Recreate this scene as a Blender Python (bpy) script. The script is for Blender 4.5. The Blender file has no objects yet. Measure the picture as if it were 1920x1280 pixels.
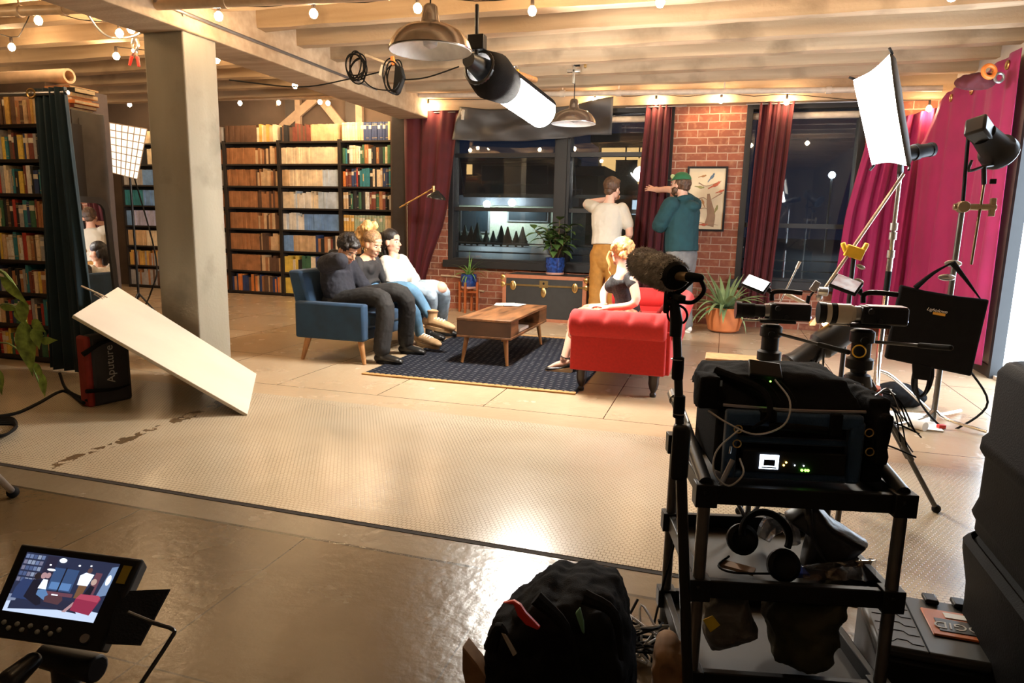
import bpy, bmesh, math, random
from mathutils import Vector, Matrix, Euler
random.seed(7)
PI = math.pi
SC = bpy.context.scene
COL = SC.collection
V = Vector

# ---------------------------------------------------------------- camera
FPX, EYE = 1280.0, 1.25                      # focal length in pixels of a 1920 px wide frame, lens height
_dn = V((-163, 7320, 1280)).normalized()     # world down, seen by the camera (right, down, forward)
_fy = V((400, -228, 1280)).normalized()
_fy = (_fy - _dn * _fy.dot(_dn)).normalized()
_rx = _dn.cross(_fy)
if _rx.x < 0: _rx = -_rx
RW = Matrix((_rx, _fy, -_dn))                # camera -> world
EYEP = V((0, 0, EYE))
cd = bpy.data.cameras.new('camera')
cd.sensor_width = 36; cd.lens = 24; cd.clip_start = 0.02; cd.clip_end = 300
cam = bpy.data.objects.new('camera', cd); COL.objects.link(cam)
_c = Matrix((RW @ V((1, 0, 0)), RW @ V((0, -1, 0)), RW @ V((0, 0, -1)))).transposed()
cam.matrix_world = Matrix.Translation(EYEP) @ _c.to_4x4()
SC.camera = cam

# ---------------------------------------------------------------- world and exposure
SC.view_settings.view_transform = 'Standard'
SC.view_settings.look = 'None'
SC.view_settings.gamma = 1
SC.view_settings.use_curve_mapping = False
SC.view_settings.exposure = 0.66
w = bpy.data.worlds.new('night'); SC.world = w; w.use_nodes = True
w.node_tree.nodes['Background'].inputs[0].default_value = (0.012, 0.02, 0.045, 1)
w.node_tree.nodes['Background'].inputs[1].default_value = 0.35
BULB_E, SOFT_E, TUBE_E, PANE_E = 250.0, 46.0, 200.0, 7.0

# ---------------------------------------------------------------- from the photograph's pixels to places in the room
def ray(px, py): return RW @ V((px - 960, py - 640, FPX)).normalized()
def fl(px, py, z=0.0):
    d = ray(px, py); return EYEP + d * ((z - EYE) / d.z)
def aY(px, py, Y):
    d = ray(px, py); return EYEP + d * (Y / d.y)
def aX(px, py, X):
    d = ray(px, py); return EYEP + d * (X / d.x)

# ---------------------------------------------------------------- objects
ROOT = {}
def thing(name, label, cat, loc=(0, 0, 0), rotz=0.0, group=None):
    o = bpy.data.objects.new(name, None); COL.objects.link(o)
    o.empty_display_size = 0.1
    o.location = loc; o.rotation_euler = (0, 0, rotz)
    ROOT[o.name] = Matrix.Translation(V(loc)) @ Matrix.Rotation(rotz, 4, 'Z')
    tag(o, label, cat, group); return o
def tag(o, label=None, cat=None, group=None, kind=None):
    if label: o['label'] = label
    if cat: o['category'] = cat
    if group: o['group'] = group
    if kind: o['kind'] = kind
    return o
def copy_tree(o, parent=None):
    c = o.copy(); COL.objects.link(c)
    if parent: c.parent = parent
    else: ROOT[c.name] = ROOT.get(o.name, Matrix.Identity(4))
    for ch in list(o.children): copy_tree(ch, c)
    return c
def root_of(p):
    while p.parent: p = p.parent
    return ROOT.get(p.name, Matrix.Identity(4))

def spline(pts, n=6):
    P = [V(p) for p in pts]
    if len(P) < 3: return P
    out = []
    for i in range(len(P) - 1):
        a, b = P[i], P[i + 1]
        p0 = P[i - 1] if i else a * 2 - b
        p3 = P[i + 2] if i + 2 < len(P) else b * 2 - a
        for k in range(n):
            t = k / n
            out.append(0.5 * ((2 * a) + (b - p0) * t + (2 * p0 - 5 * a + 4 * b - p3) * t * t + (3 * a - p0 - 3 * b + p3) * t ** 3))
    out.append(P[-1]); return out
def lerp_list(r, m):
    if not isinstance(r, (list, tuple)): return [r] * m
    out = []
    for i in range(m):
        t = i / max(1, m - 1) * (len(r) - 1); k = min(int(t), len(r) - 2); u = t - k
        a, b = r[k], r[k + 1]
        if isinstance(a, tuple): out.append(tuple(x + (y - x) * u for x, y in zip(a, b)))
        else: out.append(a + (b - a) * u)
    return out

class MB:
    def __init__(s): s.v = []; s.f = []; s.mi = []; s.cur = 0; s.M = None
    def add(s, vs, fs):
        b = len(s.v)
        for p in vs:
            p = V(p); s.v.append(s.M @ p if s.M else p)
        for f in fs: s.f.append([b + i for i in f]); s.mi.append(s.cur)
        return s
    def hexa(s, p):       # p: 8 points, bottom 4 then top 4
        return s.add(p, [(0, 3, 2, 1), (4, 5, 6, 7), (0, 1, 5, 4), (1, 2, 6, 5), (2, 3, 7, 6), (3, 0, 4, 7)])
    def box(s, c, d, rot=None):
        x, y, z = d[0] / 2, d[1] / 2, d[2] / 2
        P = [V(q) for q in ((-x, -y, -z), (x, -y, -z), (x, y, -z), (-x, y, -z), (-x, -y, z), (x, -y, z), (x, y, z), (-x, y, z))]
        if rot is not None:
            R = Matrix.Rotation(rot, 3, 'Z') if isinstance(rot, (int, float)) else (rot if isinstance(rot, Matrix) else Euler(rot).to_matrix())
            P = [R @ q for q in P]
        return s.hexa([q + V(c) for q in P])
    def b2(s, a, b):      # box from corner to corner
        a, b = V(a), V(b)
        return s.box((a + b) / 2, [abs(q) for q in (b - a)])
    def bar(s, a, b, wd, h, up=(0, 0, 1)):   # a box beam from a to b
        a, b = V(a), V(b); t = (b - a).normalized(); sd = t.cross(V(up))
        if sd.length < 1e-4: sd = t.cross(V((1, 0, 0)))
        sd.normalize(); u = sd.cross(t)
        q = [(-1, -1), (1, -1), (1, 1), (-1, 1)]
        return s.hexa([a + sd * (i * wd / 2) + u * (j * h / 2) for i, j in q] + [b + sd * (i * wd / 2) + u * (j * h / 2) for i, j in q])
    def loft(s, rings, caps=True, closed=True):
        n = len(rings[0]); vs = [p for r in rings for p in r]; fs = []
        for i in range(len(rings) - 1):
            for j in range(n if closed else n - 1):
                k = (j + 1) % n
                fs.append((i * n + j, i * n + k, (i + 1) * n + k, (i + 1) * n + j))
        if caps: fs.append(tuple(reversed(range(n)))); fs.append(tuple((len(rings) - 1) * n + j for j in range(n)))
        return s.add(vs, fs)
    def tube(s, pts, r, n=8, sm=0, side=None, round_=False, caps=True):
        P = spline(pts, sm) if sm else [V(p) for p in pts]
        R = lerp_list(r, len(P))
        if round_:
            def cap(p, t, rr, sgn):
                m = max(rr) if isinstance(rr, tuple) else rr; o = []
                for q in (0.98, 0.86, 0.62, 0.3):
                    k = math.sqrt(1 - q * q)
                    o.append((p + t * (sgn * m * q), tuple(x * k for x in rr) if isinstance(rr, tuple) else rr * k))
                return o
            t0 = (P[1] - P[0]).normalized(); t1 = (P[-1] - P[-2]).normalized()
            a = cap(P[0], t0, R[0], -1); b = list(reversed(cap(P[-1], t1, R[-1], 1)))
            P = [q[0] for q in a] + P + [q[0] for q in b]; R = [q[1] for q in a] + R + [q[1] for q in b]
        m = len(P); T = [(P[min(i + 1, m - 1)] - P[max(i - 1, 0)]).normalized() for i in range(m)]
        if side is not None: u = V(side)
        else: u = V((0, 0, 1)) if abs(T[0].z) < 0.9 else V((1, 0, 0))
        rings = []
        for i in range(m):
            u = (u - T[i] * u.dot(T[i]))
            if u.length < 1e-5: u = T[i].orthogonal()
            u.normalize(); w_ = T[i].cross(u)
            ra, rb = R[i] if isinstance(R[i], tuple) else (R[i], R[i])
            rings.append([P[i] + u * (ra * math.cos(2 * PI * j / n)) + w_ * (rb * math.sin(2 * PI * j / n)) for j in range(n)])
        return s.loft(rings, caps)
    def cyl(s, a, b, r0, r1=None, n=14): return s.tube([a, b], [r0, r0 if r1 is None else r1], n)
    def lathe(s, prof, c=(0, 0, 0), n=20, axis=None, caps=True):
        R = Matrix.Identity(3)
        if axis is not None: R = V((0, 0, 1)).rotation_difference(V(axis)).to_matrix()
        return s.loft([[V(c) + R @ V((r * math.cos(2 * PI * j / n), r * math.sin(2 * PI * j / n), z)) for j in range(n)] for r, z in prof], caps)
    def ball(s, c, r, n=12, rot=None):
        if isinstance(r, (int, float)): r = (r, r, r)
        m = max(6, n * 2 // 3)
        R = Matrix.Identity(3) if rot is None else (rot if isinstance(rot, Matrix) else Euler(rot).to_matrix())
        return s.loft([[V(c) + R @ V((r[0] * math.sin(a) * math.cos(2 * PI * j / n), r[1] * math.sin(a) * math.sin(2 * PI * j / n), -r[2] * math.cos(a))) for j in range(n)]
                       for a in [max(0.03, min(PI - 0.03, PI * i / m)) for i in range(m + 1)]])
    def grid(s, fn, nu, nv):
        vs = [fn(i / nu, j / nv) for i in range(nu + 1) for j in range(nv + 1)]; w_ = nv + 1
        return s.add(vs, [(i * w_ + j, (i + 1) * w_ + j, (i + 1) * w_ + j + 1, i * w_ + j + 1) for i in range(nu) for j in range(nv)])
    def torus(s, c, R_, r, axis=(0, 0, 1), n=24, m=6, a0=0, a1=2 * PI):
        Q = V((0, 0, 1)).rotation_difference(V(axis)).to_matrix()
        pts = [V(c) + Q @ V((R_ * math.cos(a0 + (a1 - a0) * i / n), R_ * math.sin(a0 + (a1 - a0) * i / n), 0)) for i in range(n + 1)]
        return s.tube(pts, r, m)
    def build(s, name, mats, parent=None, smooth=True, bevel=0.0, solid=0.0, angle=38, label=None, world=True):
        if not isinstance(mats, (list, tuple)): mats = [mats]
        vs = s.v
        if parent is not None and world:
            inv = root_of(parent).inverted(); vs = [inv @ p for p in vs]
        me = bpy.data.meshes.new(name); me.from_pydata([tuple(p) for p in vs], [], s.f)
        for m in mats: me.materials.append(m)
        if len(mats) > 1: me.polygons.foreach_set('material_index', s.mi)
        bm = bmesh.new(); bm.from_mesh(me)
        if not solid: bmesh.ops.recalc_face_normals(bm, faces=bm.faces)
        bm.to_mesh(me); bm.free()
        if smooth:
            me.polygons.foreach_set('use_smooth', [True] * len(me.polygons))
            me.set_sharp_from_angle(angle=math.radians(angle))
        me.update()
        o = bpy.data.objects.new(name, me); COL.objects.link(o)
        if parent is not None: o.parent = parent
        if solid:
            md = o.modifiers.new('solid', 'SOLIDIFY'); md.thickness = solid; md.offset = 0
        if bevel:
            md = o.modifiers.new('bevel', 'BEVEL'); md.width = bevel; md.segments = 2; md.limit_method = 'ANGLE'; md.angle_limit = 0.6
        if label: o['label'] = label
        return o

def struct(name, mb, mats, **k):
    o = mb.build(name, mats, **k); o['kind'] = 'structure'; return o

def bake(mb, name, mat, parent, voxel=0.01, smooth=4, disp=0.0, dscale=0.08, label=None, trim=None):
    """union of all pieces as one continuous skin"""
    o = mb.build('tmp', mat, None, smooth=True)
    m = o.modifiers.new('r', 'REMESH'); m.mode = 'VOXEL'; m.voxel_size = voxel; m.use_smooth_shade = True
    if smooth:
        q = o.modifiers.new('s', 'SMOOTH'); q.iterations = smooth; q.factor = 0.5
    if disp:
        t = bpy.data.textures.new('cl', 'CLOUDS'); t.noise_scale = dscale; t.noise_depth = 2
        q = o.modifiers.new('d', 'DISPLACE'); q.texture = t; q.strength = disp; q.mid_level = 0.5; q.texture_coords = 'GLOBAL'
    dg = bpy.context.evaluated_depsgraph_get(); dg.update()
    me = bpy.data.meshes.new_from_object(o.evaluated_get(dg)); me.name = name
    bpy.data.objects.remove(o)
    if trim:
        bm = bmesh.new(); bm.from_mesh(me)
        bmesh.ops.delete(bm, geom=[f for f in bm.faces if trim(f.calc_center_median())], context='FACES')
        bm.to_mesh(me); bm.free()
    me.transform(root_of(parent).inverted() if parent else Matrix.Identity(4))
    me.polygons.foreach_set('use_smooth', [True] * len(me.polygons))
    me.materials.clear(); me.materials.append(mat)
    r = bpy.data.objects.new(name, me); COL.objects.link(r)
    if parent is not None: r.parent = parent
    if label: r['label'] = label
    return r

def text(body, size, mat, parent, M, name='lettering', depth=0.0008, align='CENTER', shear=0.0, bold=0.0):
    cu = bpy.data.curves.new(name, 'FONT'); cu.body = body; cu.size = size; cu.align_x = align; cu.align_y = 'CENTER'
    cu.extrude = depth; cu.shear = shear; cu.offset = bold; cu.resolution_u = 3
    o = bpy.data.objects.new('tmp', cu); COL.objects.link(o)
    dg = bpy.context.evaluated_depsgraph_get(); dg.update()
    me = bpy.data.meshes.new_from_object(o.evaluated_get(dg)); bpy.data.objects.remove(o)
    me.name = name; me.transform(M)
    if parent is not None: me.transform(root_of(parent).inverted())
    me.materials.clear(); me.materials.append(mat)
    r = bpy.data.objects.new(name, me); COL.objects.link(r)
    if parent is not None: r.parent = parent
    return r
def frame(o, x, y):        # matrix with origin o, x axis and (about) y axis
    x = V(x).normalized(); z = x.cross(V(y)).normalized(); y = z.cross(x)
    return Matrix.Translation(V(o)) @ Matrix((x, y, z)).transposed().to_4x4()

# ---------------------------------------------------------------- materials
MC = {}
def mat(name, col, rough=0.6, metal=0.0, var=0.12, scale=14.0, bump=0.0, bscale=60.0, coat=0.0, sheen=0.0, spec=0.5, stretch=None, alpha=None, trans=0.0):
    if name in MC: return MC[name]
    m = bpy.data.materials.new(name); m.use_nodes = True; MC[name] = m
    nt = m.node_tree; N = nt.nodes; L = nt.links; b = N['Principled BSDF']
    b.inputs['Roughness'].default_value = rough; b.inputs['Metallic'].default_value = metal
    b.inputs['Coat Weight'].default_value = coat; b.inputs['Sheen Weight'].default_value = sheen
    b.inputs['Specular IOR Level'].default_value = spec; b.inputs['Transmission Weight'].default_value = trans
    if alpha is not None: b.inputs['Alpha'].default_value = alpha
    tc = N.new('ShaderNodeTexCoord'); mp = N.new('ShaderNodeMapping'); L.new(tc.outputs['Object'], mp.inputs[0])
    if stretch: mp.inputs['Scale'].default_value = stretch
    nz = N.new('ShaderNodeTexNoise'); nz.inputs['Scale'].default_value = scale; nz.inputs['Detail'].default_value = 4
    L.new(mp.outputs[0], nz.inputs['Vector'])
    rp = N.new('ShaderNodeValToRGB'); L.new(nz.outputs['Fac'], rp.inputs[0])
    rp.color_ramp.elements[0].position = 0.3; rp.color_ramp.elements[1].position = 0.7
    rp.color_ramp.elements[0].color = tuple(c * (1 - var) for c in col) + (1,)
    rp.color_ramp.elements[1].color = tuple(min(1, c * (1 + var)) for c in col) + (1,)
    L.new(rp.outputs[0], b.inputs['Base Color'])
    if bump:
        n2 = N.new('ShaderNodeTexNoise'); n2.inputs['Scale'].default_value = bscale; n2.inputs['Detail'].default_value = 3
        L.new(mp.outputs[0], n2.inputs['Vector'])
        bp = N.new('ShaderNodeBump'); bp.inputs['Strength'].default_value = bump; bp.inputs['Distance'].default_value = 0.01
        L.new(n2.outputs['Fac'], bp.inputs['Height']); L.new(bp.outputs[0], b.inputs['Normal'])
    return m
def glow(name, col, e):
    if name in MC: return MC[name]
    m = bpy.data.materials.new(name); m.use_nodes = True; MC[name] = m
    b = m.node_tree.nodes['Principled BSDF']
    b.inputs['Base Color'].default_value = (0.08, 0.08, 0.08, 1); b.inputs['Roughness'].default_value = 0.9; b.inputs['Specular IOR Level'].default_value = 0.05
    b.inputs['Emission Color'].default_value = tuple(col) + (1,); b.inputs['Emission Strength'].default_value = e
    return m
def glass(name, tint=(0.85, 0.9, 0.92), refl=1.0, dirt=0.04):
    m = bpy.data.materials.new(name); m.use_nodes = True; nt = m.node_tree; N = nt.nodes; L = nt.links
    N.remove(N['Principled BSDF']); out = N['Material Output']
    tr = N.new('ShaderNodeBsdfTransparent'); tr.inputs[0].default_value = tuple(tint) + (1,)
    gl = N.new('ShaderNodeBsdfGlossy'); gl.inputs['Roughness'].default_value = 0.02
    df = N.new('ShaderNodeBsdfDiffuse'); df.inputs[0].default_value = (0.5, 0.5, 0.5, 1)
    fr = N.new('ShaderNodeFresnel'); fr.inputs[0].default_value = 1.5
    mu = N.new('ShaderNodeMath'); mu.operation = 'MULTIPLY'; mu.inputs[1].default_value = refl * 1.8; L.new(fr.outputs[0], mu.inputs[0])
    m1 = N.new('ShaderNodeMixShader'); L.new(mu.outputs[0], m1.inputs[0]); L.new(tr.outputs[0], m1.inputs[1]); L.new(gl.outputs[0], m1.inputs[2])
    m2 = N.new('ShaderNodeMixShader'); m2.inputs[0].default_value = dirt; L.new(m1.outputs[0], m2.inputs[1]); L.new(df.outputs[0], m2.inputs[2])
    L.new(m2.outputs[0], out.inputs[0]); return m

BLACK = mat('black_plastic', (0.01, 0.01, 0.011), 0.45, spec=.2)
BLACKM = mat('black_metal', (0.015, 0.015, 0.016), 0.35, 0.3)
RUBBER = mat('black_rubber', (0.009, 0.009, 0.009), 0.7, spec=.12)
NYLON = mat('black_nylon', (0.011, 0.011, 0.012), 0.85, bump=0.2, bscale=300, spec=.05)
CHROME = mat('chrome', (0.75, 0.72, 0.68), 0.18, 1.0, 0.03)
STEEL = mat('grey_steel', (0.35, 0.35, 0.36), 0.35, 0.9, 0.08)
ALU = mat('aluminium', (0.55, 0.54, 0.52), 0.3, 1.0, 0.05)
BRASS = mat('brass', (0.72, 0.5, 0.2), 0.28, 1.0, 0.08)
WHITE = mat('white_paint', (0.78, 0.75, 0.7), 0.5, var=0.04)
PAPER = mat('white_paper', (0.85, 0.84, 0.8), 0.7, var=0.03)
SKIN_L = mat('light_skin', (0.68, 0.4, 0.29), 0.5, var=0.05, scale=30)
SKIN_T = mat('tan_skin', (0.66, 0.38, 0.24), 0.5, var=0.05, scale=30)
SKIN_B = mat('brown_skin', (0.5, 0.27, 0.16), 0.5, var=0.05, scale=30)
LIPS = mat('lip', (0.55, 0.2, 0.17), 0.45, var=0.05)
EYEW = mat('eye_white', (0.75, 0.72, 0.68), 0.3, var=0.02)
EYED = mat('dark_iris', (0.03, 0.02, 0.015), 0.2, var=0.02)
OAK = mat('warm_wood', (0.42, 0.2, 0.07), 0.45, var=0.25, scale=6, stretch=(8, 8, 1))
ORANGE = mat('orange_plastic', (0.75, 0.2, 0.03), 0.5)
YELLOW = mat('yellow_plastic', (0.8, 0.5, 0.03), 0.45)
REDP = mat('red_plastic', (0.6, 0.03, 0.02), 0.45)
# ================================================================ the setting
YW = 9.15            # brick window wall
ZJ, ZC = 2.85, 3.18  # underside of joists, slab
XR = 2.32            # right wall
def lines_mask(nt, sock, values, width):
    N = nt.nodes; L = nt.links; cur = None
    for v in values:
        a = N.new('ShaderNodeMath'); a.operation = 'COMPARE'; a.inputs[1].default_value = v; a.inputs[2].default_value = width
        L.new(sock, a.inputs[0])
        if cur is None: cur = a.outputs[0]
        else:
            m = N.new('ShaderNodeMath'); m.operation = 'MAXIMUM'; L.new(cur, m.inputs[0]); L.new(a.outputs[0], m.inputs[1]); cur = m.outputs[0]
    return cur
def mix(nt, f, a, b):
    m = nt.nodes.new('ShaderNodeMix'); m.data_type = 'RGBA'
    if isinstance(f, (int, float)): m.inputs[0].default_value = f
    else: nt.links.new(f, m.inputs[0])
    for i, s in ((6, a), (7, b)):
        if isinstance(s, tuple): m.inputs[i].default_value = s + (1,)
        else: nt.links.new(s, m.inputs[i])
    return m.outputs[2]
def noise(nt, vec, sc, det=4, lo=0.35, hi=0.65):
    n = nt.nodes.new('ShaderNodeTexNoise'); n.inputs['Scale'].default_value = sc; n.inputs['Detail'].default_value = det
    nt.links.new(vec, n.inputs['Vector'])
    r = nt.nodes.new('ShaderNodeMapRange'); r.inputs[1].default_value = lo; r.inputs[2].default_value = hi
    nt.links.new(n.outputs['Fac'], r.inputs[0]); return r.outputs[0]

def concrete_floor():
    m = bpy.data.materials.new('polished_concrete'); m.use_nodes = True; nt = m.node_tree; N = nt.nodes; L = nt.links; b = N['Principled BSDF']
    tc = N.new('ShaderNodeTexCoord'); o = tc.outputs['Object']; sp = N.new('ShaderNodeSeparateXYZ'); L.new(o, sp.inputs[0])
    c = mix(nt, noise(nt, o, 1.3, 6), (0.42, 0.31, 0.195), (0.5, 0.385, 0.255))
    c = mix(nt, noise(nt, o, 9, 3, .3, .9), c, (0.44, 0.33, 0.212))
    lx = lines_mask(nt, sp.outputs[0], [-9, -8.1, -7.3, -6.5, -5.7, -4.8, -3.99, -3.15, -2.31, -1.5, -0.67, 0.03, 1.0, 1.85], 0.0032)
    inn = N.new('ShaderNodeMath'); inn.operation = 'COMPARE'; inn.inputs[1].default_value = 3.24; inn.inputs[2].default_value = 1.05; L.new(sp.outputs[1], inn.inputs[0])
    iv = N.new('ShaderNodeMath'); iv.operation = 'SUBTRACT'; iv.inputs[0].default_value = 1; L.new(inn.outputs[0], iv.inputs[1])
    lx2 = N.new('ShaderNodeMath'); lx2.operation = 'MULTIPLY'; L.new(lx, lx2.inputs[0]); L.new(iv.outputs[0], lx2.inputs[1])
    ly = lines_mask(nt, sp.outputs[1], [-1.5, -0.4, 0.6, 1.36, 4.29, 5.25, 6.3, 7.4, 8.5], 0.0035)
    l2 = lines_mask(nt, sp.outputs[1], [2.19], 0.008)
    mx = N.new('ShaderNodeMath'); mx.operation = 'MAXIMUM'; L.new(lx2.outputs[0], mx.inputs[0]); L.new(ly, mx.inputs[1])
    mx2 = N.new('ShaderNodeMath'); mx2.operation = 'MAXIMUM'; L.new(mx.outputs[0], mx2.inputs[0]); L.new(l2, mx2.inputs[1])
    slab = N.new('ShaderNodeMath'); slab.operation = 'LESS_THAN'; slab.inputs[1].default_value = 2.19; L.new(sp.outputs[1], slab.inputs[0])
    dk = mix(nt, noise(nt, o, 1.1, 5), (0.085, 0.052, 0.022), (0.13, 0.085, 0.041))      # front slab stained browner, its dim light also put into the colour
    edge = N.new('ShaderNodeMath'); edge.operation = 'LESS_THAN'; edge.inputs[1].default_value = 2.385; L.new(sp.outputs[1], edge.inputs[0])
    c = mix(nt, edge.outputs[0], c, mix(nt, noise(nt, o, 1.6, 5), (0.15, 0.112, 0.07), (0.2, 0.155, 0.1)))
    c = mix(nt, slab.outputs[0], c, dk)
    b.inputs['Specular IOR Level'].default_value = 0.35
    c2 = mix(nt, mx2.outputs[0], c, (0.05, 0.035, 0.02)); L.new(c2, b.inputs['Base Color'])
    r = noise(nt, o, 3.5, 5, .3, .7); rr = N.new('ShaderNodeMapRange'); rr.inputs[3].default_value = 0.25; rr.inputs[4].default_value = 0.28; L.new(r, rr.inputs[0]); L.new(rr.outputs[0], b.inputs['Roughness'])
    n = N.new('ShaderNodeTexNoise'); n.inputs['Scale'].default_value = 22; n.inputs['Detail'].default_value = 4; L.new(o, n.inputs['Vector'])
    bp = N.new('ShaderNodeBump'); bp.inputs['Strength'].default_value = 0.12; bp.inputs['Distance'].default_value = 0.02; L.new(n.outputs['Fac'], bp.inputs['Height']); L.new(bp.outputs[0], b.inputs['Normal'])
    return m
def hex_mosaic():
    m = bpy.data.materials.new('hexagon_mosaic'); m.use_nodes = True; nt = m.node_tree; N = nt.nodes; L = nt.links; b = N['Principled BSDF']
    tc = N.new('ShaderNodeTexCoord'); o = tc.outputs['Object']; sp = N.new('ShaderNodeSeparateXYZ'); L.new(o, sp.inputs[0])
    def vm(op, a, bb=None):
        n = N.new('ShaderNodeVectorMath'); n.operation = op
        for i, s in ((0, a), (1, bb)):
            if s is None: continue
            if isinstance(s, tuple): n.inputs[i].default_value = s
            else: L.new(s, n.inputs[i])
        return n
    def ma(op, a, bb=None):
        n = N.new('ShaderNodeMath'); n.operation = op
        for i, s in ((0, a), (1, bb)):
            if s is None: continue
            if isinstance(s, (int, float)): n.inputs[i].default_value = s
            else: L.new(s, n.inputs[i])
        return n.outputs[0]
    S = 0.021; R = (1, 1.7320508, 1); H = (0.5, 0.8660254, 0)
    p = vm('MULTIPLY', o, (1 / S, 1 / S, 0)).outputs[0]
    def cell(q):
        f = vm('FRACTION', vm('DIVIDE', q, R).outputs[0]).outputs[0]
        return vm('SUBTRACT', vm('MULTIPLY', f, (1, 1.7320508, 0)).outputs[0], H).outputs[0]
    a = cell(p); c = cell(vm('SUBTRACT', p, H).outputs[0])
    la = vm('LENGTH', a).outputs['Value']; lc = vm('LENGTH', c).outputs['Value']
    def hd(g):
        g = vm('ABSOLUTE', g).outputs[0]
        d = vm('DOT_PRODUCT', g, (0.5, 0.8660254, 0)).outputs['Value']
        s = N.new('ShaderNodeSeparateXYZ'); L.new(g, s.inputs[0]); return ma('MAXIMUM', d, s.outputs[0])
    d = ma('MINIMUM', hd(a), hd(c))
    grout = N.new('ShaderNodeMapRange'); grout.inputs[1].default_value = 0.435; grout.inputs[2].default_value = 0.465; L.new(d, grout.inputs[0])
    # plain square border rows along both edges
    br = N.new('ShaderNodeTexBrick'); br.inputs['Scale'].default_value = 1; br.inputs['Brick Width'].default_value = 0.021; br.inputs['Row Height'].default_value = 0.021
    br.inputs['Mortar Size'].default_value = 0.0012; br.inputs['Color1'].default_value = (0, 0, 0, 1); br.inputs['Color2'].default_value = (0, 0, 0, 1); br.inputs['Mortar'].default_value = (1, 1, 1, 1)
    L.new(o, br.inputs['Vector'])
    e1 = ma('COMPARE', sp.outputs[1], 2.44); N[e1.node.name].inputs[2].default_value = 0.055
    e2 = ma('COMPARE', sp.outputs[1], 3.975); N[e2.node.name].inputs[2].default_value = 0.055
    e = ma('MAXIMUM', e1, e2)
    g = mix(nt, e, grout.outputs[0], br.outputs['Color'])
    tile = mix(nt, noise(nt, o, 2.2, 5), (0.5, 0.415, 0.295), (0.6, 0.515, 0.385))
    tile = mix(nt, noise(nt, o, 1.1, 3, .3, 1.0), tile, (0.44, 0.365, 0.26))
    fade = noise(nt, o, 1.7, 4, .25, .7); gf = ma('MULTIPLY', g, ma('ADD', ma('MULTIPLY', fade, 0.55), 0.55))
    col = mix(nt, gf, tile, (0.11, 0.075, 0.042))
    # a worn seam and a few bald patches where tiles are gone
    wv = ma('ADD', sp.outputs[0], ma('MULTIPLY', noise(nt, o, 6, 3, 0, 1), 0.2))
    seam = ma('COMPARE', ma('ADD', wv, ma('MULTIPLY', ma('SUBTRACT', sp.outputs[1], 2.4), 0.04)), -3.0); N[seam.node.name].inputs[2].default_value = 0.035
    seam = ma('MULTIPLY', seam, ma('GREATER_THAN', noise(nt, o, 12, 3, 0, 1), 0.5))
    bald = noise(nt, o, 2.6, 2, .8, .815)
    col = mix(nt, ma('MAXIMUM', seam, bald), col, (0.13, 0.085, 0.045))
    L.new(col, b.inputs['Base Color'])
    rr = N.new('ShaderNodeMapRange'); rr.inputs[3].default_value = 0.22; rr.inputs[4].default_value = 0.245; L.new(noise(nt, o, 2.5, 4), rr.inputs[0]); L.new(rr.outputs[0], b.inputs['Roughness'])
    bp = N.new('ShaderNodeBump'); bp.inputs['Strength'].default_value = 0.35; bp.inputs['Distance'].default_value = 0.002; bp.invert = True
    L.new(g, bp.inputs['Height']); L.new(bp.outputs[0], b.inputs['Normal'])
    return m
def bricks():
    m = bpy.data.materials.new('red_brick'); m.use_nodes = True; nt = m.node_tree; N = nt.nodes; L = nt.links; b = N['Principled BSDF']
    tc = N.new('ShaderNodeTexCoord'); o = tc.outputs['Object']; sp = N.new('ShaderNodeSeparateXYZ'); L.new(o, sp.inputs[0])
    ad = N.new('ShaderNodeMath'); ad.operation = 'ADD'; L.new(sp.outputs[0], ad.inputs[0]); L.new(sp.outputs[1], ad.inputs[1])
    cb = N.new('ShaderNodeCombineXYZ'); L.new(ad.outputs[0], cb.inputs[0]); L.new(sp.outputs[2], cb.inputs[1])
    nz = N.new('ShaderNodeTexNoise'); nz.inputs['Scale'].default_value = 9; L.new(o, nz.inputs['Vector'])
    wob = N.new('ShaderNodeVectorMath'); wob.operation = 'SCALE'; wob.inputs['Scale'].default_value = 0.014; L.new(nz.outputs['Color'], wob.inputs[0])
    av = N.new('ShaderNodeVectorMath'); av.operation = 'ADD'; L.new(cb.outputs[0], av.inputs[0]); L.new(wob.outputs[0], av.inputs[1])
    br = N.new('ShaderNodeTexBrick'); br.inputs['Scale'].default_value = 1; br.inputs['Brick Width'].default_value = 0.25; br.inputs['Row Height'].default_value = 0.094
    br.inputs['Mortar Size'].default_value = 0.0065; br.inputs['Mortar Smooth'].default_value = 0.25; br.inputs['Bias'].default_value = -0.1
    br.inputs['Color1'].default_value = (0.31, 0.095, 0.05, 1); br.inputs['Color2'].default_value = (0.2, 0.066, 0.038, 1); br.inputs['Mortar'].default_value = (0.46, 0.32, 0.235, 1)
    L.new(av.outputs[0], br.inputs['Vector'])
    c = mix(nt, noise(nt, o, 14, 5, .5, .8), br.outputs['Color'], (0.42, 0.2, 0.11)); L.new(c, b.inputs['Base Color'])
    b.inputs['Roughness'].default_value = 0.85
    bp = N.new('ShaderNodeBump'); bp.inputs['Strength'].default_value = 0.6; bp.inputs['Distance'].default_value = 0.012; bp.invert = True
    L.new(br.outputs['Fac'], bp.inputs['Height']); L.new(bp.outputs[0], b.inputs['Normal']); return m
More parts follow.
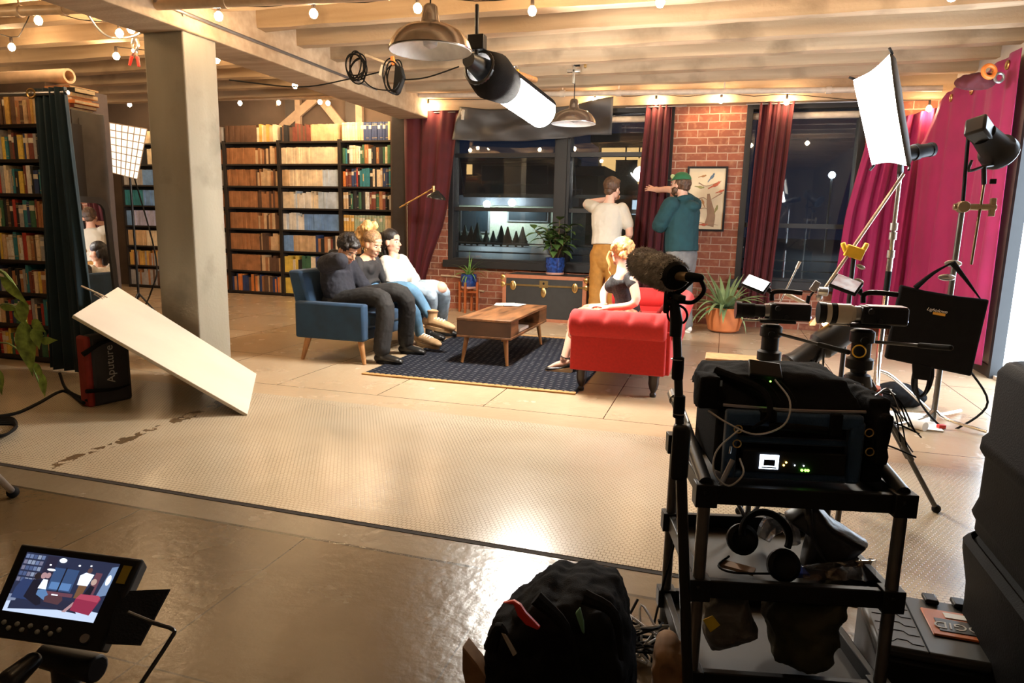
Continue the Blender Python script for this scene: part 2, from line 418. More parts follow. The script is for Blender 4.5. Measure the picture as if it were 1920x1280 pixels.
def board_concrete(name, c1, c2, stretch=(1, 14, 14)):
    m = bpy.data.materials.new(name); m.use_nodes = True; nt = m.node_tree; N = nt.nodes; L = nt.links; b = N['Principled BSDF']
    tc = N.new('ShaderNodeTexCoord'); o = tc.outputs['Object']
    mp = N.new('ShaderNodeMapping'); mp.inputs['Scale'].default_value = stretch; L.new(o, mp.inputs[0])
    c = mix(nt, noise(nt, mp.outputs[0], 0.9, 5, .3, .7), c1, c2)
    c = mix(nt, noise(nt, o, 2.2, 6, .55, .72), c, tuple(x * 0.72 for x in c1)); L.new(c, b.inputs['Base Color'])
    b.inputs['Roughness'].default_value = 0.85
    n = N.new('ShaderNodeTexNoise'); n.inputs['Scale'].default_value = 40; n.inputs['Detail'].default_value = 5; L.new(o, n.inputs['Vector'])
    bp = N.new('ShaderNodeBump'); bp.inputs['Strength'].default_value = 0.3; bp.inputs['Distance'].default_value = 0.01; L.new(n.outputs['Fac'], bp.inputs['Height']); L.new(bp.outputs[0], b.inputs['Normal'])
    return m
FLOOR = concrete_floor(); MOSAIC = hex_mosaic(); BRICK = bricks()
JOIST = board_concrete('board_formed_concrete', (0.36, 0.25, 0.15), (0.5, 0.37, 0.24))
COLC = board_concrete('column_concrete', (0.25, 0.225, 0.175), (0.34, 0.31, 0.245), (3, 3, 0.6))
PLASTER = mat('brown_plaster', (0.085, 0.06, 0.045), 0.85, var=0.15, scale=3)
DARKW = mat('dark_window_frame', (0.012, 0.012, 0.013), 0.5)
WPLAS = mat('warm_white_wall', (0.42, 0.36, 0.3), 0.85, var=0.1, scale=3)
PIPE = mat('cream_pipe', (0.62, 0.53, 0.42), 0.45)

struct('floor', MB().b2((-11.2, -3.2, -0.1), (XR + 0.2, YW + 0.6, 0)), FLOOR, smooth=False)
struct('floor_mosaic', MB().b2((-11, 2.385, -0.02), (XR, 4.02, 0.004)), MOSAIC, smooth=False)
struct('floor_gap_strip', MB().b2((-11, 2.36, -0.01), (XR, 2.385, 0.002)), mat('gap_dirt', (0.02, 0.014, 0.01), 0.9), smooth=False)
struct('ceiling', MB().b2((-11.2, -3.2, ZC), (XR + 0.2, YW + 0.6, ZC + 0.15)), JOIST, smooth=False)
for i in range(19):
    y = 8.33 - 0.585 * i
    b = MB()
    nx = 40; rings = []
    for k in range(nx + 1):
        x = -11 + (XR + 11) * k / nx; j = lambda a: (random.random() - .5) * a
        rings.append([V((x, y - .06 + j(.008), ZJ + j(.012))), V((x, y + .06 + j(.008), ZJ + j(.012))), V((x, y + .075, ZC + .01)), V((x, y - .075, ZC + .01))])
    b.loft(rings)
    struct('ceiling_joist', b, JOIST, smooth=False)
struct('ceiling_beam', MB().b2((-4.42, -3, 2.62), (-3.99, 8.95, ZC + .01)), JOIST, smooth=False, bevel=0.012)
struct('column', MB().b2((-4.395, 4.5, 0), (-4.02, 4.86, 2.63)), COLC, smooth=False, bevel=0.012)
struct('column_dark', MB().b2((-6.6, 4.5, 0), (-5.43, 5.1, 2.3)), mat('dark_brown_paint', (0.055, 0.035, 0.025), 0.7), smooth=False)
struct('lintel_beam', MB().b2((-4.62, 8.95, 2.72), (XR, YW + .3, ZC + .01)), JOIST, smooth=False)
# window wall: piers and low wall in brick
bw = MB()
for x0, x1, z0, z1 in ((-4.6, -3.76, 0, 2.75), (-3.76, -0.7, 0, .66), (-0.7, .16, 0, 2.75), (.16, 1.5, 0, .58), (1.5, XR, 0, 2.75)):
    bw.b2((x0, YW, z0), (x1, YW + .32, z1))
struct('wall_back', bw, BRICK, smooth=False)
struct('wall_back_left', MB().b2((-11.2, 9.68, 0), (-4.6, 9.9, ZC)).b2((-4.66, YW, 0), (-4.6, 9.7, ZC)), PLASTER, smooth=False)
# timber posts and braces above the bookcases
tb = MB()
for x in (-8.6, -6.62, -5.56, -4.72): tb.b2((x - .09, 9.61, 0), (x + .09, 9.68, 3.1))
struct('trim_1', tb, mat('dark_post', (0.03, 0.022, 0.018), 0.6), smooth=False)
struct('trim_4', MB().b2((-4.61, YW - .05, 0), (-4.36, YW, 2.74)), mat('dark_post', (0.03, 0.022, 0.018)), smooth=False)
tb = MB(); tb.bar(aY(528, 240, 9.62), aY(592, 184, 9.62), .13, .04, (0, 1, 0)).bar(aY(600, 184, 9.6), aY(645, 240, 9.6), .13, .04, (0, 1, 0)).b2((-5.47, 9.6, 2.3), (-5.36, 9.66, 3.1)).b2((-6.53, 9.6, 2.3), (-6.44, 9.66, 3.1))
struct('trim_2', tb, mat('grey_brown_timber', (0.3, 0.22, 0.16), 0.7), smooth=False)
struct('wall_left', MB().b2((-11.4, -3.2, 0), (-11.2, 9.9, ZC)), PLASTER, smooth=False)
struct('wall_front', MB().b2((-11.2, -3.4, 0), (XR + .2, -3.2, ZC)), WPLAS, smooth=False)
# right wall with a tall bright window
RY0, RY1, RZ1 = 5.1, 6.78, 2.3
wr = MB().b2((XR, RY1, 0), (XR + .2, YW + .6, ZC)).b2((XR, -3.2, 0), (XR + .2, RY0, ZC)).b2((XR, RY0, RZ1), (XR + .2, RY1, ZC)).b2((XR, RY0, 0), (XR + .2, RY1, .03))
struct('wall_right', wr, WPLAS, smooth=False)
struct('baseboard_right', MB().b2((XR - .02, RY1 + .05, 0), (XR, YW, .1)).b2((XR - .02, -3, 0), (XR, RY0 - .05, .1)), BLACKM, smooth=False)
wf = struct('window_4', MB().b2((XR - .03, RY1 - .01, 0), (XR + .1, RY1 + .05, RZ1 + .05)).b2((XR - .03, RY0 - .05, 0), (XR + .1, RY0, RZ1 + .05)).b2((XR - .03, RY0, RZ1), (XR + .1, RY1, RZ1 + .05)), DARKW, smooth=False)
gp = MB().b2((XR + .06, RY0, .03), (XR + .08, RY1, RZ1)).build('lit_pane', glow('frosted_lit_pane', (0.72, 0.86, 1.0), PANE_E), wf, smooth=False)

# ---- windows of the far wall: frame, sashes, sill, panes
GLS = glass('window_glass', dirt=.012)
def window(n, x0, x1, z0, z1, sash, sill=True, blind=False, awn=None):
    y = YW + .06; t = .075
    f = MB().b2((x0, y - .07, z0), (x0 + t, y + .16, z1)).b2((x1 - t, y - .07, z0), (x1, y + .16, z1)).b2((x0 + t, y - .07, z1 - t), (x1 - t, y + .16, z1)).b2((x0 + t, y - .07, z0), (x1 - t, y + .16, z0 + .05))
    if sill: f.b2((x0 - .05, YW - .09, z0 - .08), (x1 + .05, YW + .1, z0 + .02))
    o = struct('window_%d' % n, f, DARKW, smooth=False, bevel=.004)
    s = MB()
    for z in sash: s.b2((x0 + t, y - .02, z - .028), (x1 - t, y + .05, z + .028))
    if awn:
        for xx in (x0 + t + .01, x1 - t - .03): s.bar((xx, y + .1, awn[1]), (xx, y + .34, awn[0]), .02, .025)
        s.b2((x0 + t, y + .32, awn[0] - .025), (x1 - t, y + .36, awn[0] + .025))
    for z in (z0 + .14, z0 + .27): s.b2((x0 + t, y + .06, z - .01), (x1 - t, y + .08, z + .01))
    s.build('sash_bar', DARKW, o, smooth=False)
    MB().b2((x0 + t, y + .045, z0 + .05), (x1 - t, y + .05, z1 - t)).build('pane', GLS, o, smooth=False)
    if blind: MB().cyl((x0 + t, y + .03, z1 - t - .07), (x1 - t, y + .03, z1 - t - .07), .04).build('roller_blind', mat('cream_blind', (.6, .52, .42), .8), o)
    return o
window(1, -3.76, -2.16, .68, 2.74, (1.42, 2.15), awn=(1.62, 2.15), blind=True)
window(2, -2.1, -.7, .68, 2.74, (1.42, 2.15), awn=(1.62, 2.15), blind=True)
window(3, .16, 1.5, .58, 2.74, (1.28,), blind=True)
struct('trim_3', MB().b2((-2.2, YW - .06, .66), (-2.06, YW + .2, 2.74)), DARKW, smooth=False)

# ---- pipes and conduits fixed to the ceiling
p = MB().cyl((-11, 8.68, 2.8 + .018 * 11), (2.12, 8.68, 2.8 - .018 * 2.12), .033, n=12)
for x in (-7.9, -6.2, -4.7, -4.45, -2.05, -1.35, 1.0): p.cyl((x - .03, 8.68, 2.8 - .018 * x), (x + .03, 8.68, 2.8 - .018 * x), .042)
for x in (-6.2, -2.05, -1.35, -.12): p.cyl((x, 8.68, 2.8), (x, 8.68, ZC), .008, n=6)
tag(p.build('sprinkler_pipe', PIPE), 'long cream pipe running along the ceiling above the windows', 'pipe')
a0, a1 = fl(10, 22, 2.72), fl(470, 2, 2.72)
p = MB().cyl(a0 + (a0 - a1) * .6, a1 + (a1 - a0) * .5, .035)
for t in (.06, .25, .9): q = a0.lerp(a1, t); p.cyl(q - (a1 - a0).normalized() * .02, q + (a1 - a0).normalized() * .02, .045); p.cyl(q, q + V((0, 0, .2)), .006, n=6)
tag(p.build('ceiling_pipe', mat('tan_pipe', (.5, .37, .24), .4)), 'thick tan pipe under the joists at the upper left', 'pipe')
def conduit(label, pts, r=.011, m=STEEL, name='conduit', cat='conduit', sm=5): return tag(MB().tube(pts, r, 8, sm).build(name, m), label, cat)
conduit('metal conduit running along the concrete beam right of the column', [(-3.975, 4.2, 2.74), (-3.975, 4.9, 2.735), (-3.975, 6, 2.735), (-3.975, 7.0, 2.735), (-3.99, 7.5, 2.735)], .014)
conduit('grey conduit bending down across the joists left of the column', [fl(95, 0, 2.8), fl(170, 25, 2.79), fl(230, 36, 2.77), fl(320, 33, 2.75), fl(345, 28, 2.72)], .01)
conduit('thin conduit looping below the bulbs to the top of the column', [fl(163, 25, 2.78), fl(185, 55, 2.76), fl(210, 70, 2.74), fl(250, 68, 2.72), fl(280, 50, 2.7), fl(300, 38, 2.7), fl(345, 35, 2.7)], .009)
conduit('beige cable pinned along the brick under the windows', [(-3.86, YW - .02, .47), (-3.6, YW - .02, .46), (-3.45, YW - .02, .42), (-3.35, YW - .02, .3), (-3.2, YW - .02, .27)], .014, mat('beige_cable', (.5, .38, .26), .6), 'wall_cable', 'cable')
# ================================================================ bookcases and books
BCASE = mat('black_bookcase', (0.02, 0.014, 0.011), 0.55)
def bookcase(x0, x1, yf, yb, z0, step, n, label, top=False, panel=.025):
    t = thing('bookcase', label, 'bookcase', ((x0 + x1) / 2, (yf + yb) / 2, 0))
    h = z0 + step * n + (.02 if top else -.02)
    for x in (x0 + panel / 2, x1 - panel / 2): MB().b2((x - panel / 2, yf, 0), (x + panel / 2, yb, h)).build('side_panel', BCASE, t, smooth=False)
    MB().b2((x0 + panel, yb - .012, 0), (x1 - panel, yb, h)).build('back_panel', BCASE, t, smooth=False)
    for k in range(n + (1 if top else 0)):
        MB().b2((x0 + panel, yf + .004, z0 + step * k - .025), (x1 - panel, yb - .012, z0 + step * k)).build('shelf', BCASE, t, smooth=False)
    MB().b2((x0 + panel, yf + .03, 0), (x1 - panel, yf + .045, z0 - .025)).build('plinth', BCASE, t, smooth=False)
    return t
BAYS = [-9.8, -8.75, -7.7, -6.69, -5.62, -4.62]
names = {0: 'tall black bookcase against the far wall, showing left of the concrete column', 1: 'tall black bookcase hidden behind the concrete column', 2: 'tall black bookcase of brown volumes just right of the concrete column',
         3: 'tall black bookcase of pale and blue books behind the blue sofa', 4: 'tall black bookcase of mixed books beside the dark red curtain'}
BZ, BS, BF, BB = 0.05, 0.335, 9.36, 9.6
for i in (0, 1, 2, 3, 4): bookcase(BAYS[i], BAYS[i + 1] - .004, BF, BB - .03, BZ, BS, 7, names[i], top=True)
LZ, LS, LX0, LX1, LYF, LYB = 0.05, 0.268, -6.5, -5.02, 4.2, 4.45
bookcase(LX0, LX1, LYF, LYB, LZ, LS, 7, 'black bookcase of mixed books at the left edge by the teal curtain', top=True)

BC = {'brown': (.4, .175, .068), 'dark brown': (.13, .065, .035), 'tan': (.62, .42, .23), 'cream': (.76, .62, .42), 'black': (.018, .017, .018), 'navy': (.03, .05, .13), 'blue': (.16, .3, .56), 'pale blue': (.5, .58, .66),
      'green': (.05, .14, .07), 'pale green': (.34, .42, .28), 'red': (.4, .04, .025), 'maroon': (.2, .05, .03), 'white': (.72, .68, .6), 'yellow': (.72, .5, .08), 'ochre': (.62, .36, .08), 'teal': (.03, .2, .24), 'grey': (.36, .34, .32), 'orange': (.65, .2, .04), 'lavender': (.42, .42, .58)}
BM = {k: mat('cloth_' + k.replace(' ', '_'), c, 0.7, var=.22, scale=9) for k, c in BC.items()}
PAGES = mat('page_edges', (.62, .52, .36), .8, var=.15, scale=40)
GILT = mat('gilt_band', (.55, .42, .2), .45, .4); LABELM = mat('pale_spine_label', (.7, .62, .48), .7)
def book_mesh(kind):
    b = MB(); n = 5
    prof = [(-.5 + i / n, -.06 * math.sin(PI * i / n)) for i in range(n + 1)]
    ring = [V((x, y, 0)) for x, y in prof] + [V((.5, 1, 0)), V((-.5, 1, 0))]
    b.loft([ring, [p + V((0, 0, .985)) for p in ring]])
    b.cur = 1; b.b2((-.42, .03, .98), (.42, .97, .99)); b.cur = 2
    bands = {0: [], 1: [(.12, .14), (.8, .83), (.87, .89)], 2: [(.62, .82)], 3: [(.3, .7)]}[kind]
    wid = .5 if kind != 3 else .28
    for z0, z1 in bands: b.loft([[V((x * wid / .5, y - .012, z)) for x, y in prof] + [V((wid, .01, z)), V((-wid, .01, z))] for z in (z0, z1)])
    me_o = b.build('book', [BM['brown'], PAGES, GILT if kind in (1, 3) else LABELM], smooth=False)
    me = me_o.data; bpy.data.objects.remove(me_o); return me
BMESH = [book_mesh(k) for k in range(4)]
ORD = ['', 'first', 'second', 'third', 'fourth', 'fifth', 'sixth', 'seventh', 'eighth', 'ninth', 'tenth', 'eleventh', 'twelfth', 'thirteenth', 'fourteenth', 'fifteenth', 'sixteenth', 'seventeenth', 'eighteenth', 'nineteenth', 'twentieth'] + ['twenty-' + q for q in ('first', 'second', 'third', 'fourth', 'fifth', 'sixth', 'seventh', 'eighth', 'ninth')] + ['thirtieth', 'thirty-first', 'thirty-second', 'thirty-third']
def put_book(col, kind, x, y, z, wd, dp, h, label, group, lean=0.0):
    o = bpy.data.objects.new('book', BMESH[kind]); COL.objects.link(o)
    o.location = (x, y, z); o.scale = (wd, dp, h); o.rotation_euler = (0, lean, 0)
    o.material_slots[0].link = 'OBJECT'; o.material_slots[0].material = BM[col]
    tag(o, label, 'book', group); return o
STUFF = MB(); SKEYS = list(BC)
def row(bay, r, seq, hh=.255, ww=.04, individual=None, x0=None, x1=None, z=None, yf=None, dp=.17, leanlast=False):
    """seq: list of (colour, count or fraction)"""
    xa = (BAYS[bay] + .03) if x0 is None else x0; xb = (BAYS[bay + 1] - .034) if x1 is None else x1
    z = BZ + BS * r + .001 if z is None else z; yf = BF + .03 if yf is None else yf
    x = xa; cols = []
    for c, f in seq: cols.append((c, f))
    tot = sum(f for c, f in cols); edges = []; acc = 0
    for c, f in cols: acc += f / tot; edges.append((acc, c))
    k = 0; out = []
    while x < xb - .012:
        u = (x - xa) / (xb - xa); c = next(c for e, c in edges if u <= e + 1e-6)
        opts = c.split('|'); same = len(opts) == 1; c = random.choice(opts)
        wd = min(ww * (random.uniform(.85, 1.1) if same else random.uniform(.6, 1.5)), xb - x)
        if xb - x - wd < .014: wd = xb - x
        h = hh * (random.uniform(.97, 1.0) if same else random.uniform(.8, 1.07)); d_ = dp * random.uniform(.95, 1.05)
        k += 1; out.append((c, x + wd / 2, wd, h, d_, same))
        x += wd + .0006
    for i, (c, xc, wd, h, d_, same) in enumerate(out):
        y = yf + random.uniform(-.004, .012)
        if individual:
            where, grp = individual
            put_book(c, random.choice((1, 2)) if same else random.choice((0, 0, 1, 2, 3)), xc, y, z, wd, d_, h,
                     '%s book %s from left, %s' % (c, ORD[min(i + 1, len(ORD) - 1)], where), grp)
        else:
            STUFF.cur = SKEYS.index(c); STUFF.b2((xc - wd / 2, y, z), (xc + wd / 2, y + d_, z + h))
MIX = 'black|brown|maroon|cream|green|white|tan|navy'
BRIGHT = 'black|black|maroon|cream|white|yellow|tan|navy|brown|red|teal|dark brown|grey|green'
SH = {7: 'the open top shelf', 6: 'the second shelf down', 5: 'the third shelf down', 4: 'the fourth shelf down', 3: 'the fifth shelf down', 2: 'the sixth shelf down', 1: 'the seventh shelf down', 0: 'the bottom shelf'}
def rb(r): return (SH[r] + ', bookcase by the red curtain', 'books on %s by the red curtain' % SH[r])
row(4, 7, [('cream', .24), ('black', .04), ('tan', .1), ('navy', .4), ('tan', .2)], .27, .045, rb(7))
row(4, 6, [('black|green|white|teal', .2), ('cream', .08), ('black|brown|white|green', .45), (MIX, .2), ('maroon', .1)], .27, .046, rb(6))
row(4, 5, [('maroon|orange', .12), ('navy', .1), ('red|black', .1), ('teal|grey', .14), ('cream|black', .2), ('navy|tan', .2), ('pale blue|white|teal', .2)], .27, .046, rb(5))
row(4, 4, [('tan', .1), ('black|green', .3), ('cream|white', .1), ('brown|maroon|green', .3), ('grey|black', .15), ('ochre', .1)], .26, .046, rb(4))
row(4, 3, [('ochre', .17), ('pale green', .55), ('cream', .25)], .25, .047, rb(3))
row(4, 2, [('black|brown|cream', .5), (MIX, .5)], .25, .055, rb(2))
row(4, 1, [('yellow|cream|black', 1)], .25, .055, rb(1))
row(4, 0, [('yellow|green|brown', 1)], .25, .06)
row(3, 7, [('dark brown|black|maroon', .5), ('tan', .45)], .25, .035)
row(3, 6, [('cream', 1)], .25, .035); row(3, 5, [('tan', .1), ('cream', .6), ('pale blue', .3)], .25, .035)
row(3, 4, [('cream', .2), ('pale blue|cream|white', .5), ('pale blue', .4)], .25, .035); row(3, 3, [('white|pale blue', .35), ('blue', .65)], .25, .035)
row(3, 2, [('blue', .15), ('tan', .38), ('black|maroon|cream|brown|navy', .45)], .25, .042)
row(3, 1, [('yellow|green|cream', .2), ('black|green', .25), ('cream|navy', .2), ('yellow', .35)], .25, .045); row(3, 0, [('yellow', .6), ('cream|green', .4)], .25, .045)
for r in range(8): row(2, r, [('brown', .55), ('brown|dark brown|tan', .45)] if r not in (0, 7) else ([('dark brown', .6), ('cream|tan|ochre', .4)] if r else [('dark brown|navy|orange|tan|brown', 1)]), .255, .036)
row(0, 7, [('cream', 1)], .2); row(0, 6, [('grey|black', .5), ('cream', .5)])
row(0, 5, [('grey', .4), ('blue', .6)]); row(0, 4, [('teal', .45), ('blue', .25), ('grey|dark brown', .5)]); row(0, 3, [('blue', .1), ('lavender', .65), ('brown|dark brown', .3)])
row(0, 2, [('tan', .4), ('cream', .2), ('brown|dark brown', .4)]); row(0, 1, [('grey|brown|ochre', 1)]); row(0, 0, [('grey|dark brown|brown', 1)])
for r in range(8): row(1, r, [('brown|grey', 1)])
tag(STUFF.build('packed_books', [BM[k] for k in SKEYS], smooth=False), 'packed rows of brown, pale and blue books filling the far bookcases left of the lamp', 'books', kind='stuff')
for r in range(8):
    z = LZ + LS * r + .001
    row(0, r, [(BRIGHT, 1)] if r < 7 else [('brown|ochre|tan|dark brown', 1)], .218, .036, (SH[r] + ', bookcase by the teal curtain', 'books on %s by the teal curtain' % SH[r]), x0=-5.86, x1=LX1 - .03, z=z, yf=LYF + .02, dp=.16)

# ================================================================ left side: curtain, locker, mirror, softbox
def drape(path, z0, z1, nf, amp, nu=90, nv=14, flare=0.0, seed=1, zf=None):
    rnd = random.Random(seed); ph = [rnd.uniform(0, 6.28) for _ in range(8)]
    P = [V((x, y, 0)) for x, y in path]; seg = [(P[i + 1] - P[i]).length for i in range(len(P) - 1)]; T = sum(seg)
    def at(u):
        d = u * T
        for i, s in enumerate(seg):
            if d <= s or i == len(seg) - 1:
                t = (P[i + 1] - P[i]).normalized(); return P[i] + t * d, V((-t.y, t.x, 0))
            d -= s
    def fn(u, v):
        p, n = at(u); a = amp * (.65 + .55 * v)
        o = a * (math.sin(2 * PI * nf * u + .5 * math.sin(3 * v + ph[0])) + .35 * math.sin(2 * PI * nf * 2.3 * u + ph[1] + v) + .3 * math.sin(2 * PI * nf * .4 * u + ph[2]))
        zt = z1 if zf is None else zf(u)
        c = (u - .5) * flare * v; t = V((n.y, -n.x, 0))
        return p + n * o + t * c + V((0, 0, zt + (z0 - zt) * v))
    return MB().grid(fn, nu, nv)
VELVET = mat('teal_velvet', (.003, .02, .03), .8, sheen=.06, var=.2, scale=5)
t = thing('teal_curtain', 'dark teal velvet curtain hanging beside the left bookcase', 'curtain', (-4.8, 4.0, 0))
drape([(-4.96, 4.02), (-4.62, 3.98)], .03, 2.14, 4.5, .03, flare=.18, seed=3).build('cloth', VELVET, t, solid=.006)
MB().torus((-4.93, 3.97, 2.1), .03, .008, (0.3, -1, 0)).build('grommet', BRASS, t)
t = thing('curtain_rod', 'grey metal curtain rod over the left bookcase carrying the teal curtain', 'curtain rod', (-5.3, 4.0, 2.1))
MB().cyl((-6.6, 3.99, 2.115), (-4.6, 3.99, 2.1), .016).build('rod', STEEL, t)
lm = mat('grey_locker_paint', (.075, .068, .06), .55, var=.35, scale=4)
t = thing('locker', 'tall scuffed dark grey metal locker behind the mirror', 'locker', (-5.22, 4.55, 0))
MB().b2((-5.4, 4.39, 0), (-5.05, 4.7, 2.06)).build('body', lm, t, smooth=False, bevel=.004)
MB().b2((-5.047, 4.45, 1.0), (-5.044, 4.454, 2.0)).b2((-5.39, 4.385, .1), (-5.07, 4.388, 2.0)).build('door', lm, t, smooth=False)
y0, z = 4.42, 2.062
for i, (c, d_, hh) in enumerate((('white', .2, .018), ('maroon', .22, .03), ('orange', .23, .028), ('white', .2, .024), ('tan', .24, .03), ('black', .2, .036), ('brown', .27, .016))):
    o = MB(); o.cur = 0; o.b2((-5.34 + .02 * (i % 3), y0 + .01 * (i % 2), z), (-5.34 + .02 * (i % 3) + .26, y0 + d_, z + hh)); o.cur = 1
    o.b2((-5.34 + .02 * (i % 3) + .255, y0 + .01 * (i % 2) + .004, z + .004), (-5.34 + .02 * (i % 3) + .262, y0 + d_ - .004, z + hh - .004))
    tag(o.build('book', [BM[c], PAGES], smooth=False), '%s book lying flat on the locker, %s from the bottom of the pile' % (c, ORD[i + 1]), 'book', 'books lying flat on the locker'); z += hh + .001
t = thing('mirror', 'tall standing mirror with rounded dark grey frame leaning on the locker', 'mirror', (-4.95, 4.43, 0))
ml = lambda z: -4.935 - .085 * z / 1.36
def mring(ins, dx):
    y0, y1, z0, z1 = 4.22 + ins, 4.64 - ins, .0 + ins, 1.38 - ins; r = .1 - ins * .5
    q = [(y0, z0), (y1, z0)] + [(y1 - r + r * math.cos(a * PI / 12), z1 - r + r * math.sin(a * PI / 12)) for a in range(7)] + [(y0 + r - r * math.sin(a * PI / 12), z1 - r + r * math.cos(a * PI / 12)) for a in range(7)]
    return [V((ml(z) + dx - .045 * (y - 4.43), y, z)) for y, z in q]
a, b_, c_, d_ = mring(0, -.015), mring(0, .018), mring(.05, .018), mring(.05, .004)
n_ = len(a); f = MB(); f.loft([a, b_, c_, d_], caps=False); f.loft([a, [p + V((.001, 0, 0)) for p in a]])
f.build('mirror_frame', mat('charcoal_frame', (.04, .042, .048), .5), t)
mm = bpy.data.materials.new('mirror_glass'); mm.use_nodes = True; q = mm.node_tree.nodes['Principled BSDF']; q.inputs['Metallic'].default_value = 1; q.inputs['Roughness'].default_value = .015; q.inputs['Base Color'].default_value = (.85, .85, .85, 1)
MB().loft([d_, [p + V((.002, 0, 0)) for p in d_]]).build('mirror_glass', mm, t, smooth=False)
r0 = fl(0, 112, 2.5)
tb = MB(); e0, e1 = aY(-60, 108, 4.62), aY(128, 117, 4.62); e0.z = e1.z = 2.365
ax = (e1 - e0).normalized(); tb.tube([e0, e1], [.06, .06], 20, caps=False); tb.tube([e0, e1], [.042, .042], 20, caps=False)
q = V((0, 0, 1)); tb.loft([[e1 + Matrix.Rotation(2 * PI * j / 20, 3, ax) @ q * r for j in range(20)] for r in (.042, .06)], caps=False)
tag(tb.build('carpet_roll_tube', mat('beige_cardboard', (.55, .4, .27), .7)), 'beige cardboard tube lying on top of the dark column at upper left', 'tube')
# gridded softbox glowing behind the column
DIFF = glow('lit_diffuser', (1.0, .93, .82), SOFT_E); GRIDLIT = glow('lit_grid_cloth', (1.0, .82, .6), 1.1)
t = thing('grid_softbox', 'softbox with black grid cloth glowing between locker and column', 'softbox', (-5.6, 5.7, 0))
A, B, C_, D = aY(193, 228, 5.5), aY(276, 242, 5.75), aY(258, 336, 5.75), aY(203, 322, 5.5)
n = (B - A).cross(D - A).normalized()
if n.y > 0: n = -n
_d = ray(258, 336); C_ = EYEP + _d * ((A - EYEP).dot(n) / _d.dot(n))
MB().loft([[A, B, C_, D], [p - n * .02 for p in (A, B, C_, D)]]).build('diffuser', GRIDLIT, t, smooth=False)
g = MB()
for i in range(8):
    u = i / 7; g.bar(A.lerp(B, u) + n * .012, D.lerp(C_, u) + n * .012, .006, .025, n); g.bar(A.lerp(D, u) + n * .012, B.lerp(C_, u) + n * .012, .006, .025, n)
g.build('grid', mat('glow_tinted_grid_cloth', (.3, .2, .12), .8), t, smooth=False)  # black grid cloth; the glow from within is put into its tan colour
bk = (A + B + C_ + D) / 4 - n * .4
MB().loft([[p - n * .025 for p in (A, B, C_, D)], [bk + (p - (A + B + C_ + D) / 4) * .25 for p in (A, B, C_, D)]]).build('hood', NYLON, t, smooth=False)
MB().cyl(bk + V((0, 0, -.03)), (bk.x, bk.y, .35), .012).build('pole', BLACKM, t)
for a in range(3): MB().cyl((bk.x, bk.y, .4), (bk.x + .3 * math.cos(a * 2.1 + .5), bk.y + .3 * math.sin(a * 2.1 + .5), .01), .01).build('leg', BLACKM, t)
conduit('black cable sagging to the floor left of the column', [bk + V((.02, 0, -.1)), aY(292, 480, 5.6), aY(284, 545, 5.4), fl(262, 590), fl(250, 606)], .008, RUBBER, 'light_cable', 'cable')

# ================================================================ lights
BULB = glow('warm_bulb', (1.0, .68, .37), BULB_E)
SOCK = mat('bulb_socket', (.03, .02, .015), .5)
def string(label, pts, group, names=None, r=.026, ends=()):
    t = thing('string_light', label, 'string lights', pts[0], 0, group)
    Q = list(ends[:1]) + [V(p) + V((0, 0, .085)) for p in pts] + list(ends[1:])
    path = []
    for i, p in enumerate(Q):
        path.append(p)
        if i < len(Q) - 1:
            m = p.lerp(Q[i + 1], .5); m.z -= .03; path.append(m)
    MB().tube(path, .004, 5, 3).build('wire', RUBBER, t)
    for p in pts:
        p = V(p)
        MB().lathe([(.006, .09), (.012, .085), (.014, .05), (.013, .028)], p, 8).build('socket', SOCK, t)
        MB().lathe([(.002, -.036), (.02, -.029), (.031, -.005), (.026, .014), (.012, .03)], p, 10).build('bulb', BULB, t)
    return t
G = None
string('string of warm bulbs crossing the joists along the top edge', [fl(x, y, 2.72) for x, y in ((410, 30), (588, 25), (783, 15), (998, 20), (1238, 4), (1500, -14), (1785, -8))], G)
string('string of warm bulbs at upper left ahead of the column, with added unseen bulbs', [fl(246, 54, 2.74), fl(224, 62, 2.74), fl(72, 38, 2.74), fl(22, 88, 2.74), V((-5.7, 3.3, 2.72)), V((-4.6, 2.9, 2.72)), V((-2.9, 2.0, 2.72)), V((-.6, 1.1, 2.72))], G)  # the last four bulbs are unseen, added to light bookcase and gear
string('string of warm bulbs receding left and behind the column', [fl(218, 105, 2.74), fl(406, 112, 2.74), fl(492, 130, 2.74), fl(553, 160, 2.74)], G)
string('string of warm bulbs above the far bookcases', [aY(x, y, 9.05) for x, y in ((243, 196), (450, 193), (522, 192), (600, 191), (615, 193), (665, 187), (678, 190), (707, 192))], G, ends=(V((-9.9, 8.74, 2.96)), V((-4.5, 8.74, 2.86))))
string('string of warm bulbs along the tops of the windows', [aY(x, y, 8.86) for x, y in ((803, 199), (1115, 188), (1230, 191), (1352, 188), (1475, 191), (1742, 203))], G)
string('unseen string of warm bulbs added along the far left side of the room', [V((-9.9, 8.3, 2.72)), V((-9.9, 7.4, 2.72)), V((-9.7, 6.6, 2.72)), V((-8.8, 5.8, 2.72)), V((-7.9, 5.2, 2.72))], G)  # out of view, added to brighten the far left floor
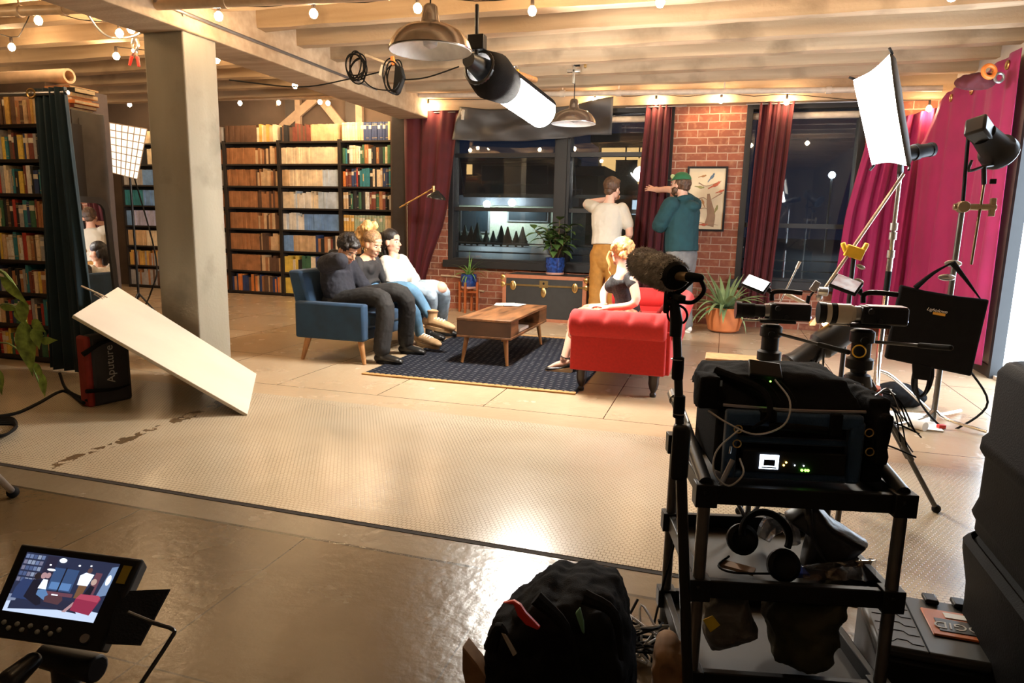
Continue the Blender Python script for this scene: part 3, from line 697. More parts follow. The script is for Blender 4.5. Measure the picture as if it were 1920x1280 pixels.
# metal pendants
LAMPM = mat('spun_aluminium_shade', (.6, .55, .48), .2, .95, .05); INNER = mat('white_enamel', (.75, .74, .72), .4)
def pendant(c, label):
    t = thing('pendant_lamp', label, 'pendant lamp', c)
    pr = [(.25, 0), (.252, .006), (.235, .05), (.2, .1), (.14, .135), (.075, .155), (.058, .165), (.05, .2), (.042, .25), (.03, .262), (.004, .268)]
    MB().lathe(pr, (0, 0, 0), 40, caps=False).build('shade', LAMPM, t, world=False)
    MB().lathe([(r * .985 - .001, z - .003) for r, z in pr[:7]] + [(.002, .163)], (0, 0, 0), 40, caps=False).build('shade_lining', INNER, t, world=False)
    MB().lathe([(.02, .15), (.022, .1), (.045, .06), (.04, .03), (.004, .012)], (0, 0, 0), 16).build('bulb', mat('unlit_bulb', (.5, .5, .5), .3), t, world=False)
    MB().cyl((0, 0, .26), (0, 0, 3.15 - c.z), .005, n=6).build('cord', RUBBER, t, world=False)
    MB().cyl((0, 0, 3.13 - c.z), (0, 0, 3.18 - c.z), .05).build('canopy', LAMPM, t, world=False)
    return t
pendant(aY(807, 96, 4.0), 'large spun metal pendant lamp hanging near the top centre')
pendant(aY(1075, 232, 7.7), 'smaller looking metal pendant lamp hanging before the black cloth over the windows')
# tubular lantern on the ceiling
lerp_ = lambda a, b, u: a + (b - a) * u
p0, p1 = aY(893, 122, 4.75), aY(1018, 212, 5.75); d = (p1 - p0).normalized(); Ln = (p1 - p0).length
t = thing('tube_lantern', 'glowing white tube lantern with black hood clamped under the joists', 'studio light', p0)
R_ = .125
MB().tube([p0 + d * Ln * .36, p0 + d * Ln * .98, p1], [R_, R_, R_ * .55], 28).build('diffuser', glow('lit_lantern_cloth', (1.0, .95, .86), TUBE_E), t)
MB().tube([p0 + d * .04, p0 + d * Ln * .2, p0 + d * Ln * .4], [R_ * .98, R_ * 1.34, R_ * 1.05], 28, caps=False).build('hood', NYLON, t, solid=.004)
up = V((0, 0, 1)); sd = d.cross(up).normalized(); u2 = sd.cross(d)
MB().grid(lambda u, v: p0 + d * Ln * lerp_(.3, .99, u) + (u2 * math.cos((v - .5) * 2.9 - .25) + sd * math.sin((v - .5) * 2.9 - .25)) * R_ * (1.09 - .03 * u), 10, 14).build('top_flap', NYLON, t, solid=.006)
MB().tube([p0 - d * .1, p0 + d * .12], [.05, .085], 16).build('lamp_head', BLACK, t)
MB().torus(p0 + d * .04, R_ * .9, .014, d).build('speed_ring', BLACKM, t)
MB().b2(p0 + V((-.06, -.03, .1)), p0 + V((.06, .05, .2))).cyl(p0 + V((0, 0, .05)), p0 + V((0, 0, .4)), .014).build('bracket', BLACK, t, bevel=.006)
b0 = p0 + V((.06, 0, .16))
tag(MB().cyl(aY(926, 124, 4.93), aY(1004, 150, 5.45), .022, n=14).build('wood_pole', OAK), 'short wooden pole beside the hood of the tube lantern', 'pole')
# ================================================================ curtains and cloths
RED = mat('dark_red_velvet', (.07, .0025, .006), .8, sheen=.05, var=.2, scale=6)
MAG = mat('magenta_fabric', (.31, .006, .085), .75, sheen=.1, var=.12, scale=4)
DUV = mat('black_cloth', (.075, .072, .07), .62, var=.2, scale=3)
def lerp(a, b, t): return a + (b - a) * t
def pw(tab, v):      # piecewise linear
    for (a, x), (b, y) in zip(tab, tab[1:]):
        if v <= b: return lerp(x, y, (v - a) / (b - a))
    return tab[-1][1]
def curtain_fn(xl, xr, zt, zb, Y, nf, amp, seed):
    rnd = random.Random(seed); ph = [rnd.uniform(0, 6) for _ in range(5)]
    def fn(u, v):
        x = lerp(pw(xl, v), pw(xr, v), u); z = lerp(pw(zt, u), pw(zb, u), v)
        o = amp * (math.sin(2 * PI * nf * u + ph[0] + .6 * math.sin(2.2 * v + ph[1])) + .4 * math.sin(2 * PI * nf * 1.9 * u + ph[2] + v * 2) + .35 * math.sin(2 * PI * nf * .37 * u + ph[3]))
        return V((x, Y + o, z))
    return fn
k = lambda px, py, Y=8.98: aY(px, py, Y)
xr = [(0, k(860, 203).x)] + [((lambda p: (2.78 - p.z) / 2.4)(k(*q)), k(*q).x) for q in ((853, 270), (839, 388), (830, 425), (810, 478), (797, 522))]
t = thing('red_curtain', 'dark red curtain drawn diagonally between the bookcases and the window', 'curtain', (-4.1, 9.0, 0))
MB().grid(curtain_fn([(0, k(755, 203).x), (1, k(762, 520).x)], xr, [(0, 2.8), (1, 2.8)], [(0, .38), (1, .36)], 8.98, 3.2, .025, 4), 70, 24).build('cloth', RED, t, solid=.005)
t = thing('red_curtain', 'dark red curtain the man in the green cap is reaching for', 'curtain', (-.92, 9.0, 0))
MB().grid(curtain_fn([(0, -1.04), (1, -1.16)], [(0, -.73), (1, -.74)], [(0, 2.76), (1, 2.76)], [(0, .12), (1, .12)], 9.0, 4, .03, 5), 60, 14).build('cloth', RED, t, solid=.005)
t = thing('red_curtain', 'dark red curtain just right of the brick pier', 'curtain', (.45, 9.0, 0))
MB().grid(curtain_fn([(0, .3), (1, .24)], [(0, .68), (1, .58)], [(0, 2.72), (1, 2.72)], [(0, .1), (1, .1)], 9.0, 4, .03, 6), 60, 14).build('cloth', RED, t, solid=.005)
t = thing('magenta_curtain', 'magenta curtain hanging at the right edge of the far right window', 'curtain', (1.7, 8.98, 0))
MB().grid(curtain_fn([(0, 1.5), (.4, 1.35), (1, 1.28)], [(0, 2.2), (1, 2.2)], [(0, 2.3), (.4, 2.5), (1, 2.62)], [(0, .12), (1, .12)], 8.97, 6, .035, 7), 90, 16).build('cloth', MAG, t, solid=.005)
t = thing('magenta_curtain', 'large magenta curtain with metal eyelets pinned up along the right wall', 'curtain', (2.15, 7.9, 0))
rnd = random.Random(3)
def mag(u, v):
    y = lerp(8.9, 6.84, u); x = lerp(2.02, 2.2, min(1, u * 2.2)); zt = pw([(0, 2.2), (.22, 2.68), (1, 2.74)], u)
    o = .035 * (math.sin(2 * PI * 5 * u + .9 * v) + .5 * math.sin(2 * PI * 8.3 * u + 1 - v) + .5 * math.sin(2 * PI * 2.2 * u + 2 * v)) * (.4 + .6 * v)
    return V((x + o, y + .25 * (1 - v) * (u - .6) * 0, lerp(zt, .1, v)))
MB().grid(mag, 110, 22).build('cloth', MAG, t, solid=.005)
for i in range(5): MB().torus(mag(.3 + .155 * i, .035) + V((-.012, 0, 0)), .032, .009, (1, 0, 0), 16).build('eyelet', BRASS, t)
for x0, x1, lb in ((-4.55, -3.6, 'thin steel curtain rod above the diagonal red curtain'), (-1.3, -.55, 'thin steel curtain rod above the curtain by the brick pier'), (.14, 1.55, 'thin steel curtain rod across the far right window')):
    tag(MB().cyl((x0, 8.985, 2.7), (x1, 8.985, 2.7), .009, n=8).build('curtain_rod', STEEL), lb, 'curtain rod')
t = thing('black_cloth', 'sagging black cloth clipped across the top of the two left windows', 'cloth', (-2.7, 8.8, 2.5))
TL, TR, BL, BR = aY(862, 200, 8.88), aY(1150, 180, 8.8), aY(848, 262, 8.88), aY(1146, 252, 8.88)
def duv(u, v):
    top = TL.lerp(TR, u); bot = BL.lerp(BR, u); top.z -= .1 * math.sin(PI * u) * 1.0; bot.z -= .045 * math.sin(PI * min(1, u * 1.15))
    p = top.lerp(bot, v)
    p.y -= .12 * math.exp(-((u - .45) / .22) ** 2 - ((v - .55 + .5 * (u - .5)) / .25) ** 2) + .05 * math.sin(9 * u + 5 * v) * math.sin(PI * v) + .03 * math.sin(23 * u - 6 * v)
    return p
MB().grid(duv, 60, 16).build('cloth', DUV, t, solid=.004)
tag(MB().box(aY(868, 215, 8.82), (.035, .03, .13), (0, .1, 0)).box(aY(866, 212, 8.8), (.012, .05, .05)).build('spring_clamp', mat('pale_clamp', (.7, .6, .45), .5), bevel=.004), 'pale clamp at the top left corner of the black cloth', 'clamp')

# ================================================================ furniture
BLUEV = mat('blue_velvet', (.006, .036, .085), .8, sheen=.1, var=.25, scale=7)
t = thing('blue_sofa', 'blue velvet loveseat with tapered wooden legs facing the coffee table', 'sofa', (-3.25, 5.88, 0))
SX0, SX1, SY0, SY1 = -3.6, -2.9, 5.16, 6.62
for y0, y1 in ((SY0, SY0 + .1), (SY1 - .1, SY1)): MB().b2((SX0 + .02, y0, .2), (SX1, y1, .525)).build('arm', BLUEV, t, bevel=.022)
bk = MB(); bk.hexa([(SX0 + .02, SY0 + .1, .2), (SX0 + .2, SY0 + .1, .2), (SX0 + .2, SY1 - .1, .2), (SX0 + .02, SY1 - .1, .2), (SX0 - .06, SY0 + .03, .79), (SX0 + .07, SY0 + .03, .79), (SX0 + .07, SY1 - .03, .79), (SX0 - .06, SY1 - .03, .79)])
bk.build('backrest', BLUEV, t, bevel=.025)
MB().b2((SX0 + .15, SY0 + .1, .2), (SX1 - .02, SY1 - .1, .3)).build('seat_frame', BLUEV, t, bevel=.015)
for y0, y1 in ((SY0 + .105, 5.885), (5.895, SY1 - .105)): MB().b2((SX0 + .18, y0, .3), (SX1 - .005, y1, .42)).build('seat_cushion', BLUEV, t, bevel=.03)
for x, y in ((SX1 - .06, SY0 + .06), (SX0 + .12, SY0 + .06), (SX1 - .06, SY1 - .06), (SX0 + .12, SY1 - .06)):
    ex = .05 if x > -3.25 else -.05
    MB().tube([(x + ex, y + (-.03 if y < 6 else .03), .0), (x, y, .21)], [.016, .03], 12).build('leg', OAK, t)

REDS = mat('red_linen', (.46, .011, .01), .8, sheen=.1, var=.1, scale=60, bump=.15, bscale=400)
TURN = mat('dark_turned_wood', (.02, .01, .008), .3)
t = thing('red_sofa', 'red button-tufted rolled-arm sofa with its end toward the camera', 'sofa', (-.7, 6.0, 0))
RX0, RX1, RYA, RYB = -1.05, -.36, 4.93, 7.1
def tuft_tube(a, b, r, u, n=60, k=4, at=.8):
    a, b = V(a), V(b); L_ = (b - a).length; d = (b - a) / L_
    rings = []; w_ = d.cross(u); m = 22
    for i in range(n + 1):
        s = i / n; ring = []
        for j in range(m):
            an = 2 * PI * j / m; dent = 0
            for q in range(k):
                c = (q + .5) / k; dent += .02 * math.exp(-((s - c) * L_ / .025) ** 2) * math.exp(-((an - at) / .3) ** 2)
                dent += .004 * math.exp(-((s - c) * L_ / .02) ** 2) * math.exp(-((an - at) / .8) ** 2)
            end = 1 - .25 * (max(0, abs(s - .5) * 2 - .93) / .07) ** 2
            rr = (r - dent) * end
            ring.append(a + d * (L_ * s) + w_ * rr * math.cos(an) + u * rr * math.sin(an))
        rings.append(ring)
    return rings
for y, sg in ((RYA, 1), (RYB, -1)):
    ar = MB().b2((RX0 + .01, y, .17), (RX1 + .02, y + sg * .14, .5))
    ar.loft(tuft_tube((RX0 - .005, y + sg * .06, .515), (RX1 + .02, y + sg * .06, .515), .108, V((0, 0, 1))))
    ar.build('arm', REDS, t, bevel=.012)
bk = MB().hexa([(RX1 - .1, RYA + .05, .17), (RX1 + .05, RYA + .05, .17), (RX1 + .05, RYB - .05, .17), (RX1 - .1, RYB - .05, .17), (RX1 - .07, RYA, .5), (RX1 + .05, RYA, .5), (RX1 + .05, RYB, .5), (RX1 - .07, RYB, .5)])
bk.loft(tuft_tube((RX1 + .02, RYA + .02, .52), (RX1 + .02, RYB - .02, .52), .105, V((0, 0, 1)), 90, 9, 2.4))
def tb_(u, v):
    y = lerp(RYA + .1, RYB - .1, u); z = lerp(.33, .6, v); d = 0
    for q in range(7):
        for rr in range(2):
            cy = (q + .5 + .5 * rr) / 7.5; d += .025 * math.exp(-((u - cy) * 1.5 / .05) ** 2 - ((z - .43 - .1 * rr) / .035) ** 2)
    return V((RX1 - .14 + .05 * v + d - .02 * math.sin(PI * v), y, z))
bk.grid(tb_, 70, 14); bk.build('backrest', REDS, t, bevel=.01)
MB().b2((RX0 + .015, RYA + .12, .17), (RX1 - .08, RYB - .12, .28)).build('seat_frame', REDS, t, bevel=.012)
MB().b2((RX0 - .005, RYA + .14, .282), (RX1 - .12, RYB - .14, .4)).build('seat_cushion', REDS, t, bevel=.03)
for x, y in ((-.96, 5.0), (-.42, 5.0), (-.96, 7.02), (-.42, 7.02)):
    MB().lathe([(.022, 0), (.026, .02), (.018, .035), (.03, .06), (.04, .1), (.038, .14), (.045, .172)], (x, y, 0), 16).build('leg', TURN, t)

RUSTIC = mat('rustic_walnut', (.17, .075, .03), .42, var=.7, scale=3.2, stretch=(5, 1, 5), bump=.1)
DARKB = mat('dark_table_side', (.075, .035, .017), .5, var=.3, scale=4)
t = thing('coffee_table', 'rustic wooden coffee table with open cubby on angled legs', 'table', (-1.94, 6.1, 0))
TX0, TX1, TY0, TY1, TZ0, TZ1 = -2.19, -1.69, 5.53, 6.78, .245, .415
MB().b2((TX0, TY0, TZ1 - .022), (TX1, TY1, TZ1)).build('table_top', RUSTIC, t, bevel=.003)
MB().b2((TX0, TY0, TZ0), (TX1, TY1, TZ0 + .02)).build('bottom_panel', RUSTIC, t, bevel=.003)
for y0 in (TY0, 5.75, 6.5, TY1 - .02): MB().b2((TX0 + .003, y0 + .001, TZ0 + .02), (TX1 - .003, y0 + .02, TZ1 - .022)).build('end_panel' if y0 in (TY0, TY1 - .02) else 'divider', DARKB if y0 == TY0 else RUSTIC, t, smooth=False)
MB().b2((TX0 + .003, TY0 + .02, TZ0 + .02), (TX0 + .02, TY1 - .02, TZ1 - .022)).build('side_panel', DARKB, t, smooth=False)
MB().b2((TX1 - .02, TY0 + .02, TZ0 + .02), (TX1 - .003, 5.75, TZ1 - .022)).b2((TX1 - .02, 6.52, TZ0 + .02), (TX1 - .003, TY1 - .02, TZ1 - .022)).build('front_panel', RUSTIC, t, smooth=False)
for x, y in ((TX0 + .07, TY0 + .08), (TX1 - .07, TY0 + .08), (TX0 + .07, TY1 - .08), (TX1 - .07, TY1 - .08)):
    MB().tube([(x + (-.03 if x < -1.94 else .03), y + (-.04 if y < 6 else .04), .012), (x, y, TZ0)], [.013, .024], 12).build('leg', OAK, t)
pz = TZ1 + .001
t2 = thing('paper_stack', 'loose white papers on the coffee table', 'papers', (-2.05, 6.55, pz))
for i, (x, y, a) in enumerate(((-2.12, 6.62, .2), (-1.98, 6.62, -.15), (-2.04, 6.6, .5))): MB().box((x, y, pz + .003 + .004 * i), (.15, .2, .003), a).build('sheet', PAPER, t2, smooth=False)
tag(MB().b2((-1.85, 5.9, .266), (-1.72, 6.2, .29)).build('book', PAPER, smooth=False), 'pale book lying inside the coffee table cubby', 'book')

# rug: dark indigo with flecks and tan scalloped ends
def rugmat():
    m = bpy.data.materials.new('indigo_rug'); m.use_nodes = True; nt = m.node_tree; N = nt.nodes; L = nt.links; b = N['Principled BSDF']
    tc = N.new('ShaderNodeTexCoord'); mp = N.new('ShaderNodeMapping'); mp.inputs['Rotation'].default_value = (0, 0, .5); L.new(tc.outputs['Object'], mp.inputs[0])
    br = N.new('ShaderNodeTexBrick'); br.inputs['Scale'].default_value = 1; br.inputs['Brick Width'].default_value = .075; br.inputs['Row Height'].default_value = .05; br.inputs['Mortar Size'].default_value = .02; br.inputs['Mortar Smooth'].default_value = .3
    for k_ in ('Color1', 'Color2'): br.inputs[k_].default_value = (0.12, .122, .125, 1)
    br.inputs['Mortar'].default_value = (.009, .0105, .017, 1); L.new(mp.outputs[0], br.inputs['Vector'])
    L.new(mix(nt, noise(nt, tc.outputs['Object'], 25, 3, .3, .7), br.outputs['Color'], (.009, .0105, .017)), b.inputs['Base Color']); b.inputs['Roughness'].default_value = .95
    b.inputs['Specular IOR Level'].default_value = .1; return m
gx0, gx1, gy0, gy1 = -2.74, -.97, 4.86, 7.22
t = thing('rug', 'dark indigo patterned rug with tan edging under the coffee table', 'rug', (-1.85, 6, 0))
MB().b2((gx0, gy0, 0), (gx1, gy1, .01)).build('pile', rugmat(), t, smooth=False)
for y, s in ((gy0, -1), (gy1, 1)):
    e = MB(); m = 36
    for i in range(m):
        x = lerp(gx0, gx1, i / m); w_ = (gx1 - gx0) / m
        e.loft([[V((x, y + s * .025, z)), V((x + w_, y + s * .025, z)), V((x + w_, y - s * .012, z)), V((x + w_ * .75, y - s * .028, z)), V((x + w_ * .25, y - s * .028, z)), V((x, y - s * .012, z))] for z in (.001, .0125)])
    e.build('edging', mat('tan_braid', (.42, .22, .07), .8), t, smooth=False)

# trunk
TRK = mat('black_trunk_fibre', (.025, .024, .022), .6); COPPER = mat('copper_trim', (.42, .16, .08), .5, .2)
t = thing('trunk', 'black steamer trunk with copper trim and brass clasps under the window', 'trunk', (-2.14, 8.68, 0))
kx0, kx1, ky0, ky1, kz = -2.69, -1.6, 8.41, 8.98, .585
MB().b2((kx0, ky0, .01), (kx1, ky1, .455)).build('body', TRK, t, smooth=False)
MB().b2((kx0, ky0, .462), (kx1, ky1, kz)).build('lid', TRK, t, smooth=False)
e = MB(); q = .02
for z in (.02, kz - .02):
    e.b2((kx0 - .004, ky0 - .006, z - q), (kx1 + .004, ky0, z + q)).b2((kx1, ky0, z - q), (kx1 + .006, ky1, z + q)).b2((kx0 - .006, ky0, z - q), (kx0, ky1, z + q))
for x in (kx0 + q, kx1 - q): e.b2((x - q - .004, ky0 - .006, .03), (x + q + .004, ky0, kz - .03))
e.b2((kx0, ky0, kz), (kx1, ky0 + .035, kz + .004)).b2((kx0, ky1 - .03, kz), (kx1, ky1, kz + .004)).b2((kx0, ky0, kz), (kx0 + .035, ky1, kz + .004)).b2((kx1 - .035, ky0, kz), (kx1, ky1, kz + .004)).b2((kx1, ky0, .01), (kx1 + .006, ky0 + .04, kz))
e.build('trim_strip', COPPER, t, smooth=False)
MB().b2((kx0, ky0 - .01, .448), (kx1, ky0, .47)).b2((kx1, ky0, .448), (kx1 + .01, ky1, .47)).build('brass_band', BRASS, t, smooth=False)
for x in (kx0, kx1):
    for z in (.03, kz - .035, .46): MB().ball((x, ky0, z), (.034, .018, .04), 12).build('corner_cap', BRASS, t)
for x in (kx0 + .14, kx1 - .14): MB().ball((x, ky0 - .012, .45), (.04, .012, .062), 16).ball((x, ky0 - .022, .455), (.014, .016, .045), 10).build('clasp', BRASS, t)
c = MB().b2((-2.2, ky0 - .014, .435), (-2.09, ky0, .525)).ball((-2.145, ky0 - .012, .375), (.036, .014, .065), 14).ball((-2.145, ky0 - .024, .4), (.012, .014, .03), 10); c.cur = 1; c.ball((-2.145, ky0 - .014, .49), (.014, .008, .016), 10)
c.build('lock', [BRASS, BLACK], t)

# plants
LEAF = mat('rubber_leaf', (.07, .13, .035), .3, var=.45, scale=7); LEAFB = mat('young_leaf', (.12, .26, .05), .4, var=.4, scale=12); ALOE = mat('aloe_leaf', (.17, .24, .1), .5, var=.3, scale=9)
STEM = mat('green_brown_stem', (.12, .08, .035), .6); SOIL = mat('soil', (.04, .025, .015), .95); TERRA = mat('terracotta', (.55, .17, .05), .65, var=.2, scale=5)
BPOT = mat('blue_glaze', (.015, .05, .22), .25, var=.7, scale=30, coat=.5); TBASE = mat('pink_saucer', (.55, .3, .24), .6)
def leaf(b, p, d, ln, wd, droop, up=(0, 0, 1), fold=.25, n=8, tip=1.0):
    d = V(d).normalized(); s = d.cross(V(up))
    if s.length < .05: s = d.cross(V((1, 0, 0)))
    s.normalize(); nu = s.cross(d); rows = []; q = V(p)
    for i in range(n + 1):
        t_ = i / n; w_ = wd * max(.03, (math.sin(PI * min(1, t_ ** .7)) ** 1.25 if tip == 1.0 else (1 - t_ ** 2.2) * (1 if t_ > .08 else .75)))
        rows.append([q - s * w_ + nu * (fold * w_), q - s * w_ * .5 + nu * (fold * .3 * w_), q.copy(), q + s * w_ * .5 + nu * (fold * .3 * w_), q + s * w_ + nu * (fold * w_)])
        d = (d + V((0, 0, -droop / n))).normalized(); q = q + d * (ln / n); nu = s.cross(d)
    b.loft(rows, caps=False, closed=False)
def pot(t, c, r, h, m, mb_saucer=True, bulge=.12):
    MB().lathe([(r * .72, .012), (r * .86, h * .1), (r * (1 + bulge * .3), h * .55), (r, h * .93), (r * 1.03, h), (r * .92, h), (r * .9, h * .88), (.01, h * .86)], c, 28).build('pot', m, t)
    MB().lathe([(r * .9, h * .86), (r * .5, h * .9), (.01, h * .91)], c, 16).build('soil', SOIL, t)
    if mb_saucer: MB().lathe([(r * .8, 0), (r * .92, .004), (r * .95, .03), (r * .75, .032), (.01, .03)], c, 24).build('saucer', TBASE, t)
c = V((-2.07, 8.68, kz + .004)); t = thing('rubber_plant', 'leafy rubber plant in a patterned blue pot on the trunk', 'potted plant', c)
pot(t, c, .125, .22, BPOT)
lv = MB(); st = MB(); rnd = random.Random(12)
for i in range(8):
    a = i * 2.4; out = rnd.uniform(.16, .4); hgt = rnd.uniform(.12, .45)
    if i == 0: out, hgt = .04, .5
    tip = c + V((out * math.cos(a), out * .7 * math.sin(a), .2 + hgt)); base = c + V((.03 * math.cos(a), .03 * math.sin(a), .19))
    mid = base.lerp(tip, .5) + V((0, 0, .05)); st.tube([base, mid, tip], [.008, .004], 6, 4)
    for j in range(9):
        f = .3 + .7 * j / 8; p = base.lerp(mid, f * 2) if f < .5 else mid.lerp(tip, f * 2 - 1); aa = j * 2.2 + a
        leaf(lv, p, (math.cos(aa), math.sin(aa), rnd.uniform(.0, .9)), rnd.uniform(.17, .25), rnd.uniform(.042, .062), rnd.uniform(.5, 1.3))
st.build('stem', STEM, t); lv.build('foliage', LEAF, t)
c = V((-3.34, 8.88, .33)); t = thing('plant_stand', 'small orange wooden stand carrying a blue pot beside the trunk', 'plant stand', (c.x, c.y, 0))
SW = mat('orange_wood', (.4, .1, .025), .5)
for x, y in ((-.13, 0), (.13, 0), (0, -.13), (0, .13)): MB().b2((c.x + x - .014, c.y + y - .014, 0), (c.x + x + .014, c.y + y + .014, .42)).build('leg', SW, t, smooth=False)
MB().b2((c.x - .13, c.y - .012, .27), (c.x + .13, c.y + .012, .297)).b2((c.x - .012, c.y - .13, .3), (c.x + .012, c.y + .13, .325)).build('cross_bar', SW, t, smooth=False)
t = thing('spider_plant', 'small spiky plant in a blue pot on the orange wooden stand', 'potted plant', c)
pot(t, c, .112, .2, BPOT); lv = MB(); rnd = random.Random(5)
for i in range(26):
    a = i * 2.399; up_ = rnd.uniform(.5, 2.2); leaf(lv, c + V((.02 * math.cos(a), .02 * math.sin(a), .18)), (math.cos(a), min(.2, math.sin(a)), up_), rnd.uniform(.18, .34), .011, rnd.uniform(1.2, 2.6), n=8, tip=2)
leaf(lv, c + V((0, 0, .18)), (.05, -.05, 1), .36, .009, .2, tip=2); leaf(lv, c + V((.02, 0, .18)), (.7, -.1, 1), .42, .01, 1.9, tip=2)
lv.build('foliage', LEAFB, t)
c = V((.07, 8.55, 0)); t = thing('aloe_plant', 'large spiky aloe in a terracotta pot before the brick pier', 'potted plant', c)
pot(t, c, .21, .3, TERRA, False); lv = MB(); rnd = random.Random(9)
for i in range(42):
    a = i * 2.399; f = i / 42; leaf(lv, c + V((.05 * math.cos(a), .05 * math.sin(a), .27)), (math.cos(a), math.sin(a), lerp(2.4, .3, f)), rnd.uniform(.36, .6), rnd.uniform(.026, .038), rnd.uniform(1.0, 2.6) * (1 if f > .3 else .35), n=9, tip=2, fold=.5)
lv.build('foliage', ALOE, t)

# framed bird print
t = thing('bird_print', 'framed print of birds on branches hung on the brick pier', 'picture', (-.24, YW - .02, 1.2))
px0, px1, pz0, pz1 = -.5, -.01, 1.19, 1.99
f = MB(); y0, y1 = YW - .035, YW - .002
f.b2((px0, y0, pz0), (px0 + .025, y1, pz1)).b2((px1 - .025, y0, pz0), (px1, y1, pz1)).b2((px0 + .025, y0, pz0), (px1 - .025, y1, pz0 + .025)).b2((px0 + .025, y0, pz1 - .025), (px1 - .025, y1, pz1)); f.build('picture_frame', BLACK, t, smooth=False)
MB().b2((px0 + .025, YW - .02, pz0 + .025), (px1 - .025, YW - .004, pz1 - .025)).build('print_sheet', mat('aged_print', (.72, .6, .4), .7, var=.08, scale=4), t, smooth=False)
yq = YW - .022; b = MB(); q = lambda u, v: V((lerp(px0, px1, u), yq, lerp(pz0, pz1, v)))
b.cur = 0
b.tube([q(.62, .08), q(.66, .25), q(.6, .42), q(.56, .58)], [(.06, .002), (.05, .002), (.035, .002), (.015, .002)], 8, 4, side=(1, 0, 0))
for pts in ((q(.2, .3), q(.45, .36), q(.62, .34)), (q(.9, .6), q(.7, .52), q(.58, .48)), (q(.3, .75), q(.5, .7), q(.86, .78)), (q(.15, .16), q(.4, .13), q(.85, .1)), (q(.3, .5), q(.45, .52), q(.58, .46))): b.tube(list(pts), (.007, .002), 6, 4, side=(0, 0, 1))
for i, (u, v, s, a) in enumerate(((.72, .72, .075, .5), (.62, .84, .06, .9), (.35, .68, .055, -.2), (.44, .45, .05, 1.9), (.86, .62, .05, .3), (.25, .26, .055, .5), (.78, .35, .055, 1.2), (.4, .85, .045, .2), (.5, .1, .06, 0))):
    b.cur = 1 + i % 4; c_ = q(u, v); R_ = Matrix.Rotation(-a, 3, 'Y')
    b.ball(c_, (s * .55, .002, s * .3), 10, R_); b.ball(c_ + R_ @ V((s * .6, 0, s * .1)), (s * .22, .0025, s * .2), 8); b.loft([[c_ + R_ @ V((x, o, z)) for x, z in ((-s * .4, -s * .12), (-s * 1.4, -s * .1), (-s * 1.3, s * .06), (-s * .35, s * .16))] for o in (-.001, .001)])
    b.loft([[c_ + R_ @ V((x, o, z)) for x, z in ((s * .78, s * .03), (s * 1.0, s * .1), (s * .78, s * .17))] for o in (-.001, .001)])
b.build('bird_drawing', [mat('print_bark', (.32, .2, .12), .8), mat('print_red', (.5, .12, .06), .8), mat('print_blue', (.1, .16, .22), .8), mat('print_olive', (.3, .27, .1), .8), mat('print_rust', (.4, .2, .08), .8)], t)

# reading lamp
L0 = aY(763, 386, 8.0); t = thing('floor_lamp', 'brass reading floor lamp with black shade behind the sofa', 'floor lamp', (L0.x, L0.y, 0))
MB().lathe([(.14, 0), (.14, .015), (.03, .03), (.01, .05)], (L0.x, L0.y, 0), 24).build('base', BRASS, t)
MB().cyl((L0.x, L0.y, .03), L0 + V((0, 0, .03)), .009).ball(L0 + V((0, 0, .02)), .02, 10).build('pole', mat('dark_brass', (.12, .08, .04), .4, .8), t)
A, B = aY(749, 389, 8.0), aY(813, 353, 7.95); A = L0 + (A - L0) * 1.0
MB().cyl(A, B, .0085).cyl(B - V((0, 0, .04)), B + V((0, 0, .03)), .018).build('arm', BRASS, t)
S_ = aY(818, 366, 7.93); sx = V((.16, 0, 1)).normalized()
MB().lathe([(.02, .09), (.03, .075), (.07, .05), (.115, .012), (.12, -.012), (.113, -.01), (.06, .04), (.01, .06)], S_ - V((0, 0, .03)), 28, sx).build('lamp_shade', mat('black_enamel', (.02, .018, .015), .25), t)
MB().cyl(B, S_ + V((0, 0, .05)), .008).build('stem', BRASS, t)
MB().lathe([(.01, .03), (.085, .02), (.085, .016), (.01, .014)], S_ - V((0, 0, .035)), 20, sx).build('bulb', glow('lit_reading_bulb', (1, .9, .75), 14), t)
# key softbox on its stand
t = thing('softbox', 'large bright white softbox tilted on a chrome stand at right', 'softbox', aY(1690, 340, 5.15))
CTL, CTR, CBR, CBL = aY(1600, 150, 5.15), aY(1668, 102, 4.86), aY(1700, 311, 4.8), aY(1635, 309, 5.08)
fc = (CTL + CTR + CBR + CBL) / 4; n = (CTR - CTL).cross(CBL - CTL).normalized()
if n.y > 0: n = -n
s_ = (CTR - CTL).normalized(); u_ = (CTL - CBL).normalized()
def cor(a, b, d=0, k_=1):
    p = CBL.lerp(CBR, (a + 1) / 2).lerp(CTL.lerp(CTR, (a + 1) / 2), (b + 1) / 2)
    return fc + (p - fc) * k_ + n * d
def face(uu, vv):
    a, b = uu * 2 - 1, vv * 2 - 1; pin = .93 + .07 * abs(a * b) ** 1.5
    return cor(a * (pin if abs(b) < 2 else 1), b * pin, .035 * (1 - a * a) * (1 - b * b))
MB().grid(face, 12, 12).build('diffuser', DIFF, t)
e = [(-1, -1), (1, -1), (1, 1), (-1, 1)]
f = MB()
def edge_ring(k_, d):
    out = []
    for i in range(4):
        for j in range(6):
            a = lerp(e[i][0], e[(i + 1) % 4][0], j / 6); b = lerp(e[i][1], e[(i + 1) % 4][1], j / 6); pin = .94 + .06 * abs(a * b) ** 1.5
            out.append(cor(a * pin, b * pin, d, k_))
    return out
f.loft([edge_ring(1.0, .0), edge_ring(1.0, -.02), edge_ring(.92, -.05), edge_ring(.4, -.13)], caps=False)
f.build('hood', DUV, t, solid=.003)
q = [cor(-1.01, -.94, -.004), cor(-1.01, .94, -.004), cor(-.99, .9, -.14), cor(-.99, -.9, -.14)]
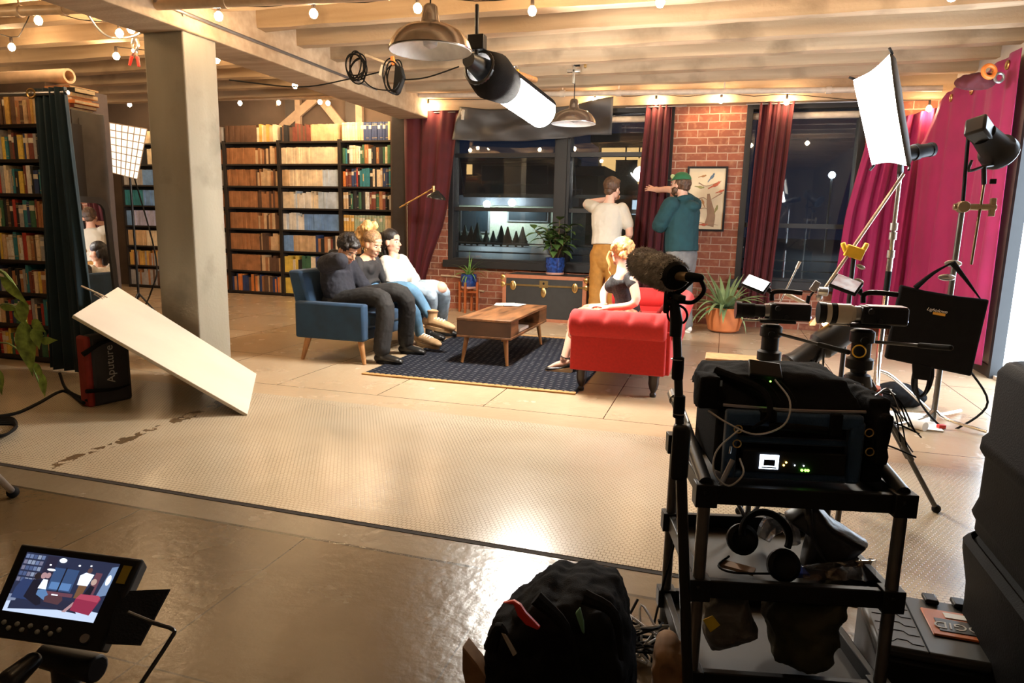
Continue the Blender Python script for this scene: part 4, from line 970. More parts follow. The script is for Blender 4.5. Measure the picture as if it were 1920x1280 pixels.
MB().loft([q, [p - s_ * .006 for p in q]]).build('added_glow_panel', glow('added_panel_glow', (1, .95, .85), SOFT_E * .5), t, smooth=False)  # hidden glowing panel, added so the window glass mirrors a bright softbox
for a, b in e: MB().tube([cor(a, b, -.02), cor(a, b, .01) + s_ * a * .02 + u_ * b * .03], .008, 6).build('corner_tab', BLACK, t)
bp = fc - n * .12 + V((.05, 0, -.25))
MB().tube([bp + n * .01, bp - n * .03], .06, 20).build('speed_ring', BLACKM, t)
MB().tube([bp - n * .03, bp - n * .12, bp - n * .24], [.042, .046, .04], 18).tube([bp - n * .1, bp - n * .13], .052, 18).tube([bp - n * .22, bp - n * .24], .045, 18).build('lamp_head', BLACK, t)
# ================================================================ people
class Fig:
    def __init__(s, label, base):
        s.t = thing('person', label, 'person', base); s.body = MB(); s.dbg = []
    def axes(s, c, fwd, up=(0, 0, 1)):
        f = V(fwd).normalized(); l = V(up).cross(f).normalized(); u = f.cross(l)
        s.hc = V(c); s.f, s.l, s.u = f, l, u
        s.R = Matrix((f, l, u)).transposed()
    def P(s, x, y, z): return s.hc + s.R @ V((x, y, z))
    def head(s, c, fwd, neck, k=1.0, female=False, up=(0, 0, 1)):
        s.axes(c, fwd, up); b = s.body; B = lambda x, y, z, r: b.ball(s.P(x * k, y * k, z * k), tuple(q * k for q in r), 14, s.R)
        B(-.012, 0, .034, (.096, .077, .092)); B(.022, 0, -.022, (.07, .065, .092)); B(.056, 0, -.094, (.03, .032, .024))
        for y in (-1, 1):
            B(.012, .036 * y, -.066, (.045, .022, .034)); B(.055, .04 * y, -.03, (.03, .022, .026)); B(-.004, .077 * y, -.014, (.021, .009, .032))
        B(.072, 0, .024, (.022, .05, .014)); B(.062, 0, .05, (.03, .05, .03))
        b.tube([s.P(.086 * k, 0, .012 * k), s.P(.1 * k, 0, -.014 * k), s.P(.112 * k, 0, -.034 * k)], [.007 * k, .01 * k, .012 * k], 8, 3, round_=True)
        for y in (-1, 1): B(.094, .011 * y, -.038, (.011, .008, .008))
        B(.084, 0, -.064, (.014, .025, .008)); B(.081, 0, -.076, (.014, .022, .009))
        nk = V(neck); b.tube([nk - V((0, 0, .03)), nk.lerp(s.P(-.02 * k, 0, -.06 * k), .5), s.P(-.015 * k, 0, -.02 * k)], [.062 * k, .052 * k, .052 * k] if not female else [.058 * k, .045 * k, .046 * k], 14, 3)
        e = MB(); i_ = MB(); br = MB(); lp = MB()
        for y in (-1, 1):
            e.ball(s.P(.073 * k, .03 * y * k, -.001), (.0125 * k, .0145 * k, .0058 * k), 10, s.R); i_.ball(s.P(.0835 * k, .03 * y * k, -.0025 * k), (.0055 * k, .006 * k, .0055 * k), 10, s.R)
            br.tube([s.P(.091 * k, .012 * y * k, .02 * k), s.P(.092 * k, .03 * y * k, .027 * k), s.P(.078 * k, .05 * y * k, .022 * k)], [.0024, .0034, .0016], 6, 4)
        lp.tube([s.P(.083 * k, -.022 * k, -.068 * k), s.P(.094 * k, 0, -.0645 * k), s.P(.083 * k, .022 * k, -.068 * k)], [.003, .006, .003], 8, 4, round_=True)
        lp.tube([s.P(.082 * k, -.02 * k, -.07 * k), s.P(.092 * k, 0, -.0765 * k), s.P(.082 * k, .02 * k, -.07 * k)], [.003, .0068, .003], 8, 4, round_=True)
        s.face = (e, i_, br, lp)
    def hand(s, p, d, n, side=1, curl=.5, spread=.0, k=1.0):
        p, d, n = V(p), V(d).normalized(), V(n).normalized(); w_ = d.cross(n).normalized(); n = w_.cross(d); b = s.body
        b.tube([p - d * .02 * k, p + d * .03 * k, p + d * .085 * k], [(.026 * k, .02 * k), (.037 * k, .018 * k), (.038 * k, .013 * k)], 12, 3, side=w_, round_=True)
        for i, (o, ln) in enumerate(((-.029, .072), (-.0098, .082), (.0095, .077), (.0275, .06))):
            o *= -side; q = p + d * (.084 - .004 * abs(i - 1)) * k + w_ * o * k; a = spread * (o / .03); dd = (d + w_ * a).normalized(); pts = [q - d * .012]
            for j, f in enumerate((.42, .32, .26)):
                pts.append(pts[-1] + dd * ln * f * k + (dd * .012 if j == 0 else V())); c = curl * (.8 + .25 * j + .1 * i); dd = (dd * math.cos(c) + n * math.sin(c)).normalized()
            b.tube(pts, [.0092 * k, .0088 * k, .008 * k, .007 * k], 8, 3, round_=True)
        q = p + d * .022 * k + w_ * (.03 * side) * k * 1.0
        b.tube([p + d * .01 * k + w_ * .012 * side * k, q + n * .008 + w_ * .012 * side, q + (d * .035 + w_ * side * .024 + n * .018) * k, q + (d * .062 + w_ * side * .026 + n * .028) * k], [.014 * k, .0125 * k, .0105 * k, .008 * k], 8, 3, round_=True)
    def limb(s, pts, r): s.body.tube([V(p) for p in pts], r, 14, 4, round_=True)
    def finish(s, skin, hairc, voxel=.0062):
        bake(s.body, 'body', skin, s.t, voxel, 3)
        for mb, nm, m in zip(s.face, ('eye', 'iris', 'eyebrow', 'lips'), (EYEW, EYED, hairc, LIPS)): mb.build(nm, m, s.t)
    def wear(s, nm, chains, m, voxel=.008, smooth=4, disp=.008, ds=.07, extra=None, label=None):
        b = MB()
        for c in chains:
            side = c[2] if len(c) > 2 else None
            b.tube([V(p) for p in c[0]], c[1], 16, 5, side=side, round_=not (len(c) > 3 and c[3]))
        if extra: extra(b)
        return bake(b, nm, m, s.t, voxel, smooth, disp, ds, label)
    def shoe(s, ankle, toe, m, solem, heel=.0, shaft=.1, wd=.04, nm='shoe', floor=None, flat=True, tall=1.0):
        a, t_ = V(ankle), V(toe); z0 = min(a.z - .09, t_.z - .03) if floor is None else floor
        d = t_ - a; d.z = 0; L_ = d.length; d.normalize(); up = V((0, 0, 1))
        if not flat:
            d = (t_ - a).normalized(); up = V((0, 0, 1)); up = (up - d * up.dot(d)).normalized(); L_ = (t_ - a).length
        base = a - up * .075
        lf = .016 if tall > 1 else 0
        b = MB(); b.tube([base - d * .055 + up * (.02 + lf), base + up * (.026 + lf), base + d * L_ * .5 + up * (.018 + lf), base + d * L_ * .85 + up * (.012 + lf), base + d * L_ + up * (.008 + lf)], [(wd * .8, .036 * tall), (wd * .85, .046 * tall), (wd, .038 * tall), (wd * 1.02, .033 * tall), (wd * .78, .026 * tall)], 14, 4, side=d.cross(up), round_=True)
        b.tube([base + up * .03, a + up * .02, a + up * shaft], [.042 * tall ** .5, .045 * tall ** .5, .047 * tall ** .5], 14, 3)
        o = bake(b, nm, m, s.t, .006, 2)
        sl = MB(); q = []
        for k_ in range(16):
            an = 2 * PI * k_ / 16; x = math.cos(an); y = math.sin(an); ll = (L_ + .08) / 2
            q.append(base + d * ((L_ - .06) / 2 + x * ll * 1.02) + d.cross(up) * (y * wd * (1.08 if x > -.2 else .95)))
        th = .024 + heel + (.006 if tall > 1 else 0); sl.loft([[p - up * th for p in q], [p + up * .006 for p in q]]); sl.build('sole', solem, o, smooth=False, bevel=.004)
        if tall > 1:
            for j in range(4):
                p = base + d * (L_ * (.2 + .14 * j)) + up * (.02 + lf + .044 * tall * (1 - .08 * j)); w2 = d.cross(up) * .028
                MB().tube([p - w2 - up * .012, p + up * .006, p + w2 - up * .012], .0045, 6, 3).build('lace', PAPER, o)
            MB().torus(a + up * (shaft - .01), .05, .009, up, 18).build('boot_collar', mat('dark_tan_leather', (.2, .11, .05), .6), o)
        return o
HAIRK = mat('black_hair', (.012, .009, .008), .45, var=.5, scale=40, stretch=(1, 1, .2), bump=.5, bscale=120); HAIRBR = mat('brown_hair', (.09, .045, .022), .5, var=.5, scale=40, stretch=(1, 1, .2), bump=.5, bscale=120)
HAIRBL = mat('blonde_hair', (.62, .36, .13), .5, var=.45, scale=45, stretch=(1, 1, .25), bump=.5, bscale=110); HAIRDB = mat('dark_blonde_hair', (.3, .17, .08), .5, var=.5, scale=45, bump=.5, bscale=110)
HOODN = mat('navy_hoodie', (.014, .015, .024), .85, var=.2, bump=.15, bscale=250); BLKT = mat('black_trouser', (.014, .013, .013), .85, bump=.15, bscale=250); BLKTOP = mat('black_jersey', (.02, .018, .019), .75, bump=.1, bscale=300)
JEAN = mat('blue_denim', (.09, .2, .32), .8, var=.3, scale=10, bump=.15, bscale=300); JEANL = mat('light_denim', (.33, .42, .5), .8, var=.4, scale=8, bump=.2, bscale=200); SWEAT = mat('white_sweater', (.72, .69, .63), .9, var=.06, scale=20, bump=.3, bscale=160)
TEE = mat('cream_tshirt', (.56, .51, .42), .85, var=.06, scale=6, bump=.1, bscale=200); OCHRE = mat('ochre_trouser', (.36, .16, .025), .8, var=.15, bump=.15, bscale=200); TEALH = mat('teal_hoodie', (.005, .042, .05), .85, var=.12, bump=.15, bscale=250); GREYT = mat('grey_trouser', (.17, .165, .155), .85)
BOOTK = mat('black_leather', (.012, .011, .01), .35); BOOTT = mat('tan_leather', (.42, .26, .13), .55, var=.2); GUM = mat('gum_sole', (.4, .26, .13), .7); GREENC = mat('green_cap', (.02, .13, .05), .8)
X_, Y_ = V((1, 0, 0)), V((0, 1, 0))
def hair_cap(b, g, k=1.0, dx=-.024, dz=.046, r=(.1, .088, .096)): b.ball(g.P(dx * k, 0, dz * k), tuple(q * k for q in r), 18, g.R)

# -- seated in dark hoodie, hand on the nape
g = Fig('seated person in dark hoodie and black trousers, head bowed, hand behind the neck', (-3.25, 5.5, .42))
pel, mid, che, nk = V((-3.26, 5.5, .5)), V((-3.35, 5.5, .66)), V((-3.35, 5.5, .8)), V((-3.3, 5.5, .89))
g.head((-3.235, 5.49, .975), (.82, -.22, -.5), nk)
sh, el, wr = V((-3.36, 5.34, .84)), V((-3.15, 5.22, .885)), aY(632, 492, 5.36)
shl, ell, wrl = V((-3.34, 5.67, .84)), V((-3.2, 5.72, .62)), V((-3.0, 5.62, .57))
kr, kl = aY(717, 563, 5.36), aY(754, 552, 5.62); fr_, fl_ = fl(728, 682), fl(772, 664); ar, al = fr_ + V((-.05, 0, .1)), fl_ + V((-.05, 0, .1))
g.body.tube([pel, mid, che, nk], [(.13, .09), (.13, .09), (.14, .09), (.06, .05)], 14, 4, side=Y_)
g.limb([sh, el, wr], [.045, .04, .03]); g.hand(wr, aY(618, 480, 5.42) - wr, (.4, .6, .3), 1, .3); g.limb([shl, ell, wrl], [.045, .04, .028]); g.hand(wrl, (.8, -.5, -.1), (0, 0, -1), 1, .5)
for h, k_, a in (((-3.2, 5.42, .5), kr, ar), ((-3.2, 5.6, .5), kl, al)): g.limb([h, k_, a], [.07, .05, .035])
g.finish(SKIN_B, HAIRK)
g.wear('hoodie', [([pel + V((-.02, 0, -.02)), mid, che, V((-3.3, 5.5, .885))], [(.17, .14), (.175, .14), (.18, .125), (.1, .085)], Y_), ([sh, V((-3.25, 5.26, .875)), el], [.085, .08, .075]), ([el, el.lerp(wr, .5), wr], [.075, .062, .045]), ([shl, ell, wrl], [.08, .07, .05])], HOODN, disp=.014, ds=.045,
       extra=lambda b: b.torus(V((-3.32, 5.5, .91)), .075, .034, (.5, 0, 1), 16, 8))
g.wear('trousers', [([V((-3.27, 5.42, .5)), kr, ar + V((-.01, 0, .03))], [.11, .085, .075]), ([V((-3.27, 5.6, .5)), kl, al + V((-.01, 0, .03))], [.11, .085, .075]), ([V((-3.3, 5.5, .5)), V((-3.12, 5.5, .5))], [(.19, .1), (.17, .09)], Y_)], BLKT, disp=.008, ds=.035)
for a, f_ in ((ar, fr_), (al, fl_)): g.shoe(a, f_ + V((.12, -.02, .03)), BOOTK, RUBBER, shaft=.04, wd=.045)
def hA(b):
    hair_cap(b, g, 1.0, -.022, .05, (.102, .09, .098)); r = random.Random(2)
    for i in range(26):
        a = r.uniform(-2.6, 2.6); e_ = r.uniform(-.1, 1.2); b.ball(g.P(-.015 + .09 * math.cos(a) * math.cos(e_), .082 * math.sin(a) * math.cos(e_), .05 + .09 * math.sin(e_)), r.uniform(.018, .03), 8)
    b.ball(g.P(.07, 0, .085), (.04, .065, .03), 10, g.R)
b = MB(); hA(b); bake(b, 'hair', HAIRK, g.t, .006, 2, .012, .02)

# -- seated in black top, blond ponytail, crossed legs in blue jeans
g = Fig('seated woman in fitted black top and blue jeans, curly blonde ponytail, legs crossed', (-3.25, 5.95, .42))
pel, mid, che, nk = V((-3.25, 5.95, .5)), V((-3.29, 5.95, .66)), V((-3.3, 5.95, .8)), V((-3.28, 5.95, .905))
g.head((-3.225, 5.94, 1.012), (.93, -.22, -.3), nk, .97, True)
sh, el, wr = V((-3.31, 5.8, .85)), aY(684, 553, 5.76), aY(728, 548, 5.84); shl, ell, wrl = V((-3.29, 6.1, .85)), V((-3.2, 6.15, .64)), V((-3.0, 6.02, .585))
kr, ar = aY(764, 541, 5.88), aY(806, 592, 5.93); kl = aY(765, 566, 6.02); fl_ = fl(795, 648); al = fl_ + V((-.04, 0, .11))
g.body.tube([pel, mid, che, V((-3.29, 5.95, .87)), nk], [(.13, .09), (.11, .08), (.14, .09), (.13, .065), (.055, .05)], 14, 4, side=Y_)
g.limb([sh, el, wr], [.036, .032, .024]); g.hand(wr, (.85, .1, .05), (0, .2, -1), -1, .5, k=.9); g.limb([shl, ell, wrl], [.036, .032, .024]); g.hand(wrl, (.6, -.7, -.05), (0, 0, -1), 1, .4, k=.9)
g.limb([(-3.2, 5.87, .5), kr, ar], [.07, .05, .035]); g.limb([(-3.2, 6.03, .48), kl, al], [.07, .05, .035])
g.finish(SKIN_T, HAIRDB)
g.wear('top', [([pel + V((0, 0, .1)), mid, che, V((-3.3, 5.95, .845)), V((-3.3, 5.95, .872))], [(.135, .1), (.13, .1), (.155, .115), (.145, .085), (.1, .06)], Y_, True), ([sh, el, wr], [.052, .044, .031]), ([shl, ell, wrl], [.052, .044, .031])], BLKTOP, voxel=.007, disp=.006,
       extra=lambda b: (b.ball((-3.225, 5.89, .775), (.045, .055, .06), 12), b.ball((-3.225, 6.01, .775), (.045, .055, .06), 12)))
g.wear('jeans', [([V((-3.26, 5.87, .5)), kr, ar], [.095, .066, .045]), ([V((-3.26, 6.03, .49)), kl, al], [.095, .066, .048]), ([V((-3.28, 5.95, .56)), V((-3.22, 5.95, .48))], [(.15, .115), (.16, .11)], Y_)], JEAN, disp=.005, ds=.03)
g.shoe(ar + V((.02, 0, -.02)), aY(848, 604, 5.9), BOOTT, GUM, shaft=.08, wd=.05, nm='boot', flat=False, tall=1.25); g.shoe(al, fl(816, 656) + V((.03, 0, .03)), BOOTT, GUM, shaft=.1, wd=.05, nm='boot', tall=1.25)
def hB(b): hair_cap(b, g, .97, -.018, .056, (.098, .085, .088))
b = MB(); hB(b); bake(b, 'hair', HAIRDB, g.t, .006, 2, .006, .02)
b = MB(); r = random.Random(4)
for i in range(54):
    u = i / 53; c_ = g.P(-.07 - .075 * math.sin(PI * min(1, u * 1.1) * .62) + r.uniform(-.025, .025), r.uniform(-.045, .04), lerp(.175, -.05, u)); b.ball(c_, r.uniform(.032, .05) * (1.1 - .3 * abs(u - .4)), 8)
bake(b, 'ponytail', HAIRBL, g.t, .007, 1, .016, .018)
MB().torus(g.P(-.075, 0, .125), .024, .012, g.P(-.1, 0, .15) - g.P(-.075, 0, .125), 16).build('hair_tie', BLACK, g.t)
for y in (-1, 1): MB().torus(g.P(-.002, .079 * y, -.06), .015, .003, (0, 1, 0), 14).build('earring', BRASS, g.t)

# -- seated in white sweater and ripped jeans
g = Fig('seated woman in white sweater and ripped light jeans, long dark hair tied back', (-3.2, 6.38, .42))
pel, mid, che, nk = V((-3.22, 6.36, .5)), V((-3.24, 6.36, .66)), V((-3.23, 6.36, .79)), V((-3.2, 6.36, .895))
g.head(aY(734, 453, 6.36), (.98, -.12, .03), nk, .96, True)
sh, el, wr = V((-3.23, 6.22, .83)), aY(745, 548, 6.16), aY(770, 537, 6.25); shl, ell, wrl = V((-3.2, 6.5, .83)), V((-3.08, 6.53, .64)), aY(778, 528, 6.4)
kr, kl = aY(802, 546, 6.24), aY(825, 541, 6.45); fr_, fl_ = fl(808, 640), fl(832, 632); ar, al = fr_ + V((-.03, 0, .12)), fl_ + V((-.03, 0, .12))
g.body.tube([pel, mid, che, nk], [(.12, .09), (.11, .08), (.13, .08), (.055, .05)], 14, 4, side=Y_)
g.limb([sh, el, wr], [.035, .03, .024]); g.hand(wr, (.8, .4, -.1), (0, .2, -1), -1, .5, k=.9); g.limb([shl, ell, wrl], [.035, .03, .024]); g.hand(wrl, (.8, -.3, -.3), (0, 0, -1), 1, .5, k=.9)
g.limb([(-3.18, 6.29, .5), kr, ar], [.07, .045, .024]); g.limb([(-3.18, 6.44, .5), kl, al + V((-.01, 0, 0))], [.07, .045, .024]); g.body.ball(kl + V((.012, -.012, .01)), (.07, .066, .066), 14)
g.finish(SKIN_L, HAIRK)
g.wear('sweater', [([pel + V((0, 0, .02)), mid, che, V((-3.22, 6.36, .83)), V((-3.22, 6.36, .86))], [(.17, .135), (.17, .135), (.165, .115), (.14, .09), (.095, .06)], Y_, True), ([sh, el, wr], [.07, .075, .045]), ([shl, ell, wrl], [.07, .075, .045])], SWEAT, disp=.018, ds=.06)
g.wear('jeans', [([V((-3.24, 6.29, .5)), kr, ar + V((0, 0, .08))], [.1, .074, .07]), ([V((-3.24, 6.44, .5)), kl, al + V((0, 0, .08))], [.1, .074, .07])], JEANL, disp=.01, ds=.04)
for a, f_ in ((ar, fr_), (al, fl_)): g.shoe(a, f_ + V((.14, -.02, .03)), BOOTK, RUBBER, shaft=.07, wd=.042, nm='boot')
b = MB(); hair_cap(b, g, .96, -.016, .056, (.097, .087, .088)); b.tube([g.P(-.08, 0, .02), g.P(-.085, 0, -.05), g.P(-.07, 0, -.12)], [(.06, .04), (.06, .04), (.04, .03)], 12, 4, side=g.l, round_=True)
for y in (-1, 1): b.ball(g.P(-.048, .058 * y, -.012), (.036, .02, .06), 10, g.R)
bake(b, 'hair', HAIRK, g.t, .006, 3, .004, .03)

# -- blonde woman on the red sofa, looking away to the window
g = Fig('blonde woman with braided hair and black lace top sitting on the red sofa', (-.75, 5.8, .4))
pel, mid, che, nk = V((-.74, 5.82, .48)), V((-.76, 5.8, .65)), aY(1165, 530, 5.8), aY(1168, 503, 5.8)
g.head(aY(1164, 471, 5.82), (-.62, .72, -.05), nk, 1.0, True)
sh, el, wr = aY(1186, 525, 5.66), aY(1190, 568, 5.58), aY(1142, 577, 5.6); shl, ell, wrl = aY(1150, 525, 5.98), V((-.98, 6.0, .66)), aY(1132, 572, 5.8)
kr, kl = V((-1.12, 5.72, .47)), V((-1.12, 5.95, .47)); fr_, fl_ = V((-1.25, 5.56, 0)), V((-1.2, 6.0, 0)); ar, al = fr_ + V((.03, 0, .115)), fl_ + V((.03, 0, .115))
g.body.tube([pel, mid, che, V((nk.x, nk.y, nk.z - .05)), nk], [(.12, .09), (.1, .08), (.13, .085), (.1, .06), (.055, .05)], 14, 4, side=Y_)
g.limb([sh, el, wr], [.044, .036, .026]); g.hand(wr, (-1, .1, .1), (0, 0, -1), 1, .5, k=.92); g.limb([shl, ell, wrl], [.042, .036, .026]); g.hand(wrl, (-.8, -.5, 0), (0, 0, -1), -1, .4, k=.92)
for h, k_, a in (((-.75, 5.74, .48), kr, ar), ((-.75, 5.9, .48), kl, al)):
    g.limb([h, k_, a], [.07, .05, .036]); tdir = V((-.86, -.1, -.3)).normalized(); g.body.tube([a + V((.03, 0, -.03)), a + V((-.05, 0, -.05)), a + V((-.13, -.01, -.085))], [.032, .03, .018], 12, 3, round_=True)
g.finish(SKIN_L, HAIRDB)
LACE = mat('black_lace', (.016, .014, .015), .8, var=.6, scale=90, bump=.4, bscale=140)
g.wear('top', [([pel + V((0, 0, .04)), mid, che, che.lerp(nk, .2), che.lerp(nk, .42)], [(.135, .11), (.115, .095), (.14, .105), (.13, .085), (.085, .06)], Y_, True), ([sh + V((-.02, .03, .01)), sh + V((.005, -.01, -.035))], [.058, .052]), ([shl + V((.02, -.03, .0)), shl + V((-.005, .01, -.035))], [.055, .05])], LACE, voxel=.007, disp=.006, extra=lambda b: b.ball(che + V((-.08, -.03, -.03)), .06, 12))
FLOR = mat('coral_print', (.6, .2, .12), .8, var=.9, scale=16)
g.wear('trousers', [([V((-.72, 5.74, .47)), kr, kr.lerp(ar, .45)], [.1, .075, .06]), ([V((-.72, 5.9, .47)), kl, kl.lerp(al, .45)], [.1, .075, .06])], FLOR, disp=.008)
for a in (ar, al):
    o = MB(); o.tube([a + V((.045, 0, -.045)), a + V((-.02, 0, -.075)), a + V((-.13, -.01, -.09))], [(.035, .03), (.036, .016), (.036, .02)], 12, 4, side=Y_, round_=True)
    s_o = bake(o, 'shoe', BOOTK, g.t, .006, 2); MB().hexa([a + V(q) for q in ((-.15, -.04, -.115), (.07, -.032, -.115), (.07, .032, -.115), (-.15, .04, -.115), (-.15, -.04, -.095), (.07, -.032, -.06), (.07, .032, -.06), (-.15, .04, -.095))]).build('sole', GUM, s_o, bevel=.006)
    MB().torus(a + V((.01, 0, .02)), .04, .005, (.3, 0, 1), 18).build('ankle_strap', BOOTK, g.t)
b = MB(); hair_cap(b, g, 1.0, -.03, .036, (.094, .086, .09)); r = random.Random(8)
for i in range(13):
    a = -2.3 + 4.6 * i / 12; b.ball(g.P(-.03 - .075 * math.cos(a) * .55, .088 * math.sin(a), .085 - .03 * abs(a)), (.028, .022, .026), 9)
for i in range(20): b.ball(g.P(-.085 + r.uniform(-.025, .02), r.uniform(-.055, .055), r.uniform(-.05, .07)), r.uniform(.02, .032), 8)
bake(b, 'hair', HAIRBL, g.t, .006, 1, .014, .016)
MB().tube([g.P(.05, .07, .0), g.P(.065, .085, -.06), g.P(.04, .08, -.12), g.P(.06, .075, -.16), g.P(.035, .07, -.2)], [.014, .016, .011, .009, .003], 8, 4).build('loose_curl', HAIRBL, g.t)

# -- standing in cream t-shirt, back turned
g = Fig('standing man in cream t-shirt and ochre trousers, back turned, facing the window', (-1.36, 8.3, 0))
b0 = V((-1.36, 8.3, 0)); pel, mid, che, nk = b0 + V((0, 0, .93)), b0 + V((0, .02, 1.13)), b0 + V((0, .03, 1.35)), b0 + V((.01, .04, 1.52))
g.head(b0 + V((.035, .09, 1.665)), (.45, .88, -.08), nk, 1.06)
shl, ell, wrl = b0 + V((-.185, .06, 1.44)), b0 + V((-.3, .24, 1.5)), b0 + V((-.02, .33, 1.56)); shr, elr, wrr = b0 + V((.2, .04, 1.43)), b0 + V((.27, .05, 1.14)), b0 + V((.14, .26, 1.06))
kl, kr, al, ar = b0 + V((-.1, .02, .5)), b0 + V((.1, .0, .5)), b0 + V((-.11, -.02, .1)), b0 + V((.12, -.02, .1))
g.body.tube([pel, mid, che, nk], [(.13, .1), (.13, .1), (.16, .1), (.06, .06)], 14, 4, side=X_)
g.limb([shl, ell, wrl], [.05, .045, .032]); g.hand(wrl, (.75, -.35, .2), (0, -1, .2), 1, .6); g.limb([shr, elr, wrr], [.052, .045, .032]); g.hand(wrr, (-.7, .5, .1), (0, -.5, -1), 1, .6)
for h, k_, a in ((b0 + V((-.09, 0, .9)), kl, al), (b0 + V((.09, 0, .9)), kr, ar)): g.limb([h, k_, a], [.08, .055, .04])
g.finish(SKIN_L, HAIRBR)
g.wear('t_shirt', [([b0 + V((0, 0, 1.0)), mid, che, b0 + V((0, .03, 1.46)), b0 + V((0, .03, 1.5))], [(.18, .13), (.178, .13), (.2, .13), (.165, .1), (.09, .07)], X_, True), ([shl + V((.03, 0, 0)), shl.lerp(ell, .75)], [.078, .07]), ([shr + V((-.03, 0, 0)), shr.lerp(elr, .62)], [.078, .075])], TEE, disp=.016, ds=.08)
g.wear('trousers', [([b0 + V((-.085, 0, .88)), kl, al + V((0, 0, .0))], [.105, .085, .072]), ([b0 + V((.085, 0, .88)), kr, ar + V((0, 0, .0))], [.105, .085, .072]), ([b0 + V((0, 0, .95)), b0 + V((0, 0, .84))], [(.162, .112), (.17, .12)], X_)], OCHRE, disp=.014)
for a in (al, ar): g.shoe(a, V((a.x, a.y + .15, .03)), BOOTT, GUM, shaft=.02)
b = MB(); hair_cap(b, g, 1.06, -.026, .045, (.1, .09, .098)); b.ball(g.P(-.07, 0, -.03), (.045, .065, .05), 12, g.R); b.ball(g.P(.06, .0, .1), (.05, .06, .035), 10, g.R)
bake(b, 'hair', HAIRBR, g.t, .006, 1, .012, .02)

# -- standing in teal hoodie and green cap, reaching for the curtain
g = Fig('standing man in green cap and teal hoodie reaching out to the red curtain', (-.46, 8.25, 0))
b0 = V((-.46, 8.25, 0)); F_ = V((-.75, .66, 0)).normalized(); S_ = V((F_.y, -F_.x, 0))   # S_: his right-hand side
Z = lambda f, s_, z: b0 + F_ * f + S_ * s_ + V((0, 0, z))
pel, mid, che, nk = Z(0, 0, .95), Z(.02, 0, 1.18), Z(0, 0, 1.4), Z(.03, 0, 1.57)
g.head(Z(.075, -.01, 1.725), (-.86, .5, -.03), nk, 1.08)
shr, elr, wrr = Z(.05, .2, 1.5), aY(1262, 357, 8.55), aY(1232, 356, 8.68); shl, ell, wrl = Z(0, -.22, 1.48), Z(.14, -.24, 1.25), Z(.3, -.04, 1.33)
kl, kr, al, ar = Z(.03, -.11, .52), Z(.02, .11, .52), Z(-.02, -.12, .1), Z(-.03, .12, .1)
g.body.tube([pel, mid, che, nk], [(.15, .11), (.15, .12), (.17, .11), (.065, .06)], 14, 4, side=S_)
g.limb([shr, elr, wrr], [.05, .042, .034]); g.hand(wrr, aY(1214, 352, 8.74) - wrr, (.15, .6, -.7), -1, .12, .3, 1.08); g.limb([shl, ell, wrl], [.05, .045, .034]); g.hand(wrl, F_ * .4 + S_ * .7 + V((0, 0, .35)), V((0, 0, 1)) - F_ * .5, 1, .5)
for h, k_, a in ((Z(0, -.1, .92), kl, al), (Z(0, .1, .92), kr, ar)): g.limb([h, k_, a], [.085, .06, .042])
g.finish(SKIN_L, HAIRBR)
g.wear('hoodie', [([Z(0, 0, .955), mid, che, Z(.01, 0, 1.5), Z(.01, 0, 1.55)], [(.21, .175), (.205, .17), (.215, .15), (.17, .11), (.1, .08)], S_, True), ([shl, ell, ell.lerp(wrl, .85)], [.095, .09, .062]), ([shr, shr.lerp(elr, .7)], [.09, .07])], TEALH, disp=.018, ds=.09,
       extra=lambda b: (b.torus(Z(.02, 0, 1.545), .085, .035, F_ * .35 + V((0, 0, 1)), 18, 8), b.ball(Z(-.1, 0, 1.47), (.1, .1, .07), 12)))
g.wear('trousers', [([Z(0, -.1, .92), kl, al], [.115, .09, .08]), ([Z(0, .1, .92), kr, ar], [.115, .09, .08]), ([Z(0, 0, .98), Z(0, 0, .86)], [(.185, .13), (.19, .135)], S_)], GREYT, disp=.014)
for a in (al, ar): g.shoe(a, V((a.x, a.y, .03)) + F_ * .16, WHITE, WHITE, shaft=.02)
b = MB(); hair_cap(b, g, 1.08, -.03, .01, (.092, .088, .085)); b.ball(g.P(-.07, 0, -.045), (.045, .07, .04), 12, g.R); bake(b, 'hair', HAIRBR, g.t, .006, 1, .016, .02)
b = MB(); b.ball(g.P(.075, 0, -.09), (.035, .05, .045), 12, g.R)
for y in (-1, 1): b.ball(g.P(.035, .06 * y, -.07), (.045, .02, .04), 10, g.R)
bake(b, 'beard', HAIRBR, g.t, .006, 1, .012, .02)
kb = 1.08; c = MB(); rings = []
for i in range(9):
    a = i / 8 * PI / 2; rr = math.cos(a) if i < 8 else .03
    rings.append([g.P(-.012 + .112 * rr * math.cos(q * PI / 12) * 1.0, .098 * rr * math.sin(q * PI / 12), .045 + .09 * math.sin(a)) for q in range(24)])
c.loft(rings, caps=False); cp = c.build('cap', GREENC, g.t, solid=.004)
v = MB(); v.grid(lambda u, w_: g.P(.08 + .085 * w_ * (1 - .35 * (2 * u - 1) ** 2) - .03 * (2 * u - 1) ** 2, .082 * (2 * u - 1), .05 - .012 * (2 * u - 1) ** 2 + .004 * w_), 12, 6); v.build('cap_brim', GREENC, cp, solid=.004)
MB().ball(g.P(.055, .082, .085), (.026, .006, .026), 14, g.R @ Matrix.Rotation(-.35, 3, 'X') @ Matrix.Rotation(.4, 3, 'Z')).build('cap_badge', mat('pale_badge', (.4, .45, .2), .7), cp)
